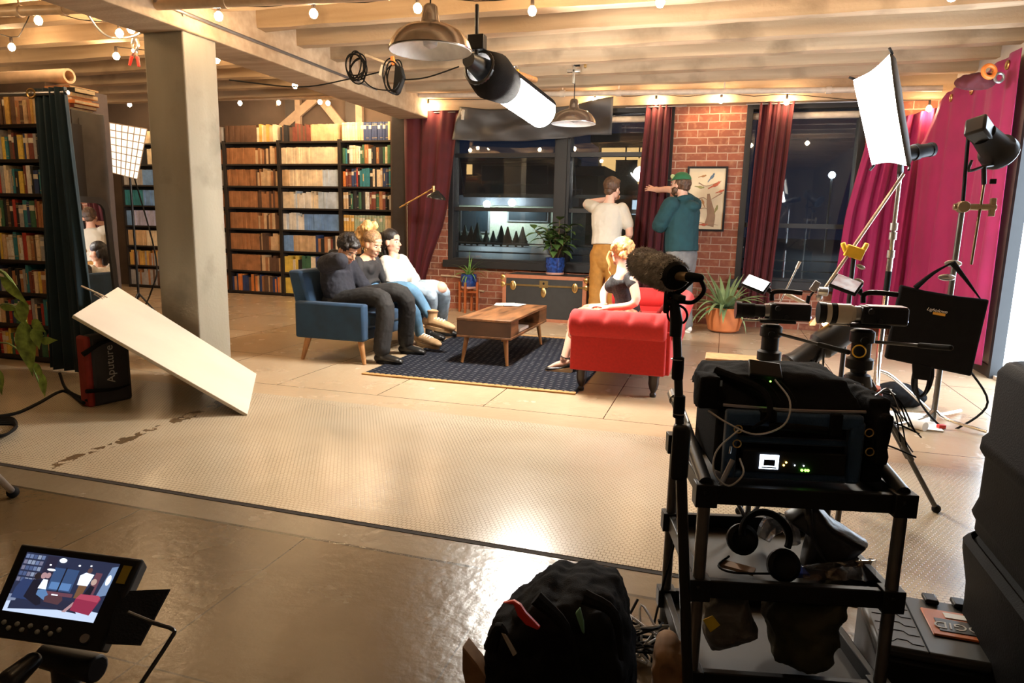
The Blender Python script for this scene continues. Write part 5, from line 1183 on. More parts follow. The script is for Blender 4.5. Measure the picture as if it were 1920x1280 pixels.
# ================================================================ film gear
def slab(poly, Y, th, mb=None, bulge=.0, dy=None):
    """an outline at its own distance, given real thickness"""
    P = [aY(x, y, Y) for x, y in poly]; b = mb or MB(); th = V((0, th, 0))
    c = sum(P, V()) / len(P); n = len(P)
    sc = lambda k, o: [c + (p - c) * k + o for p in P]
    if bulge: b.loft([sc(.6, V((0, -bulge, 0))), sc(.88, V((0, -bulge * .55, 0))), sc(1, th * .3), sc(1, th * .7), sc(.85, th + V((0, bulge * .5, 0)))])
    else: b.loft([P, [p + th for p in P]])
    return b
def leds(parent, pts, col, nm='indicator_light', r=.003, e=8):
    b = MB()
    for p in pts: b.ball(p, r, 8)
    return b.build(nm, glow('led_' + nm + '%.1f%.1f%.1f' % col, col, e), parent)

# -- fuzzy microphone on its boom stand
MX, MY = -.045, 1.4
t = thing('microphone_stand', 'black telescopic stand in the foreground holding the fuzzy microphone', 'stand', (MX, MY, 0))
pl_ = lambda z: V((.018 - .092 * z, MY, z))
MB().cyl(pl_(0), pl_(.78), .0115).build('lower_tube', BLACKM, t); MB().cyl(pl_(.76), pl_(1.07), .0088).build('pole', BLACKM, t)
for z in (.885, .965): MB().lathe([(.009, -.024), (.0115, -.022), (.012, .0), (.0115, .022), (.009, .024)], pl_(z), 18).build('collar', RUBBER, t)
for z in (.87, .983): MB().torus(pl_(z), .0118, .0012, n=16).build('collar_ring', STEEL, t)
MB().box(pl_(.79), (.036, .04, .12)).build('clamp_block', BLACK, t, bevel=.01)
for a in range(3): MB().cyl((MX, MY, .12), (MX + .32 * math.cos(a * 2.09 - 1.2), MY + .32 * math.sin(a * 2.09 - 1.2), .012), .01).build('leg', BLACKM, t)
hd = pl_(1.06)
t = thing('microphone', 'grey fuzzy windscreen shotgun microphone in shock mount on the black stand', 'microphone', hd)
r0, r1 = aY(1266, 517, 1.4), aY(1207, 493, 1.545); d = (r1 - r0).normalized()
FUR = mat('grey_fur', (.44, .41, .37), .9, var=.5, scale=60)
MB().tube([r0 + d * .034, r0 + d * .05, r0.lerp(r1, .5), r1], [.031, .034, .034, .026], 20, 4, round_=True).build('windscreen', FUR, t)
fz = MB(); rnd = random.Random(6); sd = d.orthogonal().normalized(); s2 = d.cross(sd); Lm = (r1 - r0).length
for i in range(5200):
    a = rnd.uniform(0, 2 * PI); f = rnd.uniform(-.02, 1.22); rad = .034 if f < 1 else .034 * math.sqrt(max(.02, 1 - ((f - 1) / .24) ** 2)); o = sd * math.cos(a) + s2 * math.sin(a)
    p = r0 + d * (Lm * f) + o * rad * (.85 if f < .1 else .97); q = (o + V((rnd.uniform(-.8, .8), rnd.uniform(-.8, .8), rnd.uniform(-1.0, .6))) * .7 + d * (.3 if f < 1 else .8)).normalized()
    w_ = q.cross(d).normalized() * .0009; ln = rnd.uniform(.004, .01); fz.add([p - w_, p + w_, p + q * ln + V((0, 0, -.003))], [(0, 1, 2)])
fo = fz.build('fur', FUR, t, smooth=False); fo['kind'] = 'stuff'
MB().tube([r0 - d * .012, r0 - d * .004, r0 + d * .012], [.024, .028, .03], 24).build('rear_cap', RUBBER, t)
c1 = aY(1292, 519, 1.375); MB().tube([r0 - d * .004, c1], [.0095, .0095], 12).build('connector', mat('tan_brass', (.4, .3, .18), .35, .7), t)
c2 = aY(1312, 521, 1.37); MB().tube([c1, c2], [.01, .0085], 12, round_=True).build('cable_plug', RUBBER, t)
MB().tube([c2, aY(1320, 545, 1.37), aY(1300, 566, 1.38), aY(1272, 566, 1.4), aY(1262, 580, 1.4)], .0042, 8, 6).build('cable', RUBBER, t)
for k_ in (0, 1): MB().tube([aY(1235 + 8 * k_, 525, 1.45), aY(1250, 545, 1.42), aY(1275, 548 - 3 * k_, 1.4), aY(1299 + 4 * k_, 524, 1.38)], .0028, 6, 6).build('suspension_hoop', BLACK, t)
MB().bar(aY(1252, 548, 1.42), aY(1280, 560, 1.38), .018, .012).build('mount_bar', BLACK, t, bevel=.003)
MB().tube([aY(1264, 560, 1.4), hd, hd + V((0, 0, -.03))], [.009, .013, .012], 12).build('swivel', BLACK, t)
MB().cyl(aY(1248, 566, 1.4), aY(1266, 566, 1.4), .008).box(aY(1250, 566, 1.4), (.012, .012, .046)).build('knob', BLACK, t, bevel=.004)
MB().torus(aY(1270, 590, 1.4), .02, .0025, (.2, 1, .2), 20).build('cable_loop', RUBBER, t)

# -- sound cart
FL, FR_, RL, RR = V((0, 1.57, 0)), V((.43, 1.665, 0)), V((-.09, 1.93, 0)), V((.335, 2.04, 0)); Zv = lambda p, z: V((p.x, p.y, z))
t = thing('sound_cart', 'black and grey wheeled equipment cart carrying audio bags in the right foreground', 'cart', (.17, 1.8, 0))
for p, z1 in ((FL, .66), (FR_, .66), (RL, .66), (RR, .66)): MB().cyl(Zv(p, .04), Zv(p, z1), .0145).build('leg', mat('grey_tube', (.16, .155, .15), .35, .7), t)
for z in (.64, .405, .165):
    for a, b_ in ((FL, FR_), (RL, RR), (FL, RL), (FR_, RR)):
        MB().bar(Zv(a, z), Zv(b_, z), .02, .045).build('rail', BLACK, t, bevel=.003)
    b = MB().loft([[Zv(p, z - .02) for p in (FL, FR_, RR, RL)], [Zv(p, z - .014) for p in (FL, FR_, RR, RL)]]); b.build('shelf', mat('cart_shelf', (.012, .012, .012), .55), t, smooth=False)
    for p in (FL, FR_, RL, RR): MB().box(Zv(p, z), (.05, .042, .055), .25).ball(Zv(p, z) + V((.0, -.022, .008)), .006, 8).build('corner_bracket', BLACK, t, bevel=.006)
for a, b_ in ((RL, FL), (RR, FR_)):
    d_ = (Zv(b_, 0) - Zv(a, 0)).normalized(); MB().tube([Zv(a, .76) - d_ * .06, Zv(b_, .665)], [.016, .016], 14).build('handle_tube', mat('dark_tube', (.05, .05, .05), .35, .5), t); MB().tube([Zv(a, .765) - d_ * .075, Zv(a, .755) - d_ * .04], [.019, .019], 12).build('handle_cap', STEEL, t)
m_ = (RL + RR) / 2
for a in (-.12, .12): MB().cyl(Zv(m_, .41), Zv(m_, .63) + V((a, a * .25, 0)), .006).build('brace', STEEL, t)
MB().cyl(Zv(m_, .41), Zv(m_, .63), .008).build('brace', STEEL, t)
for p in (FL, FR_, RL, RR): MB().cyl(Zv(p, .032) + V((-.012, 0, 0)), Zv(p, .032) + V((.012, 0, 0)), .032, n=16).build('wheel', RUBBER, t)

U = (FR_ - FL).normalized(); W_ = V((-U.y, U.x, 0)); O = Zv(FL, .665)
L3 = lambda a, b_, c: O + U * a + W_ * b_ + V((0, 0, c))
def ubox(mb, a0, a1, b0, b1, c0, c1, tp=0): return mb.hexa([L3(a0, b0, c0), L3(a1, b0, c0), L3(a1, b1, c0), L3(a0, b1, c0), L3(a0 + tp, b0 + tp, c1), L3(a1 - tp, b0 + tp, c1), L3(a1 - tp, b1 - tp, c1), L3(a0 + tp, b1 - tp, c1)])
BLUEN = mat('blue_nylon', (.008, .05, .13), .55, sheen=.3, bump=.2, bscale=200)
t = thing('audio_mixer_bag', 'black audio bag with blue lining and glowing recorder on the cart top', 'bag', L3(.19, .16, 0))
b = MB(); ubox(b, .03, .37, .06, .33, 0, .16); b.build('body', NYLON, t, bevel=.02)
b = MB(); ubox(b, .045, .355, .035, .065, .13, .165); ubox(b, .045, .075, .035, .065, 0, .15); ubox(b, .325, .36, .035, .065, 0, .15); ubox(b, .045, .355, .038, .065, 0, .02); ubox(b, .07, .34, .045, .07, .085, .1); b.build('lining', BLUEN, t, bevel=.008)
b = MB(); ubox(b, .085, .32, .028, .07, .022, .075); rec = b.build('recorder', BLACK, t, bevel=.003)
SCR = glow('white_screen', (.75, .85, 1), 5); b = MB(); ubox(b, .125, .168, .0262, .0275, .032, .066); b.build('screen', SCR, rec, smooth=False)
b = MB(); ubox(b, .134, .16, .0255, .026, .04, .055); ubox(b, .13, .164, .0255, .026, .034, .037); b.build('screen_meter', mat('dark_screen', (.01, .012, .03), .3), rec, smooth=False)
leds(rec, [L3(.185, .026, .05), L3(.18, .026, .043)], (1, .6, .1), r=.0022); leds(rec, [L3(.222, .026, .033), L3(.23, .026, .033), L3(.236, .026, .033)], (.2, 1, .05), r=.003); leds(rec, [L3(.205, .026, .044), L3(.225, .026, .044)], (.8, .9, 1), r=.0014)
b = MB(); b.tube([L3(.14, .03, .135), L3(.2, .015, .138), L3(.27, .03, .13)], .009, 8, 5); ubox(b, .275, .3, .02, .035, .12, .17); b.build('handle_strap', NYLON, t, bevel=.002)
b = MB(); ubox(b, .12, .155, .025, .05, .145, .17); b.build('buckle', RUBBER, t, bevel=.003)
b = [MB().torus(L3(a, .025, c), .009, .0016, W_, 16).build('ring', BRASS, t) for a, c in ((.07, .09), (.362, .13), (.368, .085), (.07, .125))]
MB().tube([L3(.055, .018, .085), L3(.052, .012, .07)], .0025, 6).cyl(L3(.06, .012, .055), L3(.035, .005, -.005), .006).build('torch', STEEL, t)
t = thing('black_gear_bag', 'bulging black nylon gear bag lying on top of the audio bag', 'bag', L3(.19, .18, .165))
b = MB(); b.hexa([L3(.0, .06, .168), L3(.36, .05, .168), L3(.36, .34, .168), L3(.01, .34, .168), L3(.02, .12, .235), L3(.33, .1, .235), L3(.33, .3, .24), L3(.03, .3, .235)]); b.ball(L3(.2, .18, .22), (.14, .1, .032), 14)
b.box(L3(.005, .09, .2), (.05, .07, .08), .25)
bake(b, 'body', NYLON, t, .007, 3, .01, .05)
b = MB(); b.tube([L3(.04, .06, .172), L3(.2, .045, .17), L3(.36, .05, .172)], .004, 6, 4); b.build('zip', mat('silver_zip', (.4, .4, .42), .4, .8), t)
MB().tube([L3(.03, .12, .24), L3(.12, .05, .215), L3(.13, .0, .17), L3(.1, .02, .13)], (.012, .003), 8, 5).build('strap', NYLON, t)
MB().box(L3(.03, .068, .222), (.012, .002, .014), .25).build('label', mat('pale_blue_label', (.35, .45, .55), .6), t, smooth=False)
t = thing('wireless_transmitter', 'flat black wireless box with green light lying on the gear bag', 'transmitter', L3(.14, .1, .245))
R = Euler((.5, .1, .15)).to_matrix(); MB().box(L3(.14, .1, .25), (.075, .055, .016), R).build('body', BLACK, t, bevel=.003); MB().box(L3(.13, .103, .26), (.03, .014, .001), R).build('label', mat('grey_label', (.3, .3, .28), .6), t, smooth=False)
leds(t, [L3(.145, .065, .232)], (.2, 1, .1), r=.002)
for a in (.13, .165): MB().tube([L3(a, .07, .235), L3(a + .015, .05, .22), L3(a + .03, .03, .195)], .0022, 6, 4).build('antenna', RUBBER, t)
WCAB = mat('pale_cable', (.5, .5, .5), .5)
def cable(label, pts, r=.0022, m=WCAB, sm=6, name='cable'): return tag(MB().tube(pts, r, 6, sm).build(name, m), label, 'cable')
cable('thin grey cable arching from the wireless box across the bags', [L3(.15, .05, .24), L3(.175, .01, .2), L3(.16, -.01, .15), L3(.1, -.01, .125), L3(.04, .0, .145), L3(.0, .03, .165)])
cable('thin grey cable looping down the front left of the audio bag', [L3(.07, .02, .125), L3(.02, .0, .08), L3(.015, -.01, .03), L3(.05, -.01, .0), L3(.08, -.01, .03), L3(.075, .01, .06)])
t = thing('equipment_pouch', 'black pouch with cable ends hanging at the right end of the cart top', 'pouch', L3(.39, .15, 0))
b = MB(); ubox(b, .372, .42, .06, .3, .0, .2); ubox(b, .38, .41, .02, .1, .05, .17); bake(b, 'body', NYLON, t, .007, 3, .015, .04)
for i in range(7): MB().tube([L3(.4, .1 + .02 * i, .2), L3(.42 + .01 * (i % 3), .08, .22 - .01 * i), L3(.45 + .015 * (i % 4), .06, .15 - .012 * i)], .0018, 5, 5).build('antenna', STEEL if i % 3 == 0 else RUBBER, t)
for i in (0, 1): cable(('stiff black antenna wire sticking right from the cart pouch', 'lower black wire sticking right from the cart pouch')[i], [L3(.4, .1, .14 - .05 * i), L3(.46, .12, .13 - .06 * i), L3(.53, .14, .1 - .06 * i)], .002, RUBBER)

# middle shelf
z = .41
hp = V((.155, 1.73, z + .06)); t = thing('headphones', 'black over-ear headphones lying on the middle shelf of the cart', 'headphones', (hp.x, hp.y, z))
MB().torus(hp + V((0, .02, .01)), .058, .009, (.15, -.8, .6), 22, 8, -.3, PI + .3).build('headband', RUBBER, t)
for a, c in ((-.048, (-.055, .03, -.015)), (.05, (.04, -.05, -.03))):
    MB().lathe([(.004, -.016), (.03, -.016), (.04, -.004), (.04, .008), (.03, .016), (.022, .01), (.004, .008)], hp + V(c), 22, (.25, -.9, .35)).build('ear_cup', BLACK, t)
cable('black headphone lead curling along the front of the middle shelf', [hp + V((.03, -.06, -.05)), V((.08, 1.64, z + .01)), V((.045, 1.66, z + .012)), V((.07, 1.72, z + .012))], .003, RUBBER)
LEATH = mat('worn_black_leather', (.03, .028, .027), .42, var=.3, bump=.12, bscale=60)
t = thing('leather_bag', 'crumpled black leather bag hanging over the middle shelf of the cart', 'bag', (.3, 1.84, z))
b = slab([(1468, 970), (1527, 938), (1562, 982), (1600, 1004), (1634, 1026), (1604, 1052), (1560, 1076), (1500, 1066), (1515, 1000)], 1.8, .05, bulge=.03); bake(b, 'body', LEATH, t, .006, 5, .007, .06)
MB().tube([aY(1512, 925, 1.79), aY(1517, 975, 1.75), aY(1530, 1020, 1.75), aY(1555, 1062, 1.76)], (.012, .003), 8, 5).build('strap', LEATH, t)
CLEAR = glass('clear_plastic', (.8, .82, .85), 2.0, .12)
t = thing('plastic_bag', 'crinkled clear plastic bag at the right front of the middle shelf', 'bag', (.33, 1.7, z))
rnd = random.Random(3); MB().grid(lambda u, v: V((.24 + .17 * u, 1.66 + .06 * u + .07 * v, z + .004 + .035 * math.sin(PI * v) * (.5 + u * .6) + rnd.uniform(0, .008))), 14, 8).build('film', CLEAR, t, angle=80)
tag(MB().box((.225, 1.7, z + .008), (.06, .05, .012), .3).build('blue_case', mat('blue_plastic', (.01, .04, .25), .4), bevel=.005), 'small blue case next to the headphones on the middle shelf', 'case')
tag(MB().bar((.05, 1.69, z + .005), (.13, 1.67, z + .005), .03, .008).build('tan_folder', mat('tan_card', (.35, .22, .13), .7), smooth=False), 'tan card folder under the headphones on the middle shelf', 'folder')
tag(MB().tube([V((.16, 1.86, z + .01)), V((.18, 1.87, z + .05)), V((.22, 1.86, z + .06)), V((.24, 1.86, z + .01))], [.02, .03, .025, .015], 7, 2).build('plastic_wrapper', CLEAR, smooth=False), 'crumpled clear wrapper behind the headphones', 'wrapper')
# lower shelf
z = .17
t = thing('silver_pouch', 'shiny grey pouch with yellow sticker on the bottom shelf of the cart', 'pouch', (.09, 1.62, z))
b = slab([(1316, 1128), (1345, 1118), (1400, 1122), (1412, 1170), (1425, 1196), (1385, 1210), (1330, 1222), (1312, 1180)], 1.62, .05, bulge=.03); bake(b, 'body', mat('grey_leatherette', (.1, .095, .09), .35, var=.25, bump=.3, bscale=50), t, .006, 4, .016, .05)
P = [aY(x, y, 1.585) for x, y in ((1318, 1162), (1336, 1154), (1350, 1172), (1332, 1185))]; MB().loft([P, [p + V((0, .002, 0)) for p in P]]).build('sticker', mat('yellow_sticker', (.75, .55, .04), .5), t, smooth=False)
t = thing('rolled_jacket', 'dark olive jacket rolled up on the bottom shelf of the cart', 'jacket', (.25, 1.75, z))
b = slab([(1432, 1150), (1470, 1120), (1520, 1128), (1585, 1112), (1592, 1150), (1575, 1200), (1555, 1245), (1500, 1262), (1450, 1230), (1440, 1190)], 1.66, .16, bulge=.04); bake(b, 'body', mat('olive_cloth', (.032, .03, .014), .85, var=.3), t, .009, 3, .04, .05)
t = thing('black_case', 'low black case below the grey pouch under the cart', 'case', (.12, 1.68, 0)); MB().box((.13, 1.7, .07), (.22, .16, .13), .25).build('body', BLACK, t, bevel=.015); MB().box((.11, 1.62, .11), (.06, .006, .012), .25).build('latch', STEEL, t, bevel=.002)

# -- apple box standing behind the cart
t = thing('wooden_box', 'plywood apple box standing on end behind the audio cart', 'box', (.12, 4.12, 0)); MB().b2((-.055, 4.04, 0), (.3, 4.24, .5)).build('body', mat('pale_plywood', (.5, .28, .12), .55, var=.2, scale=5, stretch=(6, 6, 1)), t, bevel=.006)
MB().ball((.12, 4.04, .32), (.06, .008, .022), 14).build('hand_hole', BLACK, t)

# -- two cinema cameras on tripods, pointing left at the set
def tripod(label, x, y, zt, collar=None, spread=.42, rot=0.3, tubes=None):
    t = thing('tripod', label, 'tripod', (x, y, 0)); c = V((x, y, zt))
    MB().lathe([(.03, -.2), (.034, -.18), (.055, -.17), (.055, -.13), (.04, -.12), (.04, -.06), (.05, -.055), (.05, -.01), (.035, 0)], c, 20).build('fluid_head', BLACK, t)
    MB().cyl(c + V((0, -.05, -.04)), c + V((0, -.075, -.04)), .016).build('knob', RUBBER, t)
    s = c - V((0, 0, .2)); MB().lathe([(.05, -.06), (.062, -.045), (.05, 0), (.03, .01)], s, 16).build('spider', BLACKM, t)
    for k_ in range(3):
        a = rot + k_ * 2 * PI / 3; o = V((math.cos(a), math.sin(a), 0)); p = s + o * .05 - V((0, 0, .03)); q = V((x, y, .02)) + o * spread; n_ = V((-o.y, o.x, 0)) * .016
        lg = MB()
        for sg in (-1, 1): lg.cyl(p + n_ * sg, p.lerp(q, .6) + n_ * sg, .011)
        lg.cyl(p.lerp(q, .5), q, .011); l_ = lg.build('leg', tubes or BLACKM, t); MB().ball(q, .02, 10).build('foot', RUBBER, l_)
        if collar: MB().tube([p.lerp(q, .06), p.lerp(q, .12)], (.032, .024), 12, side=n_).build('collar', collar, l_)
    return t
def camera(label, c, lens, L_, yaw, screen, lname):
    t = thing('cinema_camera', label, 'camera', c, yaw); B = lambda n_, m, f, **k_: (lambda b: (f(b), b.build(n_, m, t, world=False, **k_))[1])(MB())
    B('body', BLACK, lambda b: b.box((.08, 0, .05), (.18, .09, .075)), bevel=.008)
    B('top_plate', mat('dark_red_plate', (.12, .03, .025), .5), lambda b: b.box((.09, 0, .089), (.15, .08, .004)), bevel=.002)
    B('lens_mount', STEEL, lambda b: b.cyl((-.01, 0, .05), (-.03, 0, .05), .036))
    for m_, a, bb, r0_, r1_ in lens: B('lens_ring', m_, lambda b: b.tube([(-.03 - a * L_, 0, .05), (-.03 - bb * L_, 0, .05)], [r0_, r1_], 24))
    B('front_glass', mat('front_element', (.01, .01, .02), .05), lambda b: b.cyl((-.03 - L_ * .99, 0, .05), (-.031 - L_ * .99, 0, .05), .03))
    B('base_plate', BLACKM, lambda b: b.box((.03, 0, .004), (.16, .07, .014)), bevel=.003)
    B('rod', ALU, lambda b: b.cyl((-.12, .025, .0), (.1, .025, .0), .006))
    B('handle', BLACK, lambda b: b.tube([(.0, 0, .1), (.0, 0, .135), (.04, 0, .145), (.13, 0, .14)], .011, 10, 3))
    R = Euler((.0, -.0, 0)).to_matrix(); mc = V((-.08, -.02, .175)); q = Euler((.75, .3, -.5)).to_matrix()
    B('monitor_arm', BLACK, lambda b: b.tube([(.0, 0, .13), (-.03, 0, .15), mc], .008, 8, 3).ball((-.02, 0, .15), .014, 10))
    m_ = B('monitor', BLACK, lambda b: b.box(mc, (.115, .072, .02), q), bevel=.005)
    s_ = MB().box(mc + q @ V((0, 0, .0105)), (.1, .06, .001), q).build('screen', screen, t, world=False, smooth=False)
    B('cage_knob', BLACKM, lambda b: b.cyl((.02, -.05, .07), (.02, -.065, .07), .012).cyl((.06, -.05, .03), (.06, -.06, .03), .01))
    B('indicator_light', glow('blue_led', (.3, .4, 1), 10), lambda b: b.ball((.172, -.02, .03), .005, 8))
    return t
kb_, kw = BLACK, mat('cream_lens', (.48, .42, .33), .45)
c1_ = V((.235, 3.4, .815)); camera('left cinema camera with black lens and white glowing monitor', c1_, [(kb_, 0, .35, .03, .031), (RUBBER, .35, .8, .034, .034), (kb_, .8, 1.0, .039, .043)], .13, .12, glow('blank_screen', (1, .97, .93), 6), 'black')
tripod('tripod carrying the left camera with the black lens', .245, 3.42, .8)
def img_screen():
    m = bpy.data.materials.new('small_live_picture'); m.use_nodes = True; nt = m.node_tree; b = nt.nodes['Principled BSDF']; tc = nt.nodes.new('ShaderNodeTexCoord')
    nt.links.new(mix(nt, noise(nt, tc.outputs['Object'], 40, 2), (.9, .85, .85), (.45, .3, .33)), b.inputs['Emission Color']); b.inputs['Emission Strength'].default_value = .45; return m
c2_ = V((.585, 3.2, .845)); camera('right cinema camera with long cream and black lens', c2_, [(kw, 0, .12, .034, .04), (kw, .12, .5, .043, .043), (RUBBER, .5, .66, .044, .044), (kw, .66, .8, .043, .044), (kb_, .8, 1.0, .045, .047)], .145, .08, img_screen(), 'cream')
tp = tripod('tripod with orange collars carrying the camera with the cream lens', .6, 3.22, .83, mat('orange_red_collar', (.5, .07, .03), .5), tubes=mat('dark_carbon_tube', (.06, .055, .05), .4))
MB().torus(V((.585, 3.17, .74)), .026, .003, (0, -1, .1), 20).build('round_badge', YELLOW, tp)
for lb, a, b_ in (('tripod pan bar pointing right from the cream lens camera', c2_ + V((.06, -.03, -.06)), aY(1782, 652, 2.9)), ('tripod pan bar pointing right from the black lens camera', c1_ + V((.04, -.03, -.05)), aY(1590, 660, 3.1))):
    t = thing('pan_bar', lb, 'handle', a); MB().cyl(a, b_, .007).build('bar', BLACKM, t); MB().tube([a.lerp(b_, .62), b_], [.011, .011], 10, round_=True).build('grip', RUBBER, t)

# -- softbox stand with boom, and grip gear around it
sb = aY(1690, 330, 5.15); bs = V((aY(1650, 700, 5.15).x - .02, 5.15, 0))
t = thing('light_stand', 'tall chrome stand under the bright white softbox', 'stand', bs)
MB().cyl((bs.x, bs.y, .05), (bs.x, bs.y, 1.12), .019).build('lower_tube', CHROME, t); MB().cyl((bs.x, bs.y, 1.1), (bs.x, bs.y, sb.z), .014).build('upper_tube', CHROME, t)
for z_ in (1.1, 1.22, 1.28): MB().cyl((bs.x, bs.y, z_ - .03), (bs.x, bs.y, z_ + .02), .024).build('collar', ALU, t)
MB().cyl((bs.x, bs.y, .85), (bs.x, bs.y, .98), .02).build('grip_sleeve', RUBBER, t)
for a in range(3): MB().tube([(bs.x, bs.y, .3 + .07 * a), (bs.x + .12 * math.cos(a * 2.1 + .4), bs.y + .12 * math.sin(a * 2.1 + .4), .25), (bs.x + .42 * math.cos(a * 2.1 + .4), bs.y + .42 * math.sin(a * 2.1 + .4), .015)], .012, 10, 4).build('leg', CHROME, t)
MB().tube([(bs.x, bs.y, sb.z - .02), (bs.x, bs.y, sb.z + .03), sb.lerp(bp, .6), bp], [.016, .02, .018, .016], 10, 3).build('yoke', BLACKM, t)
A, B = aY(1694, 326, 5.02), aY(1543, 546, 4.75)
t = thing('boom_arm', 'tan metal boom arm slanting down left from the softbox', 'boom arm', B); MB().cyl(A, B, .011).build('tube', mat('tan_metal', (.5, .4, .3), .3, .8), t)
MB().cyl(B - V((.03, 0, .0)), B + V((.03, 0, 0)), .03).box(B + V((-.05, 0, .03)), (.04, .02, .07), (0, .5, 0)).ball(B + V((-.02, 0, -.04)), .022, 8).build('grip_head', STEEL, t, bevel=.004)
MB().cyl(aY(1512, 565, 4.75), aY(1530, 540, 4.75), .007).build('peg', RUBBER, t)
Cp = aY(1602, 470, 4.85); t = thing('clamp_stand', 'black stand with bright yellow clamp gripping the boom arm', 'stand', (Cp.x, Cp.y, 0))
MB().cyl((Cp.x, Cp.y, .02), (Cp.x, Cp.y, Cp.z - .02), .015).build('pole', BLACKM, t)
b = MB()
for dx, sg in ((-.05, -1), (.045, 1)): b.tube([Cp + V((dx * .2, 0, -.03)), Cp + V((dx, -.01, -.0)), Cp + V((dx * 1.5, -.01, .05))], (.022, .016), 8, 4)
b.box(Cp + V((0, -.01, -.01)), (.11, .04, .075), (0, .3, 0)); b.build('yellow_clamp', YELLOW, t, bevel=.006)
for dz in (-.1, -.19): MB().ball(Cp + V((.045, -.01, dz)), (.03, .006, .014), 10, (0, .4, 0)).build('wing_nut', ALU, t)
for a in range(3): MB().cyl((Cp.x, Cp.y, .25), (Cp.x + .35 * math.cos(a * 2.1), Cp.y + .35 * math.sin(a * 2.1), .015), .01).build('leg', BLACKM, t)
P0, P1 = aY(1500, 490, 4.4), aY(1460, 572, 4.4); t = thing('thin_rod', 'thin silver rod slanting up beside the left camera', 'rod', P1)
MB().cyl(P0, P1, .005).build('rod', ALU, t); MB().cyl(P0, P0.lerp(P1, .16), .009).build('tip', PAPER, t)
P2 = aY(1473, 550, 4.35); P3 = aY(1512, 570, 4.35); MB().tube([P2, P2.lerp(P3, .5) + V((0, 0, .0)), P3], .012, 10, 3).build('white_arm', WHITE, t); MB().cyl(P3 + V((0, 0, -.02)), P3 + V((.01, 0, .05)), .012).build('knob', RUBBER, t); MB().cyl(P1, (P1.x, P1.y, .0), .009).build('post', BLACKM, t)
# spotlight barrel
E0, E1 = aY(1482, 688, 4.3), aY(1588, 614, 4.45); d = (E1 - E0).normalized()
t = thing('spotlight', 'black barrel spotlight tilted up on a floor stand behind the cameras', 'stage light', (E0.lerp(E1, .5).x, 4.37, 0))
MB().tube([E0, E0 + d * .01, E0 + d * .05, E0 + d * .2, E0 + d * .22, E0 + d * .4, E1], [.075, .085, .07, .068, .085, .088, .08], 24).build('barrel', BLACKM, t)
MB().tube([E1 - d * .02, E1 + d * .05], [.07, .04], 18).build('rear_cap', BLACK, t)
cq = E0.lerp(E1, .55)
for s_q in (-1, 1): MB().bar(cq + V((0, .1 * s_q, 0)), cq + V((.01, .1 * s_q, -.2)), .03, .008, (1, 0, 0)).build('yoke_arm', BLACKM, t)
MB().b2(cq + V((-.01, -.1, -.21)), cq + V((.03, .1, -.195)), ).cyl(cq + V((.01, 0, -.2)), (cq.x + .01, cq.y, .02), .016).build('yoke_post', BLACKM, t)
for a in range(3): MB().cyl((cq.x, cq.y, .12), (cq.x + .3 * math.cos(a * 2.1 + 1), cq.y + .3 * math.sin(a * 2.1 + 1), .012), .01).build('leg', BLACKM, t)
for s_q in range(3): MB().tube([E0 + d * (.1 + .05 * s_q) + V((0, -.08, -.03)), E0 + d * (.05 + .05 * s_q) + V((0, -.1, -.12)), E0 + V((.05 + .05 * s_q, -.1, -.16))], .006, 6, 4).build('cable', RUBBER, t)
gl = E0.lerp(E1, .62) + V((0, .06, .14)); t = thing('gel_sheet', 'crumpled glowing warm gel on top of the spotlight', 'gel', gl)
rnd = random.Random(11); MB().grid(lambda u, v: gl + V(((u - .5) * .18, (v - .5) * .12 + rnd.uniform(-.02, .02), .06 * math.sin(PI * u) - .05 + rnd.uniform(-.022, .03))), 7, 6).build('sheet', mat('amber_gel', (.8, .45, .15), .35, var=.5, scale=20), t, smooth=False, solid=.002)
MB().ball(gl + V((0, .02, -.035)), .02, 10).build('lamp', glow('gel_lamp', (1, .7, .35), 30), t)

# -- hanging black flag bag, fresnel stand, sandbag and cables at right
fb = aY(1755, 790, 4.97); fx, fy = 1.4, 4.97
t = thing('tall_light_stand', 'tall light stand at right carrying the small black spotlight', 'stand', (fx, fy, 0))
tp_ = aY(1805, 385, 4.97); MB().cyl((fx, fy, .02), (tp_.x, fy, tp_.z), .017).build('pole', mat('dark_steel_tube', (.16, .15, .13), .3, .8), t)
MB().cyl((tp_.x, fy, tp_.z), aY(1817, 235, 4.97), .011).build('hose', RUBBER, t)
gq = aY(1822, 388, 4.93); MB().cyl(gq + V((-.1, 0, .0)), gq + V((.13, 0, 0)), .02).box(gq + V((.11, 0, 0)), (.03, .03, .11)).cyl(gq + V((-.05, -.04, 0)), gq + V((-.05, .04, 0)), .035).build('grip_head', mat('bronze_knuckle', (.3, .23, .14), .35, .8), t, bevel=.004)
MB().cyl(gq + V((.03, -.03, -.35)), aY(1845, 345, 4.93), .008).build('riser', mat('dark_brass', (.12, .08, .04)), t)
for a_, (x, y) in enumerate(((1665, 806), (1850, 815), (1800, 775))): q = fl(x, y) + V((0, 0, .02)); MB().tube([(fx, fy, .1), (fx, fy, .06) + (q - V((fx, fy, .02))) * .25 if False else V((fx, fy, .06)).lerp(q, .25), q], .011, 8, 3).build('leg', CHROME, t)
for dz, px, py in ((0, 1787, 494), (0, 1775, 520)): q = aY(px, py, 4.93); MB().ball(q, (.05, .012, .022), 12).build('wing_nut', ALU, t)
f0 = aY(1848, 262, 4.9); t = thing('fresnel_light', 'small black fresnel spotlight at the top of the right stand', 'stage light', f0)
dd = (aY(1876, 288, 5.02) - aY(1835, 240, 4.85)).normalized()
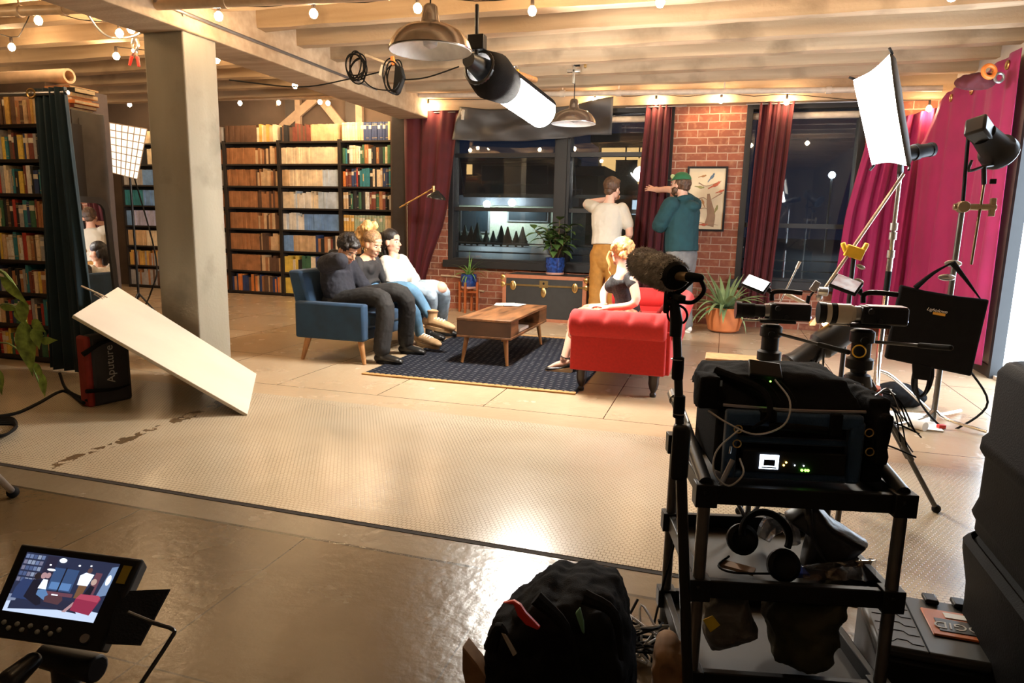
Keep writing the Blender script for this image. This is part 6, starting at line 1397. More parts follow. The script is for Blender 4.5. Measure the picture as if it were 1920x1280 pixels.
b = MB(); ca = aY(1836, 243, 4.86); b.tube([ca - dd * .06, ca + dd * .1], (.085, .075), 4, side=V((0, 0, 1)).lerp(V((1, 0, 0)), .5)); b.build('housing', BLACKM, t, bevel=.015)
ce = aY(1868, 280, 4.98); MB().tube([ca + dd * .05, ce - dd * .02, ce, ce + dd * .05], [.07, .085, .105, .108], 24).build('lens_barrel', BLACK, t); MB().torus(ce + dd * .05, .1, .01, dd).build('front_ring', BLACKM, t)
MB().tube([aY(1822, 300, 4.85), aY(1817, 320, 4.86), aY(1845, 312, 4.9), aY(1872, 306, 4.98), aY(1876, 290, 5.0)], .009, 8, 4).build('yoke', BLACKM, t); MB().cyl(aY(1845, 312, 4.9), aY(1845, 345, 4.93), .014).build('spigot', BLACK, t)
MB().box(aY(1862, 340, 4.9), (.035, .015, .03)).build('knob', RUBBER, t, bevel=.004)
t = thing('hanging_flag_bag', 'large black fabric bag with orange and white logo hung on the right stand', 'bag', aY(1770, 690, 4.8))
BG = [(1690, 534), (1735, 545), (1800, 556), (1856, 562), (1842, 620), (1822, 706), (1745, 690), (1660, 672), (1672, 610)]
Yb = 4.8; slab(BG, Yb, .05).build('body', NYLON, t, bevel=.012)
slab([(1711, 680), (1747, 688), (1744, 714), (1712, 710)], Yb - .005, .02).build('lower_tab', NYLON, t, bevel=.004)
for pts in (((1716, 540), (1750, 512), (1786, 492)), ((1786, 492), (1812, 525), (1838, 560))): MB().tube([aY(x, y, Yb + .02) for x, y in pts], (.018, .004), 8, 3, side=(0, 0, 1)).build('strap', NYLON, t)
o_, x_ = aY(1757, 582, Yb - .012), (aY(1775, 585.5, Yb) - aY(1740, 579.5, Yb)); text('Lightdown', .027, mat('white_print', (.8, .78, .72), .6), t, frame(o_, x_, V((0, 0, 1))), shear=.3, depth=.001)
q = [aY(x, y, Yb - .012) for x, y in ((1750, 584.5), (1773, 588), (1772, 593), (1749, 589))]; MB().loft([q, [p + V((0, .004, 0)) for p in q]]).build('logo_bar', mat('amber_print', (.75, .38, .04), .6), t, smooth=False)
t = thing('sandbag', 'dark grey sandbag with pale label lying on the stand legs', 'sandbag', fl(1680, 765))
q = fl(1682, 760); b = MB(); b.ball(q + V((0, 0, .08)), (.2, .13, .085), 14, (0, .1, .3)); bake(b, 'body', NYLON, t, .012, 3, .03, .08); MB().box(q + V((-.03, -.11, .12)), (.12, .004, .04), (-.7, .1, .25)).build('label', mat('pale_label', (.55, .52, .46), .7), t, smooth=False)
q2 = q + V((-.28, .15, 0)); b = MB().ball(q2 + V((0, 0, .08)), (.2, .12, .09), 14, (0, 0, .4)); t = thing('sandbag', 'second dark sandbag slumped behind the tripod with orange collars', 'sandbag', q2); bake(b, 'body', NYLON, t, .012, 3, .03, .08)
tag(MB().tube([fl(1650, 775, .03), fl(1735, 800, .03)], .03, 14).b2(fl(1660, 800) + V((0, 0, .002)), fl(1735, 778) + V((0, 0, .01))).build('paper_roll', PAPER), 'white paper roll partly unrolled on the floor by the right stand', 'paper roll')
q = [(fx + .02, fy - .05, .62), (fx + .1, fy - .08, .45), (fx + .26, fy - .1, .2), tuple(fl(1800, 800, .012)), tuple(fl(1765, 800, .012)), (fx - .15, fy - .1, .25), (fx - .06, fy - .06, .6)]
t = thing('power_cable', 'black power cable looping from the hanging bag to a red tie', 'cable', fl(1765, 800)); MB().tube(q, .007, 7, 6).build('cord', RUBBER, t); MB().box(fl(1765, 799, .02), (.05, .03, .025), .4).build('red_tie', REDP, t, bevel=.005)
t = thing('cable_coil', 'coil of black cable hanging under the flag bag', 'cable', (fx - .13, fy - .1, .3))
for i in range(5): MB().tube([V((fx - .13 + .045 * math.cos(a) + .006 * i, fy - .1 + .012 * math.sin(2 * a + i), .33 + .13 * math.sin(a))) for a in [2 * PI * j / 14 for j in range(15)]], .006, 6, 2).build('loop', RUBBER, t)
MB().box((fx - .17, fy - .12, .37), (.02, .02, .05)).build('plug', PAPER, t, bevel=.003)

# -- stacked black moulded cases at the right edge
MOULD = mat('black_moulded_plastic', (.007, .0065, .006), .6, bump=.15, bscale=200, spec=.04)
def mcase(label, x0, y0, x1, y1, z0, z1, lips):
    t = thing('equipment_case', label, 'case', ((x0 + x1) / 2, (y0 + y1) / 2, z0)); r = .07
    def ring(g_, z): 
        pts = []
        for cx, cy, a0 in ((x1 - r, y1 - r, 0), (x0 + r, y1 - r, 1), (x0 + r, y0 + r, 2), (x1 - r, y0 + r, 3)):
            for j in range(5): a = (a0 + j / 4) * PI / 2; pts.append(V((cx + (r + g_) * math.cos(a), cy + (r + g_) * math.sin(a), z)))
        return pts
    prof = [(0, z0 + .002)] + lips + [(0, z1 - .03), (-.015, z1 - .006), (-.035, z1)]
    MB().loft([ring(g_, z) for g_, z in prof]).build('body', MOULD, t, angle=50)
    for xx in (x0 + .12, x1 - .12): MB().b2((xx - .03, y0 - .02, (z0 + z1) / 2 - .03), (xx + .03, y0 + .01, (z0 + z1) / 2 + .03)).build('latch', BLACK, t, bevel=.006)
mcase('upper black moulded case stacked at the right edge of the frame', .68, 1.4, 1.3, 2.02, .48, .935, [(0, .51), (.012, .53), (.0, .57), (.0, .68), (.014, .7), (.012, .73), (0, .745)])
mcase('lower black moulded case under the other at the right edge', .68, 1.4, 1.3, 2.02, 0, .478, [(0, .28), (.002, .33), (.02, .42), (.022, .45), (.006, .465)])

# -- black tool box with orange plate
t = thing('tool_box', 'black ribbed tool box with an orange plate on the floor by the cart', 'tool box', (.55, 1.95, 0))
tb0, tb1, tz = V((.445, 1.76)), V((.58, 2.0)), .24
MB().b2((.44, 1.745, 0), (.56 + .25, 2.02, tz - .03)).build('body', BLACK, t, bevel=.012)
lid = MB().b2((.435, 1.74, tz - .028), (.56 + .255, 2.025, tz)).build('lid', mat('dark_grey_plastic', (.035, .035, .033), .5), t, bevel=.01)
b = MB()
for i in range(6): y_ = 1.77 + .042 * i; b.tube([(.45, y_, tz), (.475, y_, tz), (.487, y_ + .014, tz), (.51, y_ + .014, tz), (.52, y_, tz), (.545, y_, tz)], .0016, 4)
b.build('rib', RUBBER, lid); MB().bar((.55, 1.745, tz), (.55, 2.02, tz), .003, .004).build('seam', RUBBER, lid, smooth=False)
pl = MB().b2((.58, 1.83, tz), (.76, 1.96, tz + .006)).build('orange_plate', mat('orange_plate', (.5, .13, .03), .5), lid, bevel=.003)
MB().b2((.6, 1.85, tz + .006), (.74, 1.91, tz + .008)).build('dark_panel', mat('panel_grey', (.03, .028, .026), .5), pl, smooth=False)
text('RIDGID', .045, mat('grey_print', (.42, .4, .36), .6), pl, frame((.668, 1.878, tz + .0085), V((-1, 0, 0)), V((0, -1, 0))), shear=.15)
MB().b2((.63, 1.92, tz + .006), (.72, 1.945, tz + .008)).build('white_panel', PAPER, pl, smooth=False)
for x_q in (.6, .67): MB().b2((x_q, 1.99, tz), (x_q + .035, 2.035, tz + .014)).build('latch', BLACK, lid, bevel=.005)
t = thing('folded_stand', 'folded dark metal stand lying between cart and tool box', 'stand', (.4, 1.9, .0))
for i, dx in enumerate((0, .02, .035)): MB().bar((.385 + dx, 2.02, .03 + .05 * (i % 2)), (.425 + dx, 1.6, .03 + .04 * (i % 2)), .014, .02).build('tube', STEEL if i == 1 else BLACKM, t, bevel=.003)
tag(MB().lathe([(.1, 0), (.105, .1), (.11, .145), (.1, .155), (.01, .157)], (.285, 1.42, 0), 32).build('round_stool', mat('dark_grey_lid', (.04, .04, .038), .6)), 'dark round stool top at the bottom edge before the cart', 'stool')

# -- black backpack and clutter at the bottom
t = thing('backpack', 'open black backpack with red and green pouches at the bottom centre', 'backpack', (-.36, 1.55, 0))
b = slab([(903, 1205), (915, 1180), (935, 1165), (950, 1172), (955, 1145), (985, 1130), (1003, 1114), (1020, 1107), (1038, 1122), (1062, 1113), (1090, 1113), (1108, 1124), (1146, 1132), (1160, 1160), (1168, 1200), (1182, 1262), (1180, 1380), (900, 1380)], 1.45, .18, bulge=.05)
bake(b, 'body', NYLON, t, .008, 3, .025, .05)
for pts in (((920, 1215), (935, 1175), (950, 1190)), ((1005, 1120), (1060, 1175), (1085, 1260)), ((1095, 1118), (1150, 1150), (1165, 1235))): MB().tube([aY(x, y, 1.37) for x, y in pts], (.018, .006), 8, 4).build('strap', NYLON, t)
slab([(941, 1131), (962, 1127), (975, 1135), (985, 1150), (1012, 1178), (1008, 1182), (985, 1172), (970, 1155), (962, 1134)], 1.35, .012).build('red_pouch', mat('red_vinyl', (.55, .02, .012), .35), t, bevel=.003)
slab([(1078, 1150), (1087, 1140), (1094, 1166), (1095, 1190), (1090, 1185)], 1.36, .01).build('green_pouch', mat('green_vinyl', (.1, .25, .15), .4), t, bevel=.003)
slab([(940, 1187), (947, 1190), (968, 1226), (962, 1230)], 1.36, .006).build('paper_tag', mat('grey_tag', (.3, .28, .25), .6), t, smooth=False)
tag(slab([(866, 1212), (874, 1222), (895, 1248), (920, 1290), (920, 1320), (880, 1320), (866, 1258)], 1.5, .05).build('paper_bag', mat('brown_kraft_paper', (.2, .11, .05), .85, var=.3), bevel=.004), 'brown paper bag at the left of the black backpack', 'paper bag')
b = slab([(1228, 1222), (1240, 1214), (1262, 1222), (1290, 1250), (1290, 1330), (1215, 1330), (1222, 1260)], 1.42, .08, bulge=.02); t = thing('paper_bag', 'crumpled brown paper bag beside the front leg of the cart', 'paper bag', fl(1255, 1300)); bake(b, 'body', mat('brown_kraft_paper', (.2, .11, .05)), t, .007, 2, .02, .05)
t = thing('cable_tangle', 'tangle of black cables on the floor between backpack and cart', 'cables', fl(1200, 1230)); rnd = random.Random(21)
for i in range(9): c_ = fl(1195 + rnd.uniform(-25, 25), 1215 + rnd.uniform(-25, 45)); MB().tube([c_ + V((rnd.uniform(-.1, .1), rnd.uniform(-.07, .07), rnd.uniform(.008, .12))) for j in range(7)], .004, 6, 5).build('cable', RUBBER if i % 4 else WCAB, t)
cable('black cable hanging down beside the left cart legs', [Zv(RL, .6) + V((.0, -.02, 0)), Zv(RL, .4) + V((.02, -.03, 0)), Zv(RL, .2) + V((-.01, -.03, 0)), fl(1225, 1180, .02), fl(1222, 1240, .01)], .0035, RUBBER)

# -- field monitor in the left foreground
dep = lambda px, py, c: (lambda r_: EYEP + r_ * (c / (_c.transposed() @ r_).z * -1))(ray(px, py))
TL, TR_, BR_, BL = dep(41, 1019, 1.0), dep(270, 1049, 1.0), dep(190, 1222, .93), dep(-32, 1190, .93)
t = thing('field_monitor', 'black field monitor showing the sofa set in the lower left corner', 'monitor', (TL + BR_) / 2)
n = (TR_ - TL).cross(BL - TL).normalized()
if n.dot(EYEP - TL) < 0: n = -n
pm = lambda u, v, h=0: TL.lerp(TR_, u).lerp(BL.lerp(BR_, u), v) + n * h
MB().loft([[pm(u, v, -.028) for u, v in ((.02, .02), (.98, .02), (.98, .98), (.02, .98))], [pm(u, v, 0) for u, v in ((0, 0), (1, 0), (1, 1), (0, 1))], [pm(u, v, .004) for u, v in ((.015, .015), (.985, .015), (.985, .985), (.015, .985))]]).build('housing', BLACK, t, bevel=.003)
su, sv = (lambda u: lerp(.085, .845, u)), (lambda v: lerp(.09, .735, v))
sc = MB(); mats = []; SK = {}
def ck(nm, c, e=.6):
    if nm not in SK: SK[nm] = len(mats); mats.append(glow('screen_' + nm, c, e))
    sc.cur = SK[nm]; SK['h'] = SK.get('h', .0046) + .00002
def sp(nm, c, pts, e=.6):        # a flat patch of the shown picture
    ck(nm, c, e); h = SK['h']; sc.add([pm(su(u), sv(v), h) for u, v in pts], [tuple(range(len(pts)))])
def sr(nm, c, u0, v0, u1, v1, e=.6): sp(nm, c, ((u0, v1), (u1, v1), (u1, v0), (u0, v0)), e)
def so(nm, c, u, v, ru, rv, e=.6): sp(nm, c, [(u + ru * math.cos(a * PI / 8), v - rv * math.sin(a * PI / 8)) for a in range(16)], e)
sr('wall', (.02, .03, .075), 0, 0, 1, 1); sp('floor', (.5, .6, .78), ((0, .84), (0, 1), (1, 1), (1, .84), (.75, .8), (.2, .78)), .8); sp('floor_far', (.25, .3, .45), ((0, .72), (0, .84), (.2, .78), (.3, .7)))
rnd = random.Random(2)
for i in range(5):
    for j in range(5): sr('books_%d' % rnd.randint(0, 3), [(.16, .22, .4), (.3, .36, .5), (.08, .12, .26), (.2, .2, .3)][rnd.randint(0, 3)], .01 + .042 * j, .03 + .1 * i, .045 + .042 * j, .1 + .1 * i)
sr('curtain', (.02, .02, .05), .24, .02, .36, .5); sr('pane', (.04, .09, .22), .36, .2, .62, .58); sr('pane_lit', (.12, .26, .55), .38, .44, .6, .56); sr('frame', (.006, .008, .02), .475, .18, .49, .6)
sr('brick', (.16, .06, .09), .3, .6, .66, .66); sr('brick', (.16, .06, .09), .8, .2, .87, .6); sp('curtain_right', (.2, .3, .5), ((.9, .6), (1, .55), (1, .05), (.94, .08)))
so('lamp', (.85, .95, 1), .41, .07, .04, .04, 1.2); so('bulb', (.9, .95, 1), .3, .17, .012, .014, 1.5); so('bulb', (.9, .95, 1), .6, .12, .012, .014, 1.5); so('bulb', (.9, .95, 1), .72, .1, .01, .012, 1.5); so('lamp', (.85, .95, 1), .33, .25, .045, .02, 1.2)
sp('rug', (.02, .025, .06), ((.25, .84), (.78, .9), (.7, .72), (.36, .7)))
sp('sofa_blue', (.025, .05, .15), ((.03, .78), (.27, .78), (.28, .6), (.3, .45), (.08, .45), (.04, .6)))
sp('figure_dark', (.008, .01, .025), ((.16, .74), (.33, .86), (.37, .82), (.3, .6), (.27, .44), (.19, .44))); so('hair', (.02, .015, .02), .22, .38, .035, .06); sp('figure_white', (.7, .8, 1), ((.27, .58), (.36, .58), (.34, .42), (.29, .42)), 1.0); so('skin', (.5, .3, .32), .28, .36, .03, .055); so('skin', (.5, .3, .32), .325, .35, .026, .05)
sp('denim', (.12, .25, .5), ((.28, .6), (.28, .68), (.42, .78), (.44, .72), (.36, .58)))
sp('table', (.1, .045, .06), ((.38, .7), (.39, .78), (.55, .8), (.58, .72), (.56, .66), (.42, .65))); sr('sheet', (.8, .88, 1), .44, .64, .51, .66, 1.0)
sp('trouser', (.2, .1, .05), ((.68, .42), (.68, .66), (.75, .66), (.77, .42))); sp('figure_white', (.7, .8, 1), ((.66, .44), (.77, .44), (.79, .24), (.7, .22), (.65, .28)), 1.0); so('hair_brown', (.12, .06, .06), .73, .18, .025, .05)
sp('figure_dark', (.008, .01, .025), ((.76, .62), (.84, .62), (.85, .44), (.8, .42))); so('blonde', (.6, .42, .36), .82, .36, .03, .055); sp('skin', (.5, .3, .32), ((.62, .9), (.66, .9), (.72, .76), (.7, .72)))
sp('sofa_red', (.33, .03, .08), ((.7, .86), (.92, .9), (.97, .62), (.93, .58), (.74, .6), (.71, .66))); sp('sofa_red_lit', (.5, .07, .13), ((.71, .66), (.95, .68), (.96, .6), (.93, .57), (.74, .58)))
so('bright', (.8, .9, 1), .96, .3, .025, .09, 1.0)
sc.build('screen_picture', mats, t, smooth=False)
b = MB()
for i in range(9): u = .14 + .055 * i + (.02 if i > 4 else 0); b.ball(pm(u, .85 + .05 * (i % 2), .004), .0035, 8)
b.build('button', mat('button_grey', (.25, .26, .22), .5), t); MB().cyl(pm(.84, .9, .002), pm(.84, .9, .008), .006).build('screw_knob', STEEL, t)
b = MB(); b.loft([[pm(.95, v, .005) for v in (.1, .3)] + [pm(.88, v, .005) for v in (.3, .1)], [pm(.95, v, .006) for v in (.1, .3)] + [pm(.88, v, .006) for v in (.3, .1)]]); b.build('colour_strip', mat('amber_strip', (.25, .18, .01), .5), t, smooth=False)
q = [dep(222, 1108, .97), dep(318, 1104, 1.0), dep(262, 1209, .94), dep(198, 1206, .92)]; MB().loft([q, [p - n * .004 for p in q]]).build('sun_flap', NYLON, t, smooth=False)
MB().tube([dep(240, 1148, .93), dep(290, 1168, .93), dep(325, 1180, .92), dep(318, 1200, .91), dep(262, 1285, .87)], .0028, 8, 3).build('wire_bracket', BLACKM, t)
bc = (BL + BR_) / 2 - n * .02; ft = V((bc.x + .0, bc.y + .04, 0))
t2 = thing('monitor_stand', 'black stand under the field monitor at lower left', 'stand', ft)
bc = bc + V((0, .02, -.035)); MB().tube([bc + V((-.04, 0, .0)), bc + V((.06, .0, .0))], (.018, .02), 10).build('mount_block', BLACK, t2, bevel=.004)
MB().cyl(bc - V((0, -.0, .0)), V((bc.x, bc.y, .3)), .018).build('column', BLACKM, t2)
MB().tube([dep(60, 1240, .93), dep(20, 1275, .9)], [.012, .016], 10, round_=True).build('knob', BLACKM, t2)
for a in range(3): MB().cyl((bc.x, bc.y, .45), (bc.x + .3 * math.cos(a * 2.1 + 2), bc.y + .3 * math.sin(a * 2.1 + 2), .015), .012).build('leg', BLACKM, t2)

# -- left side: white bounce board on the kit case, plant, cables, stool
A, B, C_, D = V((-3.85, 3.24, .62)), V((-4.53, 4.22, .68)), V((-3.49, 4.5, .012)), V((-2.81, 3.52, .012))
n = (B - A).cross(D - A).normalized()
if n.z < 0: n = -n
t = thing('bounce_board', 'large white bounce board leaning on the black kit case before the column', 'board', (A + C_) / 2 - V((0, 0, .3)))
MB().loft([[p - n * .022 for p in (A, B, C_, D)], [p for p in (A, B, C_, D)]]).build('foam_sheet', mat('white_foam_board', (.64, .58, .48), .7, var=.05, scale=2), t, smooth=False, bevel=.004)
e_ = A.lerp(B, .55); o_ = (A - D).normalized(); s_q = (B - A).normalized(); MB().tube([e_ + o_ * -.02, e_ + o_ * .05, e_ + o_ * .05 + s_q * .05, e_ - o_ * .02 + s_q * .05], .004, 6).cyl(e_ + s_q * .1 - o_ * .03, e_ + s_q * .02 + o_ * .16, .007).build('metal_bracket', ALU, t)
t = thing('kit_case', 'black equipment case with red side and white lettering under the white board', 'case', (-3.95, 3.45, 0))
ku = V((.06, .24, 0)).normalized(); kv = V((-ku.y, ku.x, 0)); K = lambda a, b_, c: V((-3.85, 3.3, 0)) + ku * a + kv * b_ + V((0, 0, c))
cb = lambda a0, a1, b0, b1, c0, c1: MB().hexa([K(a0, b0, c0), K(a1, b0, c0), K(a1, b1, c0), K(a0, b1, c0), K(a0, b0, c1), K(a1, b0, c1), K(a1, b1, c1), K(a0, b1, c1)])
cb(.03, .29, .0, .115, .0, .47).build('body', mat('charcoal_nylon', (.022, .022, .026), .7), t, bevel=.025); cb(0, .045, .0, .115, .0, .47).build('red_panel', mat('dark_red_nylon', (.22, .015, .01), .7), t, bevel=.02)
text('Aputure', .075, mat('silver_print', (.4, .38, .36), .6), t, frame(K(.15, -.003, .27), V((0, 0, 1)), -ku))
MB().tube([K(-.02, -.01, .36), K(.1, -.02, .42), K(.26, -.01, .44)], (.018, .006), 8, 4, side=(0, 0, 1)).build('strap', NYLON, t); MB().tube([K(-.02, -.012, .12), K(.15, -.014, .1), K(.26, -.012, .11)], (.014, .005), 8, 4, side=(0, 0, 1)).build('strap', NYLON, t)
cable('black power cable running across the mosaic from the kit case', [K(-.01, .05, .03), fl(120, 733, .01), fl(70, 757, .01), fl(30, 775, .01), fl(-20, 783, .01)], .012, RUBBER)
cable('short black cable hanging from the teal curtain to the kit case', [aY(112, 700, 3.7), fl(125, 730, .02), K(.0, .02, .05)], .01, RUBBER)
t = thing('cable_bundle', 'small bundle of black cable on the mosaic at the left edge', 'cable', fl(5, 805))
for i in range(5): MB().tube([fl(x, y, .01 + .012 * i) for x, y in ((-30, 784 + 3 * i), (20, 783 + 3 * i), (30, 800), (10, 815), (-20, 825 - 2 * i))], .009, 6, 5).build('cable', RUBBER, t)
t = thing('light_stand', 'metal stand with a rubber-footed leg poking in at the left edge', 'stand', fl(-60, 900)); MB().cyl(fl(-30, 870, .35), fl(22, 920, .03), .014).build('leg', STEEL, t); MB().ball(fl(24, 922, .025), .026, 10).build('foot', RUBBER, t); MB().cyl(fl(-30, 870, .35), fl(-30, 870, .35) + V((0, 0, 1.2)), .014).build('pole', STEEL, t)
# trailing variegated plant, its pot out of the frame
VAR = mat('variegated_leaf', (.22, .32, .06), .4, var=.6, scale=22); Yp = 3.0; pc = V((aY(-90, 700, Yp).x, Yp, 0))
t = thing('trailing_plant', 'trailing variegated leafy vine reaching in from the left edge', 'potted plant', pc)
pot(t, pc, .17, .3, TERRA, False)
s = MB(); s.tube([pc + V((0, 0, .28)), aY(-20, 510, Yp), aY(40, 560, Yp), aY(48, 640, Yp), aY(70, 710, Yp), aY(85, 740, Yp)], [.012, .012, .01, .007, .005, .003], 7, 5); s.tube([pc + V((0, 0, .28)), aY(-10, 578, Yp), aY(40, 576, Yp)], .005, 6, 4).tube([pc + V((0, 0, .28)), aY(0, 642, Yp), aY(50, 668, Yp)], .005, 6, 4); s.build('stem', mat('green_stem', (.13, .2, .05), .5), t)
lv = MB()
for (x, y), (x2, y2), wd in (((0, 518), (56, 572), .03), ((44, 560), (44, 612), .04), ((44, 598), (62, 706), .062), ((60, 600), (86, 622), .03), ((68, 610), (74, 655), .04), ((76, 640), (108, 636), .024), ((66, 680), (82, 712), .022), ((80, 700), (84, 745), .026), ((0, 575), (40, 580), .018), ((30, 575), (48, 610), .03), ((-6, 690), (4, 740), .04)):
    p, q = aY(x, y, Yp - .02), aY(x2, y2, Yp - .04); leaf(lv, p, q - p, (q - p).length, wd, .05, up=(.3, -1, .2), n=8)
lv.build('foliage', VAR, t)
t = thing('wooden_stool', 'small wooden stool with orange seat behind the white board', 'stool', (-4.62, 5.3, 0))
qs = V((-4.85, 5.3, 0)); MB().lathe([(.14, .5), (.16, .515), (.16, .54), (.14, .555), (.01, .557)], qs, 24).build('seat', mat('orange_seat', (.6, .25, .05), .5), t)
for x, y in ((-.1, -.1), (.1, -.1), (-.1, .1), (.1, .1)): MB().tube([qs + V((x * 1.3, y * 1.3, 0)), qs + V((x, y, .51))], [.013, .018], 8).build('leg', OAK, t)

# -- things clipped to the ceiling
def coil(label, c, r, ry, n_, parent=None):
    t = thing('hanging_cable', label, 'cable', c); rnd = random.Random(int(c.x * 100))
    for i in range(n_):
        dx, dz, rr = rnd.uniform(-.02, .02), rnd.uniform(-.05, .01), r * rnd.uniform(.85, 1.1)
        MB().tube([c + V((dx + rr * ry * math.cos(a), .05 * math.sin(a + i), dz + rr * math.sin(a))) for a in [2 * PI * j / 18 for j in range(19)]], .006, 6, 2).build('loop', RUBBER, t)
    return t
cc = aY(668, 122, 5.5); coil('coil of black cable hanging from the joists left of the pendant lamp', cc, .11, .75, 7)
c2 = aY(738, 140, 5.48); t = coil('black cable with plug box hanging behind the pendant lamp', c2, .13, .5, 4)
b = slab([(740, 120), (752, 125), (757, 145), (750, 165), (743, 174), (735, 172), (738, 145)], 5.45, .05); b.build('plug_box', RUBBER, t, bevel=.01); MB().box(aY(716, 132, 5.45), (.03, .03, .09), (0, .3, 0)).build('white_plug', PAPER, t, bevel=.006); MB().box(aY(737, 114, 5.45), (.03, .03, .07), (0, -.2, 0)).build('orange_clip', ORANGE, t, bevel=.005)
cable('thin black cable sagging from the beam across to the lantern', [aY(430, 150, 5.6), aY(560, 163, 5.6), aY(655, 148, 5.55), aY(720, 133, 5.5)], .006, RUBBER); cable('thin black cable running up to the tube lantern hood', [aY(755, 150, 5.5), aY(800, 145, 5.3), aY(860, 125, 4.95)], .006, RUBBER)
cable('black cable sagging below the hanging coils', [aY(672, 140, 5.5), aY(700, 165, 5.5), aY(740, 170, 5.5)], .005, RUBBER)
tag(MB().bar(aY(685, 103, 5.55), aY(735, 122, 5.55), .02, .02).build('ceiling_bracket', PIPE, bevel=.003), 'pale metal bracket under the joist beside the cable coil', 'bracket')
def clamp(label, c, m, s=1.0, rot=0):
    t = thing('spring_clamp', label, 'clamp', c); R = Matrix.Rotation(rot, 3, 'Y'); k_ = lambda x, z: c + R @ V((x * s, 0, z * s))
    for sg in (-1, 1): MB().tube([k_(sg * .012, .07), k_(sg * .022, .03), k_(sg * .008, 0), k_(sg * .02, -.03)], (.012, .008), 8, 3).build('jaw', ALU, t); MB().tube([k_(sg * .02, -.03), k_(sg * .036, -.085)], (.014, .011), 8).build('handle', m, t)
    MB().cyl(k_(0, 0) - V((0, .02, 0)), k_(0, 0) + V((0, .02, 0)), .012 * s).build('pivot', STEEL, t); return t
clamp('metal spring clamp with red handles hanging left of the column top', fl(253, 96, 2.6), REDP, 1.4, .15)
clamp('yellow spring clamp on the joist right of the tube lantern', aY(968, 122, 7.16), YELLOW, 1.35, .2)
for x, y, lb in ((1098, 100, 'tan and black bar clamp gripping a joist above the small pendant'), (1076, 130, 'pale metal clamp on the joist over the small pendant')):
    q = aY(x, y, 7.3); t = thing('bar_clamp', lb, 'clamp', q); MB().b2(q + V((-.01, -.02, -.14)), q + V((.014, .02, .16))).build('bar', BRASS if x > 1080 else ALU, t, bevel=.003); MB().b2(q + V((-.07, -.02, -.03)), q + V((.07, .02, 0))).build('jaw', BRASS if x > 1080 else ALU, t, bevel=.004); MB().b2(q + V((.0, -.025, .03)), q + V((.06, .025, .16))).build('grip', RUBBER, t, bevel=.006)
cq = aY(1842, 145, 6.9); t = thing('orange_strap_roll', 'dark red cloth bundle with orange reel on the pipe end near the magenta curtain', 'bundle', cq)
b = MB().ball(cq + V((-.05, 0, -.03)), (.16, .09, .07), 12); bake(b, 'cloth', RED, t, .012, 2, .05, .08); MB().torus(cq + V((.02, -.08, .03)), .05, .018, (.3, -1, .2), 18, 8).build('reel', ORANGE, t); MB().torus(cq + V((.1, -.07, -.02)), .035, .012, (.2, -1, 0), 16, 8).build('ring', STEEL, t)

# ================================================================ the street beyond the windows
SZ = .42
st_ = struct('street', MB().b2((-40, 10.3, -1), (30, 60, SZ)), mat('night_asphalt', (.05, .05, .055), .6), smooth=False)
def building(label, x0, x1, y, z0, z1, wall, wins, e, lamps=()):
    t = thing('building', label, 'building', ((x0 + x1) / 2, y + 2, z0)); MB().b2((x0, y, z0), (x1, y + 2.5, z1)).build('wall', wall, t, smooth=False)
    MB().b2((x0 - .3, y - .4, z1), (x1 + .3, y + 2.5, z1 + .35)).build('roof', mat('night_roof', (.05, .05, .055), .8), t, smooth=False)
    for i, (a, b_, w_, h_, lit) in enumerate(wins):
        f = MB().b2((a - .06, y - .06, b_ - .06), (a + w_ + .06, y, b_ + h_ + .06)).build('window', mat('night_trim', (.2, .2, .19), .7), t, smooth=False)
        MB().b2((a, y - .08, b_), (a + w_, y - .06, b_ + h_)).build('pane', mat('dark_far_pane', (.02, .03, .035), .3) if lit == 'n' else glow('lit_window_%s' % lit, {'w': (1, .56, .2), 'c': (.7, .85, 1), 'n': (.02, .03, .04)}[lit], {'w': .8, 'c': .7, 'n': .2}[lit]), f, smooth=False)
    for a in lamps:
        l_ = MB().ball(a, .13, 12).build('flood_lamp', glow('flood_lamp', (.8, .95, 1), 140), t)
    return t
NB = mat('night_cream_wall', (.5, .5, .36), .8); NG = mat('night_grey_wall', (.12, .13, .13), .8); NY = mat('night_yellow_wall', (.5, .38, .2), .8)
Yb_ = 24.0; g_ = lambda px, py, Y=24.0: aY(px, py, Y)
b0_, b1_ = g_(845, 400), g_(1020, 450)
building('cream building across the street lit by two white floodlights', b0_.x - 2, b1_.x + 1, Yb_, SZ, g_(900, 385).z, NB, [(g_(955, 406).x, g_(955, 412).z, 1.4, .35, 'n'), (g_(868, 405).x, g_(868, 432).z, 1.0, .8, 'n')], 1, [g_(913, 383, 23.2), g_(960, 380, 23.2)])
building('dark house with dim windows rising behind the floodlit building', g_(860, 300, 34).x, g_(1060, 300, 34).x, 34, SZ, g_(900, 305, 34).z, NG, [(g_(x, 330, 34).x, g_(x, 345, 34).z, 1.0, .9, 'n') for x in (905, 930, 960, 990)] + [(g_(876, 320, 34).x, g_(876, 327, 34).z, .3, .5, 'w')], 1)
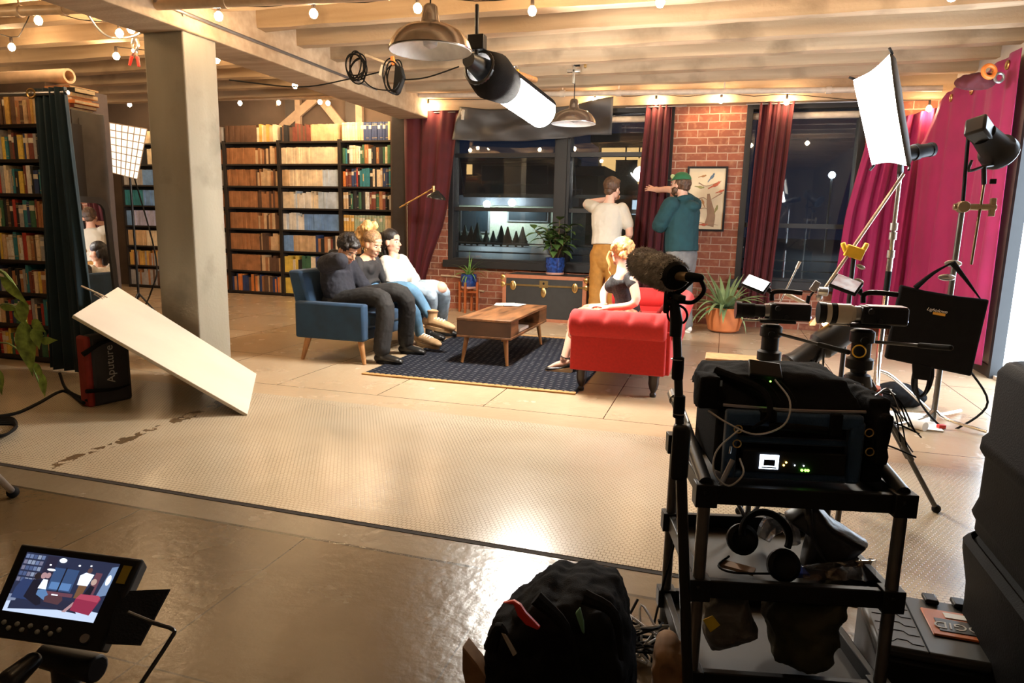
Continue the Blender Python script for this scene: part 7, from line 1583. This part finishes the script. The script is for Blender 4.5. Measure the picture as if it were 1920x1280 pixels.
building('warmly lit building seen through the right part of the windows', g_(1122, 300, 30).x, g_(1260, 300, 30).x, 30, SZ, g_(1170, 268, 30).z, NY, [(g_(x, 300, 30).x, g_(x, 300 if r_ == 0 else 322, 30).z, w_, .5, 'w') for r_ in (0,) for x, w_ in ((1128, .5), (1150, .5), (1175, .5), (1200, .5))] + [(g_(1128, 322, 30).x, g_(1128, 322, 30).z, .6, .55, 'w'), (g_(1195, 322, 30).x, g_(1195, 322, 30).z, .6, .55, 'w'), (g_(1196, 345, 30).x, g_(1196, 345, 30).z, .5, .3, 'w'), (g_(1185, 402, 30).x, g_(1185, 402, 30).z, .6, .6, 'c'), (g_(1202, 402, 30).x, g_(1202, 402, 30).z, .5, .6, 'c')], 1)
building('dark olive house beyond the second window', g_(1062, 360, 27.2).x, g_(1120, 360, 27.2).x, 27.2, SZ, g_(1090, 330, 27.2).z, mat('night_olive', (.1, .1, .05), .8), [(g_(1066, 370, 27.2).x, g_(1066, 376, 27.2).z, .5, .4, 'n')], 1)
rnd = random.Random(14)
for i, x in enumerate((862, 872, 884, 895, 912, 925, 940, 952, 968, 980)):
    q = g_(x, 432, 22.5); h_ = rnd.uniform(.42, .8); b = MB()
    for k_ in range(4): b.lathe([(h_ * .38 * (1 - k_ * .2), .05), (.02, h_ * .5)], (q.x, q.y, SZ + h_ * .17 * k_), 9)
    t = thing('small_tree', 'small dark conifer before the floodlit building, %s from the left' % ORD[i + 1], 'tree', (q.x, q.y, SZ), 0, 'conifers across the street'); b.build('foliage', mat('night_conifer', (.02, .035, .02), .9), t, smooth=False); MB().cyl((q.x, q.y, SZ), (q.x, q.y, SZ + .25), .04, n=6).build('trunk', mat('night_trunk', (.03, .02, .015), .9), t)
sl = aY(1560, 328, 26); t = thing('street_lamp', 'bright street lamp seen through the far right window', 'street lamp', (sl.x, sl.y, SZ)); MB().cyl((sl.x, sl.y, SZ), sl, .035).build('pole', STEEL, t); MB().ball(sl, .11, 12).build('lamp', glow('street_lamp_glow', (.75, .88, 1), 90), t)
